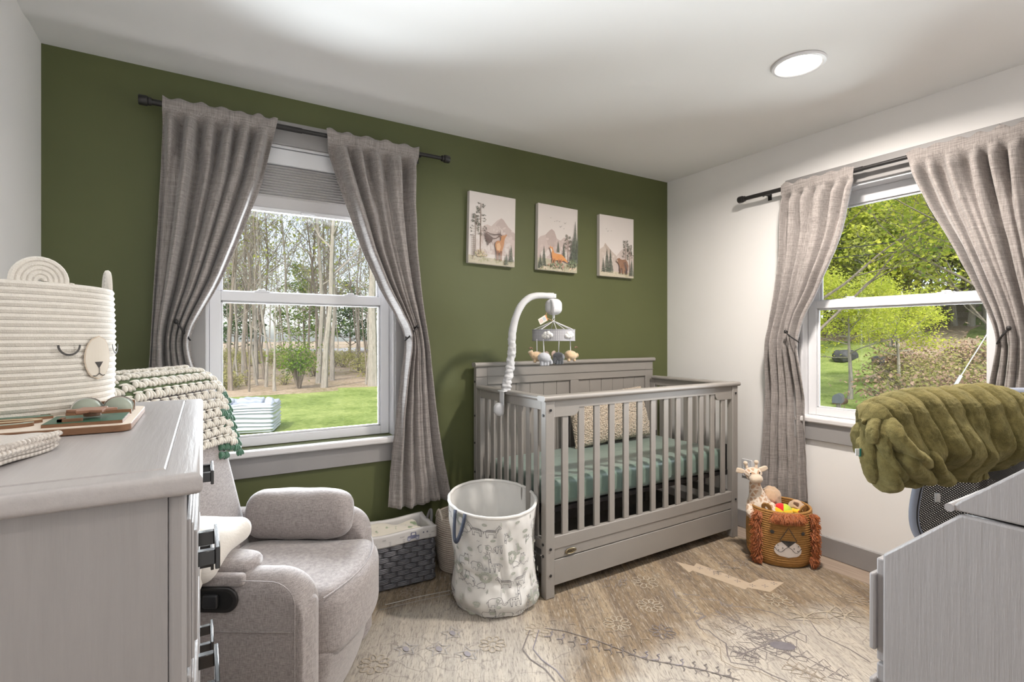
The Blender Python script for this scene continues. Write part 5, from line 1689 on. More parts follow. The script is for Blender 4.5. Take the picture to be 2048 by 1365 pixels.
for i, p in enumerate(P):
    V += [tuple(p + Vector((-.0, 0, .0)) + Vector((.001, 0, -.0))), tuple(p + Vector((.001, 0, 0)) + Vector((-.006, 0, 0)))]
hd.tube([tuple(p) for p in P], .0075, 8)
part('handle', hd, mat('grey_webbing', (.16, .155, .16), .85, bs=400), gb, label='grey webbing handle')
# folded leaf-print cloth
fc = MB()
def fold_fn(u, p):
    return (p.x, p.y, p.z + .010 * noise.noise(p * 14) + .012 * (u[2] > 0) * sin(p.x * 26 + 3 * p.y * 10))
fc.rbox((0, 0, .032), (.40, .155, .085), .028, 4, 26, fold_fn)
m, nt, b = new_mat('leaf_print_cloth')
f_ = tex(nt, coord(nt), 26, 1, .4); g_ = tex(nt, coord(nt), 14, 2, .5)
c = ramp(nt, f_, [(.56, (.68, .63, .54)), (.60, (.25, .32, .19))])
c = mixc(nt, ramp(nt, g_, [(.52, (0, 0, 0)), (.58, (1, 1, 1))]), (.68, .63, .54), c)
nt.links.new(c, b.inputs['Base Color']); b.inputs['Roughness'].default_value = .9; b.inputs['Sheen Weight'].default_value = .3
whole('folded_blanket', fc, m, 'cream blanket with green leaf print folded in the grey basket', 'blanket', (.775, 2.56, .205), radians(-2), ang=180)
# hidden padding below keeps the cloth up: more folded cloth
whole('folded_towel', MB().rbox((0, 0, .095), (.42, .165, .185), .02, 3, 6), mat('towel_sage', (.40, .42, .34), .95, bs=300), 'sage towel lying at the bottom of the grey basket', 'towel', (.772, 2.562, .0215), radians(-2))

# white and brown coiled rope basket behind the hamper
def coil_basket(mb, r_fn, z0, z1, nc, rr, n=64, sq=(1, 1)):
    """stack of rope coils"""
    m_ = nc
    for j in range(m_):
        z = z0 + (z1 - z0) * (j + .5) / m_
        R_ = r_fn((j + .5) / m_)
        V = []; K = 7
        for i in range(n):
            a = 2 * pi * i / n
            for k in range(K):
                th = 2 * pi * k / K
                V.append(((R_ + rr * cos(th)) * cos(a) * sq[0], (R_ + rr * cos(th)) * sin(a) * sq[1], z + rr * 1.04 * sin(th)))
        Fc = [(i * K + k, i * K + (k + 1) % K, ((i + 1) % n) * K + (k + 1) % K, ((i + 1) % n) * K + k) for i in range(n) for k in range(K)]
        mb.add(V, Fc)
rb_ = thing('rope_basket', 'white coiled rope basket tucked behind the animal hamper', 'basket', (1.205, 2.545, .0095))
ROPEW = mat('rope_white', (.62, .55, .48), .9, .1, 60, 300, .4, .003)
ROPEB = mat('rope_brown', (.27, .19, .14), .9, .1, 60, 300, .4, .003)
mb = MB(); coil_basket(mb, lambda t: .098 + .034 * sin(pi * (.12 + .60 * t)) , .0, .285, 26, .0058); mb.lathe([(0, .006), (.108, .006)], 48)
part('coils', mb, ROPEW, rb_)
mb = MB(); 
for j in range(26):
    t = (j + 1) / 26; R_ = .098 + .034 * sin(pi * (.12 + .60 * t)) + .0032
    mb.tube([(R_ * cos(2 * pi * i / 48), R_ * sin(2 * pi * i / 48), .285 * t) for i in range(48)], .0012, 4, closed=True)
part('stitching', mb, ROPEB, rb_)
mb = MB()
for k in (-1, 1):
    P = [(k * (.122 + .002), -.04 + .08 * i / 16, .275 + .045 * sin(pi * i / 16)) for i in range(17)]
    mb = MB().tube(P, .006, 8); part('handle', mb, ROPEW, rb_)

# ------------------------------------------------------------------ lion basket
LB = (2.802, 1.708)
lbk = thing('lion_basket', 'tan coiled rope toy basket with a lion face and rust wool mane', 'basket', (LB[0], LB[1], .0095), 0)
ROPET = mat('rope_tan', (.39, .20, .058), .8, .14, 60, 240, .5, .003)
ROPES = mat('rope_seam', (.15, .07, .02), .9)
LR = lambda t: .150 + .016 * sin(pi * min(1, .15 + .75 * t)) - .012 * smooth(.12, 0, t)
mb = MB(); coil_basket(mb, LR, .0, .297, 25, .0066, 80); mb.lathe([(0, .006), (.145, .006)], 48)
part('coils', mb, ROPET, lbk)
FACE = radians(226)         # the face looks towards the middle of the room
def lfn(u, v, h):
    a = FACE + u / .165
    R_ = LR(max(0, min(1, v / .297))) + .0085 + h
    return (R_ * cos(a), R_ * sin(a), v)
# local u grows counter-clockwise seen from above = to the right for a viewer facing the basket
fa = Art(lfn, .00012)
BK = (.018, .014, .013)
def sub(pts, k=6, close=True):
    out = []
    n = len(pts)
    for i in range(n if close else n - 1):
        a, b_ = pts[i], pts[(i + 1) % n]
        out += [(a[0] + (b_[0] - a[0]) * j / k, a[1] + (b_[1] - a[1]) * j / k) for j in range(k)]
    if not close: out.append(pts[-1])
    return out
def curved_poly(art, pts, col, ny=10):
    """fill a shape in horizontal strips so that it bends with the surface"""
    ys = [p[1] for p in pts]; y0, y1 = min(ys), max(ys); n = len(pts)
    art.lv = getattr(art, 'lv', 0) + 1; LF = art.lv * .0004
    for k in range(ny):
        a, b_ = y0 + (y1 - y0) * k / ny, y0 + (y1 - y0) * (k + 1) / ny
        def span(y):
            xs = []
            y = min(max(y, y0 + 1e-5), y1 - 1e-5) + 3.1e-7
            for i in range(n):
                p, q = pts[i], pts[(i + 1) % n]
                if (p[1] - y) * (q[1] - y) < 0: xs.append(p[0] + (q[0] - p[0]) * (y - p[1]) / (q[1] - p[1]))
            return (min(xs), max(xs)) if len(xs) > 1 else (0, 0)
        s0, s1 = span(a), span(b_)
        m_ = 8
        for j in range(m_):
            f0, f1 = j / m_, (j + 1) / m_
            art.poly([(s0[0] + (s0[1] - s0[0]) * f0, a), (s0[0] + (s0[1] - s0[0]) * f1, a), (s1[0] + (s1[1] - s1[0]) * f1, b_), (s1[0] + (s1[1] - s1[0]) * f0, b_)], col, lift=LF)
WH = (.66, .59, .55)
ell = [(.066 * cos(2 * pi * i / 40), .102 + .046 * sin(2 * pi * i / 40) - .004 * cos(4 * pi * i / 40)) for i in range(40)]
curved_poly(fa, ell, WH, 14)
curved_poly(fa, [(-.036, .148), (.036, .148), (.0, .118)], BK, 4)
fa.line(sub([(-.040, .150), (.0, .222), (.040, .150)], 6, False), .0034, BK, lift=.0022)
fa.line(sub([(-.040, .150), (.040, .150)], 6, False), .0034, BK, lift=.0022)
for s_ in (-1, 1):
    fa.line([(0, .120)] + [(s_ * (.010 + .050 * t), .118 - .030 * sin(pi * t * .9) ) for t in [i / 8 for i in range(1, 9)]], .0026, BK, lift=.0022)
    for dx, dy in ((.026, .112), (.048, .124), (.045, .098), (.062, .108)): fa.oval(s_ * dx, dy, .003, .003, BK, 8, lift=.0022)
    fa.oval(s_ * .074, .190, .0105, .010, BK, 14, lift=.0022)
fa.make('embroidered_face', lbk, ink_mat('embroidery_ink', .85))
WOOLR = mat('wool_rust', (.40, .115, .028), .9, .25, 60, sheen=.4)
def tassel_cluster(cu, cv, wu, wv_, n_, L, seed, down=True, fringe=False):
    mb = MB(); r = random.Random(seed)
    for i in range(n_):
        u0 = cu + r.uniform(-wu, wu); v0 = cv + r.uniform(-wv_, wv_)
        p = Vector(lfn(u0, v0, .0)); o_ = Vector((cos(FACE + u0 / .165), sin(FACE + u0 / .165), 0)); tn = Vector((-o_.y, o_.x, 0))
        dv = (o_ * r.uniform(.5, 1.1) + tn * r.uniform(-.9, .9) + Vector((0, 0, r.uniform(-1.1, .55) if not fringe else r.uniform(-1.2, -.1)))).normalized()
        q1 = p + dv * L * .55 + o_ * .006; q2 = q1 + (dv + Vector((0, 0, -.9))).normalized() * L * .5
        mb.tube([p, q1, q2], [.0016, .0015, .0011], 4, cap=False)
    return mb
for s_ in (-1, 1):
    for k in range(6):
        v_ = .262 - k * .045
        part('mane_tuft', tassel_cluster(s_ * .142 * (1 + .03 * sin(k * 2)), v_ + .004, .013, .014, 150, .040, 10 * k + s_), WOOLR, lbk)
for k in range(5):
    part('forelock_tuft', tassel_cluster(-.056 + .028 * k, .285, .013, .010, 150, .044, 77 + k, fringe=True), WOOLR, lbk)
# rolled rope ear inside the rim
er = MB()
P = []
for i in range(70):
    t = i / 69; a = t * 2 * pi * 3.2; R_ = .008 + .021 * t
    P.append((R_ * cos(a), 0, R_ * sin(a)))
er.tube(P, .0042, 7)
for s_ in (-1, 1):
    o = part('ear', er, ROPET, lbk); a = FACE + s_ * .74
    o.location = (.135 * cos(a), .135 * sin(a), .300); o.rotation_euler = (radians(10), 0, a + pi / 2)

# plush toys in the basket
m, nt, b = new_mat('giraffe_plush')
vo = N(nt, 'ShaderNodeTexVoronoi'); vo.feature = 'DISTANCE_TO_EDGE'; vo.inputs['Scale'].default_value = 42; nt.links.new(coord(nt), vo.inputs['Vector'])
nt.links.new(ramp(nt, vo.outputs['Distance'], [(.10, (.70, .60, .50)), (.17, (.50, .32, .20))]), b.inputs['Base Color'])
b.inputs['Roughness'].default_value = .95; b.inputs['Sheen Weight'].default_value = .5; bump(nt, b, tex(nt, coord(nt), 300, 2), .4, .003)
GIR = m
PLT = mat('plush_tan', (.55, .38, .25), .95, .12, 40, 260, .5, .005, sheen=.5)
PLC = mat('plush_cream', (.66, .54, .42), .95, .06, 40, 300, .4, .003, sheen=.5)
def skin_body(name, pts, edges, m, parent, sub=2):
    me = bpy.data.meshes.new(name); me.from_pydata([p[:3] for p in pts], edges, [])
    o = bpy.data.objects.new(name, me); COL.objects.link(o)
    o.parent = parent
    sk = o.modifiers.new('skin', 'SKIN'); 
    if not me.skin_vertices: 
        bpy.context.view_layer.objects.active = o
        me.attributes
    dg = None
    for i, p in enumerate(pts):
        r_ = p[3]; me.skin_vertices[0].data[i].radius = (r_, r_) if not isinstance(r_, tuple) else r_
    me.skin_vertices[0].data[0].use_root = True
    sb = o.modifiers.new('sub', 'SUBSURF'); sb.levels = sub; sb.render_levels = sub
    me.materials.append(m)
    return o
gi = thing('plush_giraffe', 'spotted plush giraffe standing up out of the lion basket', 'soft toy', (LB[0] - .062, LB[1] + .068, .16), radians(-128 + 90))
gi.scale = (1.22, 1.22, 1.12); gi.rotation_euler = (0, radians(-7), radians(-38))
# local: -y faces the room
def blend_body(mb_, balls, res=0): 
    for c, r_ in balls: mb_.ball(c, r_, 22, 14)
def lumpy(mb, path, radii, n=20, m_=26, seed=0, sq=1):
    """smooth stuffed limb/body: closed tube whose radius follows a curve, with rounded ends"""
    P_ = [Vector(p) for p in path]
    def cr(t, A):
        k = t * (len(A) - 1); i = min(int(k), len(A) - 2); f = k - i
        a, b_, c_, d = A[max(i - 1, 0)], A[i], A[i + 1], A[min(i + 2, len(A) - 1)]
        return .5 * ((2 * b_) + (-a + c_) * f + (2 * a - 5 * b_ + 4 * c_ - d) * f * f + (-a + 3 * b_ - 3 * c_ + d) * f ** 3)
    def fn(u, v):
        p = cr(v, P_); t = (cr(min(1, v + .02), P_) - cr(max(0, v - .02), P_)).normalized()
        r_ = cr(v, radii)
        e = min(1, sqrt(max(0, 1 - (max(0, abs(2 * v - 1) - .72) / .28) ** 2)))
        ref = Vector((0, 1, 0)) if abs(t.y) < .8 else Vector((1, 0, 0))
        sx = t.cross(ref).normalized(); sy = t.cross(sx)
        a = 2 * pi * u
        q = p + (sx * cos(a) + sy * sin(a) * sq) * r_ * e
        return tuple(q + (sx * cos(a) + sy * sin(a)) * .002 * noise.noise(q * 50 + Vector((seed, 0, 0))))
    mb.grid(fn, n, m_, cu=True)
    return mb
gbod = lumpy(MB(), [(0, 0, .0), (.0, 0, .06), (.002, 0, .12), (.0, 0, .17), (-.004, 0, .215), (-.006, -.004, .25)], [.03, .056, .056, .036, .026, .022], 28, 40, 1)
part('body', gbod, GIR, gi, ang=180)
hdm = MB().rbox((-.008, -.006, .278), (.078, .070, .070), .034, 5, 8, lambda u, p: (p.x * (1 - .12 * (u[2] < 0)), p.y, p.z))
hd_ = part('head', hdm, GIR, gi, ang=180)
part('muzzle', MB().rbox((-.008, -.040, .264), (.058, .044, .044), .021, 5, 6), PLC, hd_, ang=180)
for s_ in (-1, 1):
    part('eye', MB().ball((-.008 + s_ * .020, -.038, .292), .0034, 10, 8), BLACK, hd_)
    part('horn', MB().tube([(-.008 + s_ * .020, .004, .305), (-.008 + s_ * .024, .006, .328)], [.007, .006], 10).ball((-.008 + s_ * .0245, .006, .334), .0105), PLC, hd_)
    e = MB()
    e.rbox((0, 0, 0), (.040, .012, .026), .0058, 3, 6, lambda u, p: (p.x, p.y, p.z * (1 - .5 * max(0, u[0]) ** 2)), M=T(-.008 + s_ * .052, .004, .298) @ (Matrix.Rotation(radians(18 * -s_), 4, 'Y')) @ (Matrix.Scale(s_, 4, (1, 0, 0)) if False else Matrix.Identity(4)))
    part('ear', e, PLC, hd_, ang=180)
    part('arm', lumpy(MB(), [(s_ * .042, -.02, .135), (s_ * .052, -.045, .10), (s_ * .035, -.062, .07), (s_ * .02, -.066, .055)], [.016, .018, .017, .015], 14, 16, s_), GIR, gi, ang=180)
# other toys
bt_ = thing('plush_bear', 'fluffy tan soft toy at the back of the lion basket', 'soft toy', (LB[0] + .035, LB[1] + .075, .17))
part('body', MB().rbox((0, 0, .10), (.125, .10, .21), .048, 6, 10, lambda u, p: tuple(p + Vector((.004, .004, .006)) * noise.noise(p * 30) * 2)), PLT, bt_, ang=180)
part('ear', MB().ball((-.035, 0, .185), (.020, .012, .020)).ball((.035, 0, .185), (.020, .012, .020)), PLT, bt_)
dg_ = thing('plush_puppy', 'small tan soft toy at the right side of the lion basket', 'soft toy', (LB[0] + .080, LB[1] - .052, .17))
part('body', MB().rbox((0, 0, .08), (.085, .075, .155), .035, 6, 10, lambda u, p: tuple(p + Vector((.004, .004, .005)) * noise.noise(p * 30) * 2)), PLT, dg_, ang=180)
part('ear', MB().rbox((-.028, -.015, .13), (.018, .03, .05), .008, 3, 4), mat('plush_brown', (.16, .08, .045), .95, sheen=.4), dg_)
bl_ = thing('fabric_ball', 'red and lime panelled fabric ball in the lion basket', 'ball', (LB[0] - .020, LB[1] - .030, .262))
LIME, REDF, YEL = mat('felt_lime', (.50, .60, .035), .9, sheen=.3), mat('felt_red', (.62, .012, .012), .9, sheen=.3), mat('felt_yellow', (.85, .52, .02), .9, sheen=.3)
for k in range(6):
    a0, a1 = 2 * pi * k / 6, 2 * pi * (k + 1) / 6
    g = MB(); R_ = .058
    g.grid(lambda u, v: (R_ * (1 - .07 * (2 * u - 1) ** 6) * sin(pi * v) * cos(a0 + (a1 - a0) * u), R_ * (1 - .07 * (2 * u - 1) ** 6) * sin(pi * v) * sin(a0 + (a1 - a0) * u), R_ * cos(pi * v)), 10, 18)
    o = part('panel', g, (LIME, REDF, YEL)[(k) % 3], bl_)
    o.rotation_euler = (radians(58), radians(-20), radians(-40))
yt = thing('yellow_toy', 'bright yellow plush star toy beside the red ball', 'soft toy', (LB[0] + .035, LB[1] - .078, .262))
ym_ = MB()
pts = [((.052 if k % 2 == 0 else .034) * cos(2 * pi * k / 12), (.052 if k % 2 == 0 else .034) * sin(2 * pi * k / 12)) for k in range(12)]
ym_.prism(pts, -.014, .014, 'x')
o = part('body', ym_, YEL, yt, bevel=.009, seg=4); o.rotation_euler = (0, radians(-35), radians(40))
part('button', MB().ball((-.012, -.02, .022), .007), REDF, yt)
ts = thing('plush_monkey', 'soft toy bundle filling the bottom of the lion basket', 'soft toy', (LB[0], LB[1], .0135))
part('body', MB().rbox((0, 0, .08), (.22, .22, .155), .06, 5, 10), PLC, ts, ang=180)

# ------------------------------------------------------------------ crib mobile
mo = thing('crib_mobile', 'white fabric-wrapped crib mobile with grey cloud band and hanging toys', 'crib mobile', (1.374, 2.35, 0), 0)
mloc = Vector((1.374, 2.35, 0))
MW_ = mat('mobile_cloth', (.55, .55, .56), .9, .04, 20, 240, .2, .002)
WPL = mat('mobile_plastic', (.62, .62, .64), .35)
def mp3(x, y): return at(x, y, Y=2.35) - mloc
arm_px = [(1011, 783), (1015, 760), (1020, 730), (1024, 700), (1024, 670), (1030, 640), (1040, 615), (1054, 599), (1072, 592), (1092, 592), (1106, 592)]
P_ = [mp3(*p) for p in arm_px]
mb = MB()
def crm(t, A):
    k = t * (len(A) - 1); i = min(int(k), len(A) - 2); f = k - i
    a, b_, c_, d = A[max(i - 1, 0)], A[i], A[i + 1], A[min(i + 2, len(A) - 1)]
    return .5 * ((2 * b_) + (-a + c_) * f + (2 * a - 5 * b_ + 4 * c_ - d) * f * f + (-a + 3 * b_ - 3 * c_ + d) * f ** 3)
def sl(u, v):
    p = crm(v, P_); t = (crm(min(1, v + .01), P_) - crm(max(0, v - .01), P_)).normalized()
    sx = Vector((0, 1, 0)); sy = t.cross(sx)
    a = 2 * pi * u
    ruff = smooth(.55, .1, v)
    R_ = .0235 - .007 * v + ruff * (.009 * noise.noise(Vector((cos(a) * .9, sin(a) * .9, v * 46))) + .004 * noise.noise(Vector((cos(a) * 2.2, sin(a) * 2.2, v * 90)))) + .0018 * noise.noise(Vector((cos(a), sin(a), v * 14)))
    return tuple(p + (sx * cos(a) + sy * sin(a)) * R_)
mb.grid(sl, 28, 220, cu=True)
part('fabric_sleeve', mb, MW_, mo, ang=180)
part('tube_core', MB().tube([tuple(p) for p in P_], .010, 10).box(P_[-1].x - .008, P_[-1].x + .014, -.012, .012, P_[-1].z - .012, P_[-1].z + .010), WPL, mo)
cx_, cz_ = P_[0].x, P_[0].z
clm = MB().box(cx_ - .032, cx_ + .034, -.030, .030, .9635, .971).box(-.022, -.016, -.022, .022, .86, .968)
part('clamp', clm, WPL, mo, bevel=.003)
kp = at(998, 830, Y=2.30) - mloc
kn = MB().rbox((-.040, -.002, .872), (.050, .062, .070), .024, 5, 6, lambda u, p: (p.x * 1.0, p.y * (1 - .25 * (u[0] < 0) * -u[0]), p.z * (1 - .25 * (u[0] < 0) * -u[0])))
part('clamp_knob', kn, WPL, mo, ang=180)
hub = P_[-1]
mt_c = Vector((hub.x + .004, 0, hub.z - .062))
part('motor', MB().rbox(tuple(mt_c), (.098, .075, .092), .036, 6, 6), WPL, mo, ang=180)
part('motor_disc', MB().lathe([(0, 0), (.034, 0), (.040, -.006), (.040, -.016), (0, -.016)], 32, T(mt_c.x - .038, -.018, mt_c.z) @ RZ(radians(-15)) @ Matrix.Rotation(-pi / 2, 4, 'Y')), WPL, mo, bevel=.004)
part('swivel_ring', MB().tube([(mt_c.x + .011 * cos(t * 2 * pi / 16), 0, mt_c.z + .062 + .011 * sin(t * 2 * pi / 16)) for t in range(16)], .0025, 8, closed=True)
     .tube([(mt_c.x, 0, mt_c.z - .044), (mt_c.x, 0, mt_c.z - .062)], .007, 12)
     .tube([(mt_c.x + .007 * cos(t * 2 * pi / 14), 0, mt_c.z - .071 + .008 * sin(t * 2 * pi / 14)) for t in range(14)], .002, 8, closed=True), WPL, mo)
top = Vector((mt_c.x, 0, mt_c.z - .080)); zb1, zb0 = top.z - .050, top.z - .110
Rb = .119
st_ = MB()
for k in range(8):
    a = 2 * pi * k / 8 + .3
    st_.tube([tuple(top), (top.x + Rb * .97 * cos(a), Rb * .97 * sin(a), zb1)], .0022, 6)
part('straps', st_, WPL, mo)
m, nt, b = new_mat('knit_band')
vec = coord(nt); sp3 = N(nt, 'ShaderNodeSeparateXYZ'); nt.links.new(vec, sp3.inputs[0])
ang_ = mth(nt, 'ARCTAN2', sp3.outputs['Y'], mth(nt, 'SUBTRACT', sp3.outputs['X'], top.x))
dots = mth(nt, 'MULTIPLY', mth(nt, 'GREATER_THAN', mth(nt, 'SINE', mth(nt, 'MULTIPLY', ang_, 60)), .2), mth(nt, 'GREATER_THAN', mth(nt, 'SINE', mth(nt, 'MULTIPLY', sp3.outputs['Z'], 750)), .1))
nt.links.new(mixc(nt, dots, (.34, .34, .365), (.60, .59, .60)), b.inputs['Base Color']); b.inputs['Roughness'].default_value = .9
KNIT = m
bd = MB().lathe([(Rb, zb0), (Rb + .0012, zb0), (Rb + .0012, zb1), (Rb, zb1)], 64, T(top.x, 0, 0), closed=True)
cb_ = part('cloud_band', bd, KNIT, mo)
part('band_edge', MB().tube([(top.x + Rb * cos(2 * pi * i / 64), Rb * sin(2 * pi * i / 64), zb1) for i in range(64)], .0028, 6, closed=True)
     .tube([(top.x + Rb * cos(2 * pi * i / 64), Rb * sin(2 * pi * i / 64), zb0) for i in range(64)], .0028, 6, closed=True), mat('band_hem', (.33, .33, .36), .9), cb_)
CLOUD = mat('cloud_felt', (.72, .71, .69), .95, sheen=.3, bs=200)
for k in range(4):
    a = radians(-121 - 22 + 90 * k + (0 if k else 0)) + (0 if k != 1 else radians(-38))
    a = [radians(-142), radians(-80), radians(20), radians(110)][k]
    c = MB()
    for du, dv, r_ in ((-.022, -.004, .012), (-.010, .006, .0135), (.006, .008, .015), (.020, 0, .013), (.004, -.006, .014), (-.012, -.008, .011)):
        aa = a + du / Rb
        c.ball((top.x + (Rb + .002) * cos(aa), (Rb + .002) * sin(aa), (zb0 + zb1) / 2 + dv), (.9 * r_, .9 * r_, r_), 12, 8)
    part('cloud', c, CLOUD, cb_)
# hanging soft toys (part of the mobile)
GRT = mat('plush_grey', (.40, .41, .44), .95, .05, 40, 260, .35, .003, sheen=.5); GRD = mat('plush_dark_grey', (.20, .21, .23), .95, .05, 40, 260, .35, .003, sheen=.5)
YLT = mat('plush_honey', (.55, .40, .25), .95, .05, 40, 260, .35, .003, sheen=.5)
hang = [((1074, 716), 'hanging_giraffe', YLT, -.02), ((1088, 719), 'hanging_elephant', GRT, -.06), ((1117, 717), 'hanging_elephant', GRD, .05), ((1141, 714), 'hanging_giraffe', YLT, -.03)]
for (px_, py_), nm, m_, dy in hang:
    c = at(px_, py_, Y=2.35 + dy) - mloc
    o = part(nm, lumpy(MB(), [(c.x - .032, c.y, c.z + .002), (c.x - .012, c.y, c.z + .008), (c.x + .012, c.y, c.z + .006), (c.x + .034, c.y, c.z - .002)], [.018, .027, .027, .018], 20, 18, px_), m_, mo, ang=180)
    part('string', MB().tube([(c.x, c.y, c.z + .02), (c.x, c.y * .9, zb0 + .01)], .0028, 6), WPL, o)
    if 'giraffe' in nm:
        sg = -1 if px_ < 1100 else 1
        lumpy_m = lumpy(MB(), [(c.x + sg * .020, c.y, c.z + .004), (c.x + sg * .036, c.y, c.z + .022), (c.x + sg * .045, c.y, c.z + .038)] if sg < 0 else [(c.x + .02, c.y, c.z), (c.x + .034, c.y, c.z + .006), (c.x + .05, c.y, c.z + .008)], [.014, .013, .015], 14, 14, 3)
        part('neck', lumpy_m, m_, o, ang=180)
        part('mane', MB().tube([(c.x + sg * .050, c.y, c.z + .052), (c.x + sg * .040, c.y, c.z + .056), (c.x + sg * .030, c.y, c.z + .050)], .004, 6), mat('plush_brown', (.16, .08, .045), .95), o)
        for k in (-1, 1): part('leg', lumpy(MB(), [(c.x + k * .018, c.y - .008, c.z - .010), (c.x + k * .022, c.y - .012, c.z - .026)], [.009, .008], 10, 8), m_, o, ang=180)
    else:
        sg = 1 if px_ < 1100 else -1
        part('ear', MB().ball((c.x + sg * .024, c.y + .012, c.z + .022), (.019, .007, .022)), mat('plush_pinkish', (.50, .38, .32), .95), o)
        part('trunk', lumpy(MB(), [(c.x + sg * .026, c.y - .006, c.z + .0), (c.x + sg * .040, c.y - .010, c.z - .014), (c.x + sg * .036, c.y - .012, c.z - .028)], [.013, .009, .007], 12, 12), m_, o, ang=180)
        for k in (-1, 0, 1): part('leg', lumpy(MB(), [(c.x + k * .018, c.y - .004, c.z - .010), (c.x + k * .019, c.y - .006, c.z - .036)], [.012, .010], 10, 8), m_, o, ang=180)
# paper tag
tg = at(1086, 640, Y=2.32) - mloc
o = part('paper_tag', MB().box(-.029, .029, -.0004, .0004, -.017, .017), mat('tag_paper', (.60, .57, .50), .7), mo, label='small printed paper tag')
o.location = tuple(tg); o.rotation_euler = (0, radians(-28), 0)
ta = Art(lambda u, v, h: (u, -.0005 - h, v), .0001)
ta.poly([(.023, -.017), (.029, -.017), (.029, .017), (.023, .017)], (.65, .22, .06)); ta.ring(-.014, .0, .008, .008, .0016, (.5, .08, .07), 14)
ta.line([(-.018, -.003), (-.013, .003), (-.010, -.003)], .0014, (.5, .08, .07)); ta.poly([(.0, -.008), (.019, -.008), (.019, .010), (.0, .010)], (.38, .42, .46))
ta.make('tag_print', o)
part('tag_string', MB().tube([tuple(tg + Vector((.024, 0, .014))), tuple(tg + Vector((.03, .01, .04))), (mt_c.x - .02, -.01, mt_c.z - .03)], .001, 5).tube([tuple(tg + Vector((.026, 0, .01))), tuple(top + Vector((-.01, -.01, .0)))], .001, 5), mat('tag_orange', (.6, .35, .18), .7), mo)

# ------------------------------------------------------------------ wall outlet by the crib
ol = thing('wall_outlet', 'white wall outlet between the crib and the curtain', 'outlet', (RX - .001, 2.077, .395), radians(-90))
part('cover_plate', MB().box(-.035, .035, -.006, 0, -.057, .057), WHITE, ol, bevel=.003)
for zz in (-.020, .020):
    part('socket', MB().rbox((0, -.007, zz), (.033, .004, .028), .0019, 2, 2), WHITE, ol)
    part('slots', MB().box(-.008, -.006, -.0095, -.0088, zz - .002, zz + .007).box(.006, .008, -.0095, -.0088, zz - .002, zz + .007).ball((0, -.009, zz - .008), (.0022, .0006, .0022), 8, 5), BLACK, ol)

# ------------------------------------------------------------------ things on the dresser
TZ = 1.101
bk_ = thing('bear_basket', 'tall cream rope basket with a sleepy bear face on the dresser', 'basket', (-.328, 1.333, TZ), 0)
BR, BH = .164, .248
COTT = mat('cotton_rope', (.70, .66, .60), .95, .05, 80, 420, .6, .003, sheen=.3)
BRf = lambda t: BR * (1.0 + .02 * sin(pi * t)) - .030 * smooth(.10, 0, t) ** 2
mb = MB(); coil_basket(mb, BRf, 0, BH, 22, .0064, 96); mb.lathe([(0, .006), (.14, .006)], 48)
part('coils', mb, COTT, bk_)
BFACE = radians(-27)
def bfn(u, v, h):
    a = BFACE + u / BR
    R_ = BRf(max(0, min(1, v / BH))) + .0085 + h
    return (R_ * cos(a), R_ * sin(a), v)
ba = Art(bfn, .0001)
mz = [(.031 * cos(2 * pi * i / 32), .112 + .042 * sin(2 * pi * i / 32)) for i in range(32)]
curved_poly(ba, mz, (.58, .47, .36), 12)
mz2 = [(.029 * cos(2 * pi * i / 32), .112 + .040 * sin(2 * pi * i / 32)) for i in range(32)]
curved_poly(ba, mz2, (.66, .60, .52), 12)
curved_poly(ba, [(-.010, .104), (.010, .104), (.0, .091)], BK, 3)
ba.line([(0, .092), (0, .082)], .0016, BK, lift=.0022)
for s_ in (-1, 1):
    ba.line([(0, .082)] + [(s_ * .014 * t, .082 - .005 * sin(pi * t * .7)) for t in (.3, .6, 1)], .0016, BK, lift=.0022)
    ba.line([(s_ * .056 + .0165 * cos(pi + pi * i / 12), .137 + .018 * sin(pi + pi * i / 12) * 1.0) for i in range(13)], .0036, BK, lift=.002)
ba.make('stitched_face', bk_, bpy.data.materials['embroidery_ink'])
def coil_disc(R_, nt_, rr):
    P = []
    for i in range(nt_ * 28):
        t = i / (nt_ * 28 - 1); a = t * 2 * pi * nt_; r_ = rr + (R_ - rr) * t
        P.append((r_ * cos(a), 0, r_ * sin(a)))
    return MB().tube(P, rr, 7)
for s_ in (-1, 1):
    a = BFACE + (radians(41) if s_ > 0 else radians(-31))
    mb = coil_disc(.044, 5, .0048)
    o = part('ear', mb, COTT, bk_)
    o.location = (BR * .97 * cos(a), BR * .97 * sin(a), BH + .002); o.rotation_euler = (0, 0, a + pi / 2)

# wooden busy board
PLYT = mat('ply_face', (.72, .62, .52), .55, .03, 10); PLYE = mat('ply_edge', (.20, .10, .05), .7, .2, 120, stretch=(1, 1, 30))
bp = [at(142, 868 - 8, Z=TZ + .012), at(283, 861, Z=TZ + .012), at(306, 811, Z=TZ + .012), at(120, 818, Z=TZ + .012)]
bo = thing('busy_board', 'wooden toddler busy board lying on the dresser in front of the bear basket', 'toy', (-.20, 1.13, TZ + .0))
def RB(x0, x1, y0, y1, r_):
    out = []
    for cx2, cy2, a0 in ((x1 - r_, y1 - r_, 0), (x0 + r_, y1 - r_, pi / 2), (x0 + r_, y0 + r_, pi), (x1 - r_, y0 + r_, 1.5 * pi)):
        out += [(cx2 + r_ * cos(a0 + pi / 2 * i / 6), cy2 + r_ * sin(a0 + pi / 2 * i / 6)) for i in range(7)]
    return out
bx0, bx1, by0, by1 = -.25, .100, -.105, .155
part('board', MB().prism(RB(bx0, bx1, by0, by1, .018), .0, .0105, 'z'), PLYE, bo, bevel=.001)
part('board_face', MB().prism(RB(bx0 + .0004, bx1 - .0004, by0 + .0004, by1 - .0004, .018), .0105, .0115, 'z'), PLYT, bo)
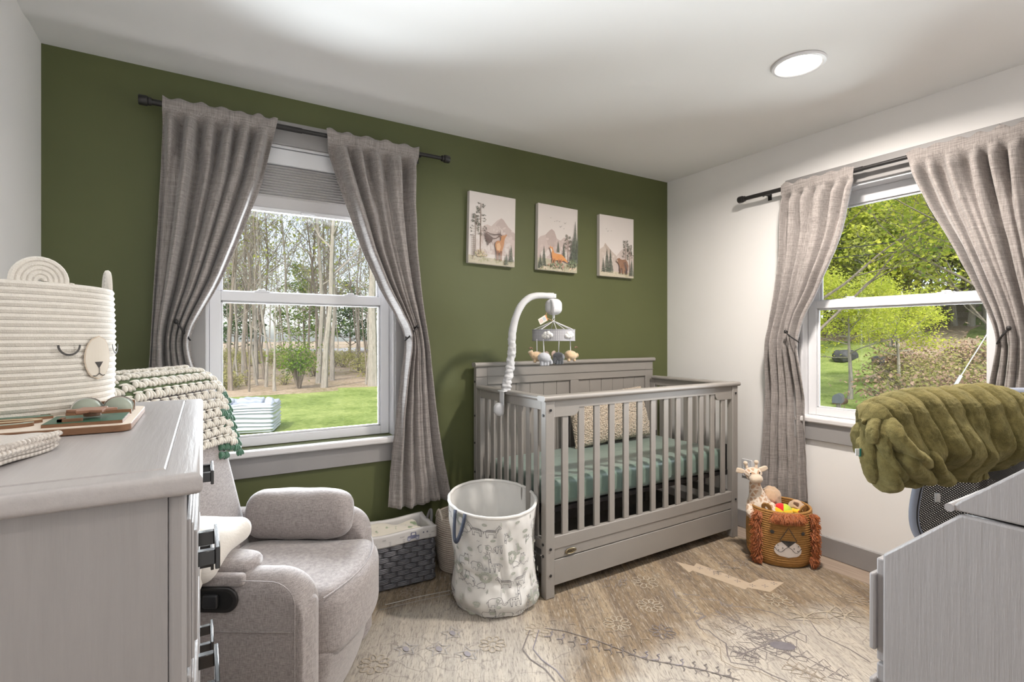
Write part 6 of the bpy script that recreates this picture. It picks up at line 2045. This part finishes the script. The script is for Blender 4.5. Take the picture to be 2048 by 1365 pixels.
GRP, SGP, MET = mat('toy_green', (.03, .10, .06), .4), mat('toy_sage', (.30, .33, .27), .5), mat('toy_metal', (.6, .6, .6), .15, metal=1)
SAG2 = mat('toy_sage_dark', (.12, .2, .15), .5)
# maze block (green square with a wooden snowflake knob) and shelf with two dials
o = part('maze_block', MB().prism([(-.012, -.088), (.088, -.088), (.088, .010), (-.012, .010)], .0115, .0165, 'z'), PLYE, bo)
part('block_face', MB().prism([(-.0115, -.0875), (.0875, -.0875), (.0875, .0095), (-.0115, .0095)], .0165, .0170, 'z'), GRP, o)
part('slot_rails', MB().box(.004, .010, -.074, -.045, .0170, .0215).box(.004, .035, -.074, -.068, .0170, .0215), PLYE, o)
sf = MB().prism([(.042 + (.034 if k % 2 == 0 else .022) * cos(2 * pi * k / 12), -.036 + (.034 if k % 2 == 0 else .022) * sin(2 * pi * k / 12)) for k in range(12)], .027, .032, 'z')
sf.tube([(.042, -.036, .020), (.042, -.036, .027)], .012, 12)
part('knob', sf, mat('toy_wood_brown', (.25, .12, .07), .55), o, bevel=.001)
sh = part('dial_shelf', MB().box(-.004, .088, .032, .040, .0115, .0195), PLYE, bo)
part('dial_shelf', MB().box(-.004, .088, .092, .098, .0115, .030), PLYE, bo)
for cx2 in (.020, .066):
    part('dial', MB().ball((cx2, .066, .020), (.022, .024, .020), 20, 12), SGP, bo)
    part('dial_band', MB().tube([(cx2 + .0226 * cos(t * 2 * pi / 24), .066, .020 + .0206 * sin(t * 2 * pi / 24)) for t in range(24)], .0015, 5, closed=True), MET, bo)
# puzzle letters and shapes
def plate(pts, z0, z1, m_, nm='shape', be=.0008):
    q = part(nm, MB().prism(pts, z0, z1, 'z'), PLYE, bo)
    part('painted_face', MB().prism(pts, z1, z1 + .0006, 'z'), m_, q)
def ringpts(cx2, cy2, rx, ry, a0, a1, wd, n_=16):
    o_ = [(cx2 + rx * cos(a0 + (a1 - a0) * i / n_), cy2 + ry * sin(a0 + (a1 - a0) * i / n_)) for i in range(n_ + 1)]
    i_ = [(cx2 + (rx - wd) * cos(a0 + (a1 - a0) * i / n_), cy2 + (ry - wd) * sin(a0 + (a1 - a0) * i / n_)) for i in range(n_, -1, -1)]
    return o_ + i_
plate(ringpts(-.080, -.048, .052, .022, -2.9, .2, .012), .0115, .017, SGP, 'crescent')
plate(ringpts(-.075, -.012, .050, .020, 0, 2 * pi - .01, .010), .0115, .0165, mat('toy_sand', (.55, .45, .30), .5), 'oval_ring')
plate([(-.125, .020), (-.040, .022), (-.020, .032), (-.030, .050), (-.050, .044), (-.095, .044), (-.120, .036)], .0115, .016, SAG2, 'leaf_piece')
plate([(-.115, .055), (-.035, .058), (-.025, .075), (-.050, .072), (-.075, .080), (-.105, .070)], .0115, .016, SGP, 'letter_piece')
plate([(-.235, .050), (-.200, .060), (-.185, .045), (-.150, .058), (-.125, .048), (-.120, .075), (-.150, .085), (-.180, .078), (-.210, .090), (-.240, .080)], .0115, .024, mat('toy_grey', (.40, .39, .38), .4), 'cloud_piece')
plate([(-.245, -.01), (-.20, .0), (-.185, -.012), (-.165, .0), (-.175, .018), (-.205, .024), (-.24, .02)], .0115, .019, SGP, 'leaf_piece')
lt_ = MB()
for x_, y_, r_ in ((-.205, .066, .004), (-.17, .066, .005), (-.14, .062, .004), (-.155, .05, .003)): lt_.ball((x_, y_, .0255), (r_, r_, r_ * .7), 10, 6)
part('metal_studs', lt_, MET, bo)
part('metal_clasp', MB().rbox((-.195, .012, .027), (.030, .018, .014), .005, 3, 3).tube([(-.19, .0, .022), (-.24, -.01, .022)], .005, 8), MET, bo)
part('wood_lever', MB().rbox((-.185, -.075, .021), (.095, .022, .010), .0048, 3, 4), mat('toy_wood_brown', (.25, .12, .07), .55), bo)
# ribbed cotton cloth at the front left
cc_ = thing('ribbed_cloth', 'folded cream ribbed cotton cloth at the dresser top\'s left front', 'cloth', (-.345, .865, TZ))
RIB = None
m, nt, b = new_mat('ribbed_cotton')
b.inputs['Roughness'].default_value = .95
wv_n = N(nt, 'ShaderNodeTexWave'); wv_n.bands_direction = 'Y'; wv_n.inputs['Scale'].default_value = 42; wv_n.inputs['Distortion'].default_value = .4
nt.links.new(coord(nt, rot=(0, 0, radians(12))), wv_n.inputs['Vector'])
nt.links.new(ramp(nt, wv_n.outputs['Fac'], [(.1, (.50, .45, .41)), (.5, (.66, .61, .56))]), b.inputs['Base Color'])
bump(nt, b, wv_n.outputs['Fac'], .6, .004)
RIB = m
tip = at(112, 884, Z=TZ + .01) - Vector((-.345, .865, TZ))
fp = [at(x, y, Z=TZ + .009) - Vector((-.345, .865, TZ)) for x, y in ((-90, 868), (110, 871), (117, 884), (-90, 948))]
def clf(z0):
    def fn(u, v):
        a = fp[0].lerp(fp[1], u); b_ = fp[3].lerp(fp[2], u)
        p = a.lerp(b_, v)
        return (p.x, p.y, z0 + .0022 * sin(u * 9 + v * 4) * (1 - .5 * v) + .003 * smooth(.9, 1, u))
    return fn
for k in range(2):
    g = MB(); g.grid(clf(.0032 + .0052 * k), 40, 30)
    o = part('layer', g, RIB, cc_, solid=.0042, off=0, ang=180)
part('braided_edge', MB().tube([tuple(fp[3].lerp(fp[2], i / 60) + Vector((0, -.001, .0048 + .001 * sin(i * 2.2)))) for i in range(61)], [.0036 + .0010 * sin(i * 2.2) for i in range(61)], 8)
     .tube([tuple(fp[3].lerp(fp[2], i / 60) + Vector((0, .004, .0110 + .001 * sin(i * 2.2 + 1)))) for i in range(61)], [.0036 + .0010 * sin(i * 2.2 + 1) for i in range(61)], 8), RIB, cc_)
# ------------------------------------------------------------------ outdoors
def gz(x, y):
    b = -.6
    r_ = smooth(8, 13, x) * smooth(60, 20, y)
    b += -.75 * r_
    b += smooth(20, 60, x) * 2.6 * r_ + max(0, x - 34) * .17 * smooth(40, 20, y)
    b += .9 * smooth(40, 100, y)
    far = max(0, y - 20)
    b += .10 * noise.noise(Vector((x * .2, y * .2, 0))) * smooth(12, 20, max(x, y)) + .04 * noise.noise(Vector((x * .7, y * .7, 3))) * smooth(10, 16, max(x, y))
    return b
def kind_of(x, y):
    n_ = noise.noise(Vector((x * .25, y * .25, 5))) * 1.2
    if x > 9 and y < x * 1.0 + 4:
        if 12.5 < x + n_ * .4 < 18.5: return 'gravel'
        if y < x * .41 + n_ * 1.2 and x > 19.5 + n_: return 'wood' if (y > x * .305 or x < 26) else 'lawn'
        return 'lawn' if x < 40 + n_ else 'wood'
    if 62 < y + n_ * .5 < 69 and x > 6: return 'gravel'
    return 'lawn' if y + n_ * .9 < 17.2 + .33 * x else 'wood'
GM = {'lawn': MB(), 'wood': MB(), 'gravel': MB()}
st_ = 1.0
V = {}
xs = [-30 + i * st_ for i in range(130)]; ys = [-12 + j * st_ for j in range(130)]
for nm in GM:
    mb = GM[nm]; ix = {}
    for i in range(len(xs) - 1):
        for j in range(len(ys) - 1):
            if kind_of(xs[i] + .5, ys[j] + .5) != nm: continue
            q = []
            for a, b_ in ((i, j), (i + 1, j), (i + 1, j + 1), (i, j + 1)):
                if (a, b_) not in ix:
                    ix[(a, b_)] = len(mb.v)
                    jx = .35 * noise.noise(Vector((a * 1.3, b_ * 1.3, 8))); jy = .35 * noise.noise(Vector((a * 1.3, b_ * 1.3, 18)))
                    X_, Y_ = xs[a] + jx, ys[b_] + jy
                    mb.v.append((X_, Y_, gz(X_, Y_)))
                q.append(ix[(a, b_)])
            mb.f.append(tuple(q))
def ground_mat(name, cols, s1=1.2, s2=14):
    m, nt, b = new_mat(name)
    v = coord(nt)
    f = mth(nt, 'ADD', mth(nt, 'MULTIPLY', tex(nt, v, s1, 3), .45), mth(nt, 'MULTIPLY', tex(nt, v, s2, 4, .7), .55))
    nt.links.new(ramp(nt, f, cols), b.inputs['Base Color']); b.inputs['Roughness'].default_value = .95
    b.inputs['Specular IOR Level'].default_value = .1
    bump(nt, b, tex(nt, v, s2 * 2, 4, .7), .6, .08)
    return m
LAWN = ground_mat('lawn_grass', [(.38, (.14, .19, .045)), (.5, (.23, .29, .08)), (.62, (.34, .38, .13))], .8, 9)
WOODF = ground_mat('leaf_litter', [(.36, (.20, .17, .09)), (.48, (.34, .26, .18)), (.56, (.45, .35, .26)), (.66, (.26, .28, .10))], .35, 8)
GRAV = ground_mat('gravel', [(.4, (.28, .27, .26)), (.6, (.50, .48, .46))], 3, 40)
struct('lawn', GM['lawn'], LAWN); struct('woodland_floor', GM['wood'], WOODF); struct('gravel_drive', GM['gravel'], GRAV)

BARK1 = mat('bark_grey', (.29, .26, .22), .9, .25, 5, 30, .6, .02, stretch=(6, 6, 1))
BARK2 = mat('bark_brown', (.20, .165, .13), .9, .25, 5, 30, .6, .02, stretch=(6, 6, 1))
def leaf_mat(name, c0, c1, tr_=.45):
    m, nt, b = new_mat(name)
    f = tex(nt, coord(nt), 1.6, 4, .7)
    c = ramp(nt, f, [(.36, c0), (.64, c1)])
    d = N(nt, 'ShaderNodeBsdfDiffuse'); t = N(nt, 'ShaderNodeBsdfTranslucent'); mx = N(nt, 'ShaderNodeMixShader'); mx.inputs[0].default_value = tr_
    nt.links.new(c, d.inputs[0]); nt.links.new(c, t.inputs[0]); nt.links.new(d.outputs[0], mx.inputs[1]); nt.links.new(t.outputs[0], mx.inputs[2])
    nt.links.new(mx.outputs[0], nt.nodes['Material Output'].inputs[0])
    return m
BUD = leaf_mat('leaf_buds', (.26, .30, .07), (.42, .44, .12))
LYEL = leaf_mat('leaf_yellow_green', (.38, .46, .05), (.72, .72, .14), .5)
LGRN = leaf_mat('leaf_green', (.085, .17, .03), (.26, .36, .06), .5)
LMIX = leaf_mat('leaf_maple', (.16, .28, .05), (.72, .70, .11), .6)
LDRK = leaf_mat('leaf_evergreen', (.035, .085, .03), (.10, .18, .05), .3)
LUND = leaf_mat('leaf_underbrush', (.28, .28, .10), (.48, .44, .18), .4)
def branchy(seed, H, r0, nb, spread=.35, sub_=5, twigs=4, low=.35, lean=.0, curve=.08, up=.75):
    r = random.Random(seed); mb = MB(); tips = []
    tr_ = []; x = y = 0
    n = 9
    for i in range(n + 1):
        tr_.append(Vector((x, y, H * i / n))); x += r.uniform(-1, 1) * curve * H / n + lean * H / n; y += r.uniform(-1, 1) * curve * H / n
    mb.tube(tr_, [r0 * (1.25 if i == 0 else 1) * (1 - .93 * i / n) + .006 for i in range(n + 1)], 7, cap=False)
    def limb(p, d, L, rr, lv):
        P = [p]; q = p.copy(); dd = d.copy(); k = 4 if lv < 2 else 3
        for i in range(k):
            dd = (dd + Vector((r.uniform(-.28, .28), r.uniform(-.28, .28), r.uniform(-.1, .25)))).normalized(); q = q + dd * L / k; P.append(q.copy())
        mb.tube(P, [max(.004, rr * (1 - .85 * i / k)) for i in range(k + 1)], 5 if lv == 0 else 3, cap=False)
        if lv < 2:
            m_ = sub_ if lv == 0 else twigs
            for j in range(m_):
                t = .25 + .75 * (j + r.random()) / m_; kk = t * k; i = min(int(kk), k - 1); b0 = P[i].lerp(P[i + 1], kk - i)
                az = r.uniform(0, 2 * pi); s_ = Vector((cos(az), sin(az), r.uniform(-.1, .8)))
                limb(b0, (dd * .8 + s_ * .8).normalized(), L * r.uniform(.35, .6), rr * .42, lv + 1)
        else: tips.append(q)
        if lv == 2: tips.append(P[1])
    for j in range(nb):
        t = low + (1 - low) * (j + r.random() * .8) / nb; kk = t * n; i = min(int(kk), n - 1); p = tr_[i].lerp(tr_[i + 1], kk - i)
        az = j * 2.4 + r.uniform(-.5, .5)
        d = Vector((cos(az), sin(az), up + r.uniform(-.2, .4))).normalized()
        limb(p, d, H * spread * (1.15 - .7 * t) * r.uniform(.75, 1.2), r0 * (1 - t * .85) * .45 + .005, 0)
    return mb, tips
def leaves(tips, seed, per, rad, size, flat=.6):
    r = random.Random(seed); v, f = [], []
    for c in tips:
        for k in range(per):
            p = c + Vector((r.gauss(0, rad), r.gauss(0, rad), r.gauss(0, rad * flat)))
            a = Vector((r.uniform(-1, 1), r.uniform(-1, 1), r.uniform(-.6, .6))).normalized(); b_ = a.orthogonal().normalized(); b_ = Matrix.Rotation(r.uniform(0, 6.28), 3, a) @ b_
            s_ = size * r.uniform(.6, 1.3); i = len(v)
            v += [tuple(p - a * s_), tuple(p + b_ * s_ * .55), tuple(p + a * s_), tuple(p - b_ * s_ * .55)]
            f.append((i, i + 1, i + 2, i + 3))
    mb = MB(); mb.v, mb.f = v, f
    return mb
def proto_tree(nm, mb, tips, bark, lm, per, rad, size, seed):
    root = bpy.data.objects.new(nm, None); COL.objects.link(root)
    part('trunk', mb, bark, root)
    if lm: part('foliage', leaves(tips, seed, per, rad, size), lm, root, smooth=False)
    return root
protos = []
for k in range(7):
    mb, tips = branchy(20 + k, 12 + k * .8, (.030 + .0065 * k), 16, .24, 5, 4, low=.22, curve=.12)
    protos.append(proto_tree('bare_tree', mb, tips, BARK1 if k % 2 else BARK2, BUD if k in (1, 3, 5) else None, 1, .35, .085, k))
r = random.Random(44)
gF = 'thin bare trees of the wood beyond the lawn'
used = set()
def place(root, x, y, s_, rz, label, cat, group=None):
    if root.name in used: o = copy_tree(root)
    else: o = root; used.add(root.name)
    o.location = (x, y, gz(x, y) - .05); o.scale = (s_, s_, s_ * 1.0); o.rotation_euler = (0, 0, rz)
    tag(o, label, cat, group); return o
n_t = 0
for i in range(900):
    if n_t >= 215: break
    az = radians(r.uniform(-1.5, 18.5) if n_t < 100 else r.choice((r.uniform(-24, -1), r.uniform(18, 32)))); d = 18.5 + 58 * r.random() ** .8
    x, y = d * sin(az), d * cos(az)
    if y < 18.5 + .33 * max(x, -4) or 60 < y < 71: continue
    place(protos[i % 7], x, y, r.uniform(.75, 1.15), r.uniform(0, 6.3), 'thin bare tree in the spring wood beyond the lawn', 'tree', gF); n_t += 1
# the larger trunks that stand out
def by_px(px_, dep):
    l = (px_ - 1024) / F * dep
    return (dep * cs + l * cc, dep * cc - l * cs)
big = [(746, 19.5, .17, 15, 'thick grey trunk at the right edge of the wood view', 60, .03),
       (648, 18.5, .10, 14, 'forked grey tree standing behind the green shrub', 61, .05), (636, 20.5, .09, 14, 'leaning bare tree crossing the middle of the wood view', 62, -.03),
       (664, 22, .085, 15, 'tall bare tree right of the forked one', 63, .01), (512, 22, .08, 14, 'dark slim bare tree left of the window middle', 64, 0), (487, 24, .08, 14, 'dark slim bare tree near the left curtain', 65, 0)]
for px_, dep, r0, H, lab, sd_, ln_ in big:
    x, y = by_px(px_, dep)
    mb, tips = branchy(sd_, H, r0, 15, .34, 5, 4, low=.28, lean=ln_)
    t = proto_tree('tree', mb, tips, BARK1, BUD if sd_ % 2 else None, 1, .3, .07, sd_)
    t.location = (x, y, gz(x, y) - .05); tag(t, lab, 'tree')
# young sapling by the shrub
x, y = by_px(549, 17.3); mb, tips = branchy(90, 3.4, .045, 10, .42, 4, 3, low=.45, up=.15)
t = proto_tree('sapling', mb, tips, BARK1, None, 1, .3, .06, 1); t.location = (x, y, gz(x, y) - .05); tag(t, 'bare spreading sapling at the edge of the lawn', 'tree')
# shrubs
def bush_proto(nm, seed, w_, h_, nleaf, lm, size):
    root = bpy.data.objects.new(nm, None); COL.objects.link(root); rr = random.Random(seed); mb = MB(); tips = []
    for i in range(22):
        az = rr.uniform(0, 6.28); q = Vector((cos(az) * rr.uniform(.2, .9) * w_, sin(az) * rr.uniform(.2, .9) * w_, h_ * rr.uniform(.5, 1)))
        mid = q * .5 + Vector((0, 0, h_ * .12)); mb.tube([(q.x * .1, q.y * .1, 0), tuple(mid), tuple(q)], [.02, .012, .004], 4, cap=False); tips += [q, mid, q * .8]
    part('stems', mb, BARK2, root); part('foliage', leaves(tips, seed, nleaf, w_ * .28, size, .8), lm, root, smooth=False)
    return root
sb = bush_proto('shrub', 7, .8, 1.7, 22, LGRN, .05)
x, y = by_px(598, 18.2); sb.location = (x, y, gz(x, y)); tag(sb, 'bright green shrub at the edge of the wood', 'shrub')
ub = [bush_proto('underbrush_shrub', 30 + k, 1.1, 1.0, 9, LUND, .06) for k in range(3)]
n_u = 0
for i in range(200):
    if n_u >= 80: break
    az = radians(r.uniform(-1, 18) if n_u < 46 else r.choice((r.uniform(-22, -1), r.uniform(18, 30)))); d = 21 + 26 * r.random(); x, y = d * sin(az), d * cos(az)
    if y < 20.5 + .33 * x: continue
    place(ub[i % 3], x, y, r.uniform(.4, 1.0), r.uniform(0, 6.3), 'low olive shrub in the underbrush of the bare wood', 'shrub', 'low shrubs between the bare trees'); n_u += 1
ev = []
for k, (px_, dep, h_) in enumerate(((470, 48, 7), (610, 50, 8), (700, 55, 7))):
    x, y = by_px(px_, dep); mb, tips = branchy(130 + k, h_, .12, 26, .3, 5, 4, low=.1, up=.1)
    t = proto_tree('evergreen_tree', mb, tips, BARK2, LDRK if k != 1 else LGRN, 3, .3, .16, k); t.location = (x, y, gz(x, y)); tag(t, ('dark evergreen deep in the wood, leftmost', 'greening tree deep in the wood behind the middle', 'dark evergreen deep in the wood, rightmost')[k], 'tree')
    
# wrapped stack on the lawn
x, y = by_px(492, 10.15)
PLAS = mat('white_plastic_wrap', (.40, .43, .49), .28, .03, 6, coat=.3)
ws = thing('wrapped_stack', 'stack wrapped in white plastic standing on the lawn', 'wrapped pallet', (x, y, gz(x, y)), radians(-16))
def wr_fn(u, p):
    k = .014 * sin(p.z * 95 + 5 * noise.noise(Vector((p.x * 1.2, p.y * 1.2, p.z * 6)))) * (abs(u[2]) < .93)
    return p + Vector((k * (abs(u[0]) > .95) * u[0], k * (abs(u[1]) > .95) * u[1], .035 * noise.noise(p * 5) * (u[2] > .8)))
part('wrap', MB().rbox((0, 0, .29), (1.14, .9, .56), .06, 5, 40, wr_fn), PLAS, ws, ang=180)
part('loose_top', MB().rbox((.12, -.12, .60), (.46, .34, .10), .045, 5, 14, lambda u, p: p + Vector((0, 0, .03 * noise.noise(p * 8)))).rbox((-.38, -.1, .585), (.34, .4, .09), .04, 5, 12, lambda u, p: p + Vector((0, 0, .04 * noise.noise(p * 7)))), PLAS, ws, ang=180)
part('gathered_corner', MB().rbox((.47, -.2, .60), (.16, .14, .14), .05, 4, 8, lambda u, p: p + Vector((.03 * noise.noise(p * 12), 0, .03 * noise.noise(p * 14)))), PLAS, ws, ang=180)
# small white garden shed whose roof corner shows at the left edge of the forest window
p0 = at(436, 650, Y=6.2)
WSD = mat('shed_white', (.66, .68, .72), .5)
gs = thing('garden_shed', 'white garden shed whose roof corner shows left of the forest', 'shed', (-1.4, 7.1, -.6))
part('walls', MB().box(-1.15, 1.22, -.75, .9, 0, p0.z + .62), WSD, gs, bevel=.01)
part('roof', MB().prism([(-1.5, p0.z + .6), (p0.x + 1.4, p0.z + .6), (p0.x + 1.4, p0.z + .7), (p0.x + 1.3, p0.z + .96), (0, p0.z + 1.5), (-1.4, p0.z + .96)], -.9, 1.05, 'y'), WSD, gs, bevel=.01)

# ---- beyond the white wall's window
def leafy_tree(nm, label, px_, dep, H, r0, seed, lm, per, rad, size, low=.2, spread=.4, nb=16, up=.45, cat='tree', bark=BARK1):
    x, y = by_px(px_, dep); mb, tips = branchy(seed, H, r0, nb, spread, 5, 4, low=low, up=up)
    t = proto_tree(nm, mb, tips, bark, lm, per, rad, size, seed); t.location = (x, y, gz(x, y)); t.rotation_euler = (0, 0, seed)
    return tag(t, label, cat)
leafy_tree('maple_tree', 'dark-leaved maple close outside the window at its left edge', 1615, 9.5, 8.5, .07, 201, LMIX, 24, .20, .042, low=.22, spread=.42, nb=22, bark=BARK2)
leafy_tree('maple_tree', 'yellow-tipped maple close outside the window behind the right curtain', 2035, 8.6, 7.5, .075, 202, LMIX, 26, .20, .042, low=.30, spread=.62, nb=26, bark=BARK2)
leafy_tree('maple_tree', 'darker maple reaching in from the right behind the yellow-tipped one', 2140, 13.0, 9.5, .10, 206, LMIX, 18, .26, .055, low=.24, spread=.62, nb=24, bark=BARK2)
leafy_tree('spring_tree', 'low spreading tree with bright yellow-green leaves over the far lawn', 1700, 21, 4.2, .09, 203, LYEL, 18, .24, .055, low=.38, spread=.62, nb=14, up=.2)
leafy_tree('spring_tree', 'small yellow-green tree beside the spreading one, over the brush bank', 1800, 24, 4.2, .08, 204, LYEL, 18, .24, .055, low=.35, spread=.55, nb=14, up=.2)
lf = []
for k in range(4):
    mb, tips = branchy(220 + k, 10, .14, 16, .34, 5, 3, low=.15)
    lf.append(proto_tree('leafy_tree', mb, tips, BARK1, (LGRN, LYEL, LMIX, BUD)[k], 8, .4, .16, k))
n_l = 0
for i in range(400):
    if n_l >= 112: break
    az = radians(r.uniform(58, 78) if n_l < 68 else r.choice((r.uniform(40, 58), r.uniform(78, 88)))); d = 40 + 36 * r.random(); x, y = d * sin(az), d * cos(az)
    if d < 52 and az < radians(66.5) and az > radians(61.5): continue
    place(lf[i % 4], x, y, r.uniform(.8, 1.4), r.uniform(0, 6.3), 'leafy spring tree on the far slope beyond the drive', 'tree', 'leafy trees on the far slope'); n_l += 1
br2 = [bush_proto('brush_shrub', 50 + k, 1.1, .8, 6, mat('dry_leaf', (.30, .20, .13), .9) if k else LUND, .06) for k in range(3)]
n_b = 0
for i in range(200):
    if n_b >= 46: break
    az = radians(r.uniform(67.5, 76)); d = 22 + 18 * r.random(); x, y = d * sin(az), d * cos(az)
    place(br2[i % 3], x, y, r.uniform(.7, 1.5), r.uniform(0, 6.3), 'brown dry shrub on the bank beyond the drive', 'shrub', 'dry shrubs on the bank'); n_b += 1
# red outbuilding with white trim
x, y = by_px(1716, 46); zg = .55
sh = thing('red_shed', 'small red outbuilding with white corner trim far beyond the lawn', 'shed', (x, y, zg), radians(31))
RED = mat('shed_red', (.20, .055, .045), .8, .1, 3)
part('walls', MB().box(-1.7, 1.7, 0, 2.5, -1.2, 2.1), RED, sh); 
part('roof', MB().prism([(-1.9, 2.1), (1.9, 2.1), (0, 3.0)], -.15, 2.65, 'y'), mat('shed_roof', (.12, .11, .11), .9), sh)
for a, b_ in ((-1.72, -1.56), (1.56, 1.72)): part('corner_board', MB().box(a, b_, -.03, 0, -1.2, 2.1), WHITE, sh)
part('eave_board', MB().box(-1.9, 1.9, -.2, -.03, 2.0, 2.18), WHITE, sh)
# mailbox
p = at(1677, 808, X=None, Y=None, Z=-.42)
x, y = by_px(1677, 13.0)
mbx = thing('mailbox', 'grey roadside mailbox on a post at the gravel drive', 'mailbox', (x, y, gz(x, y)), radians(31 - 12))
zt = -.42 - gz(x, y) + .02
prof_ = [(-.10, 0), (.10, 0), (.10, .12)] + [(.10 * cos(a), .12 + .10 * sin(a)) for a in [pi * k / 10 for k in range(1, 10)]] + [(-.10, .12)]
MBM = mat('mailbox_grey', (.13, .14, .155), .4)
part('box', MB().prism([(a, b_ + zt) for a, b_ in prof_], -.23, .23, 'x'), MBM, mbx, bevel=.008)
part('door', MB().prism([(a * 1.06, b_ * 1.03 + zt) for a, b_ in prof_], -.245, -.23, 'x'), MBM, mbx)
part('post', MB().box(-.045, .045, -.045, .045, -.1, zt), BARK1, mbx)
# utility guy wire with white guard, power lines
a_, b_ = at(1906, 780, Z=-.1) , None
x0, y0 = by_px(1880, 12.5); x1, y1 = by_px(1972, 12.5)
gw_ = thing('guy_wire', 'slanting utility guy wire with a white plastic guard', 'guy wire', (x0, y0, gz(x0, y0)))
def zpx(py_, dep): return EYE - (py_ - HY) / F * dep
def gp(px_, py_, dep=12.5):
    x, y = by_px(px_, dep); return Vector((x, y, zpx(py_, dep))) - Vector((x0, y0, gz(x0, y0)))
part('guard', MB().tube([tuple(gp(1880, 822)), tuple(gp(1922, 752))], .035, 8), WHITE, gw_)
part('wire', MB().tube([tuple(gp(1922, 752)), tuple(gp(1972, 672)), tuple(gp(2100, 455))], .011, 6), WHITE, gw_)
for k, (ya, yb) in enumerate(((494, 468), (511, 489))):
    xa, ya_ = by_px(1640, 18); xb, yb_ = by_px(1880, 18)
    A_, B_ = Vector((xa, ya_, zpx(ya, 18))), Vector((xb, yb_, zpx(yb, 18)))
    d_ = (B_ - A_)
    whole('power_line', MB().tube([tuple(-d_ * 2), (0, 0, -.15), tuple(d_ * 3)], .016, 5), DARK, ('upper of the two power lines crossing behind the maples', 'lower of the two power lines crossing behind the maples')[k], 'power line', tuple(A_))
# low stones
ST = mat('stone_dark', (.05, .05, .05), .8, .3, 6)
for px_, dep, sz, lab in ((1762, 31, .55, 'dark rounded boulder at the far edge of the lawn, right one'), (1690, 33, .8, 'dark rounded boulder at the far edge of the lawn, left one'), (1680, 19.8, .3, 'brown tuft of dead plants on the lawn behind the mailbox')):
    x, y = by_px(px_, dep)
    whole('boulder' if 'boulder' in lab else 'dead_tuft', MB().rbox((0, 0, sz * .3), (sz * 2, sz * 1.3, sz), sz * .4, 5, 6, lambda u, p: p + Vector((1, 1, 1)) * .08 * noise.noise(p * 3)), ST if 'boulder' in lab else mat('dead_plants', (.22, .14, .09), .95, .3, 20, 60, 1, .05), lab, 'boulder' if 'boulder' in lab else 'plants', (x, y, gz(x, y)))
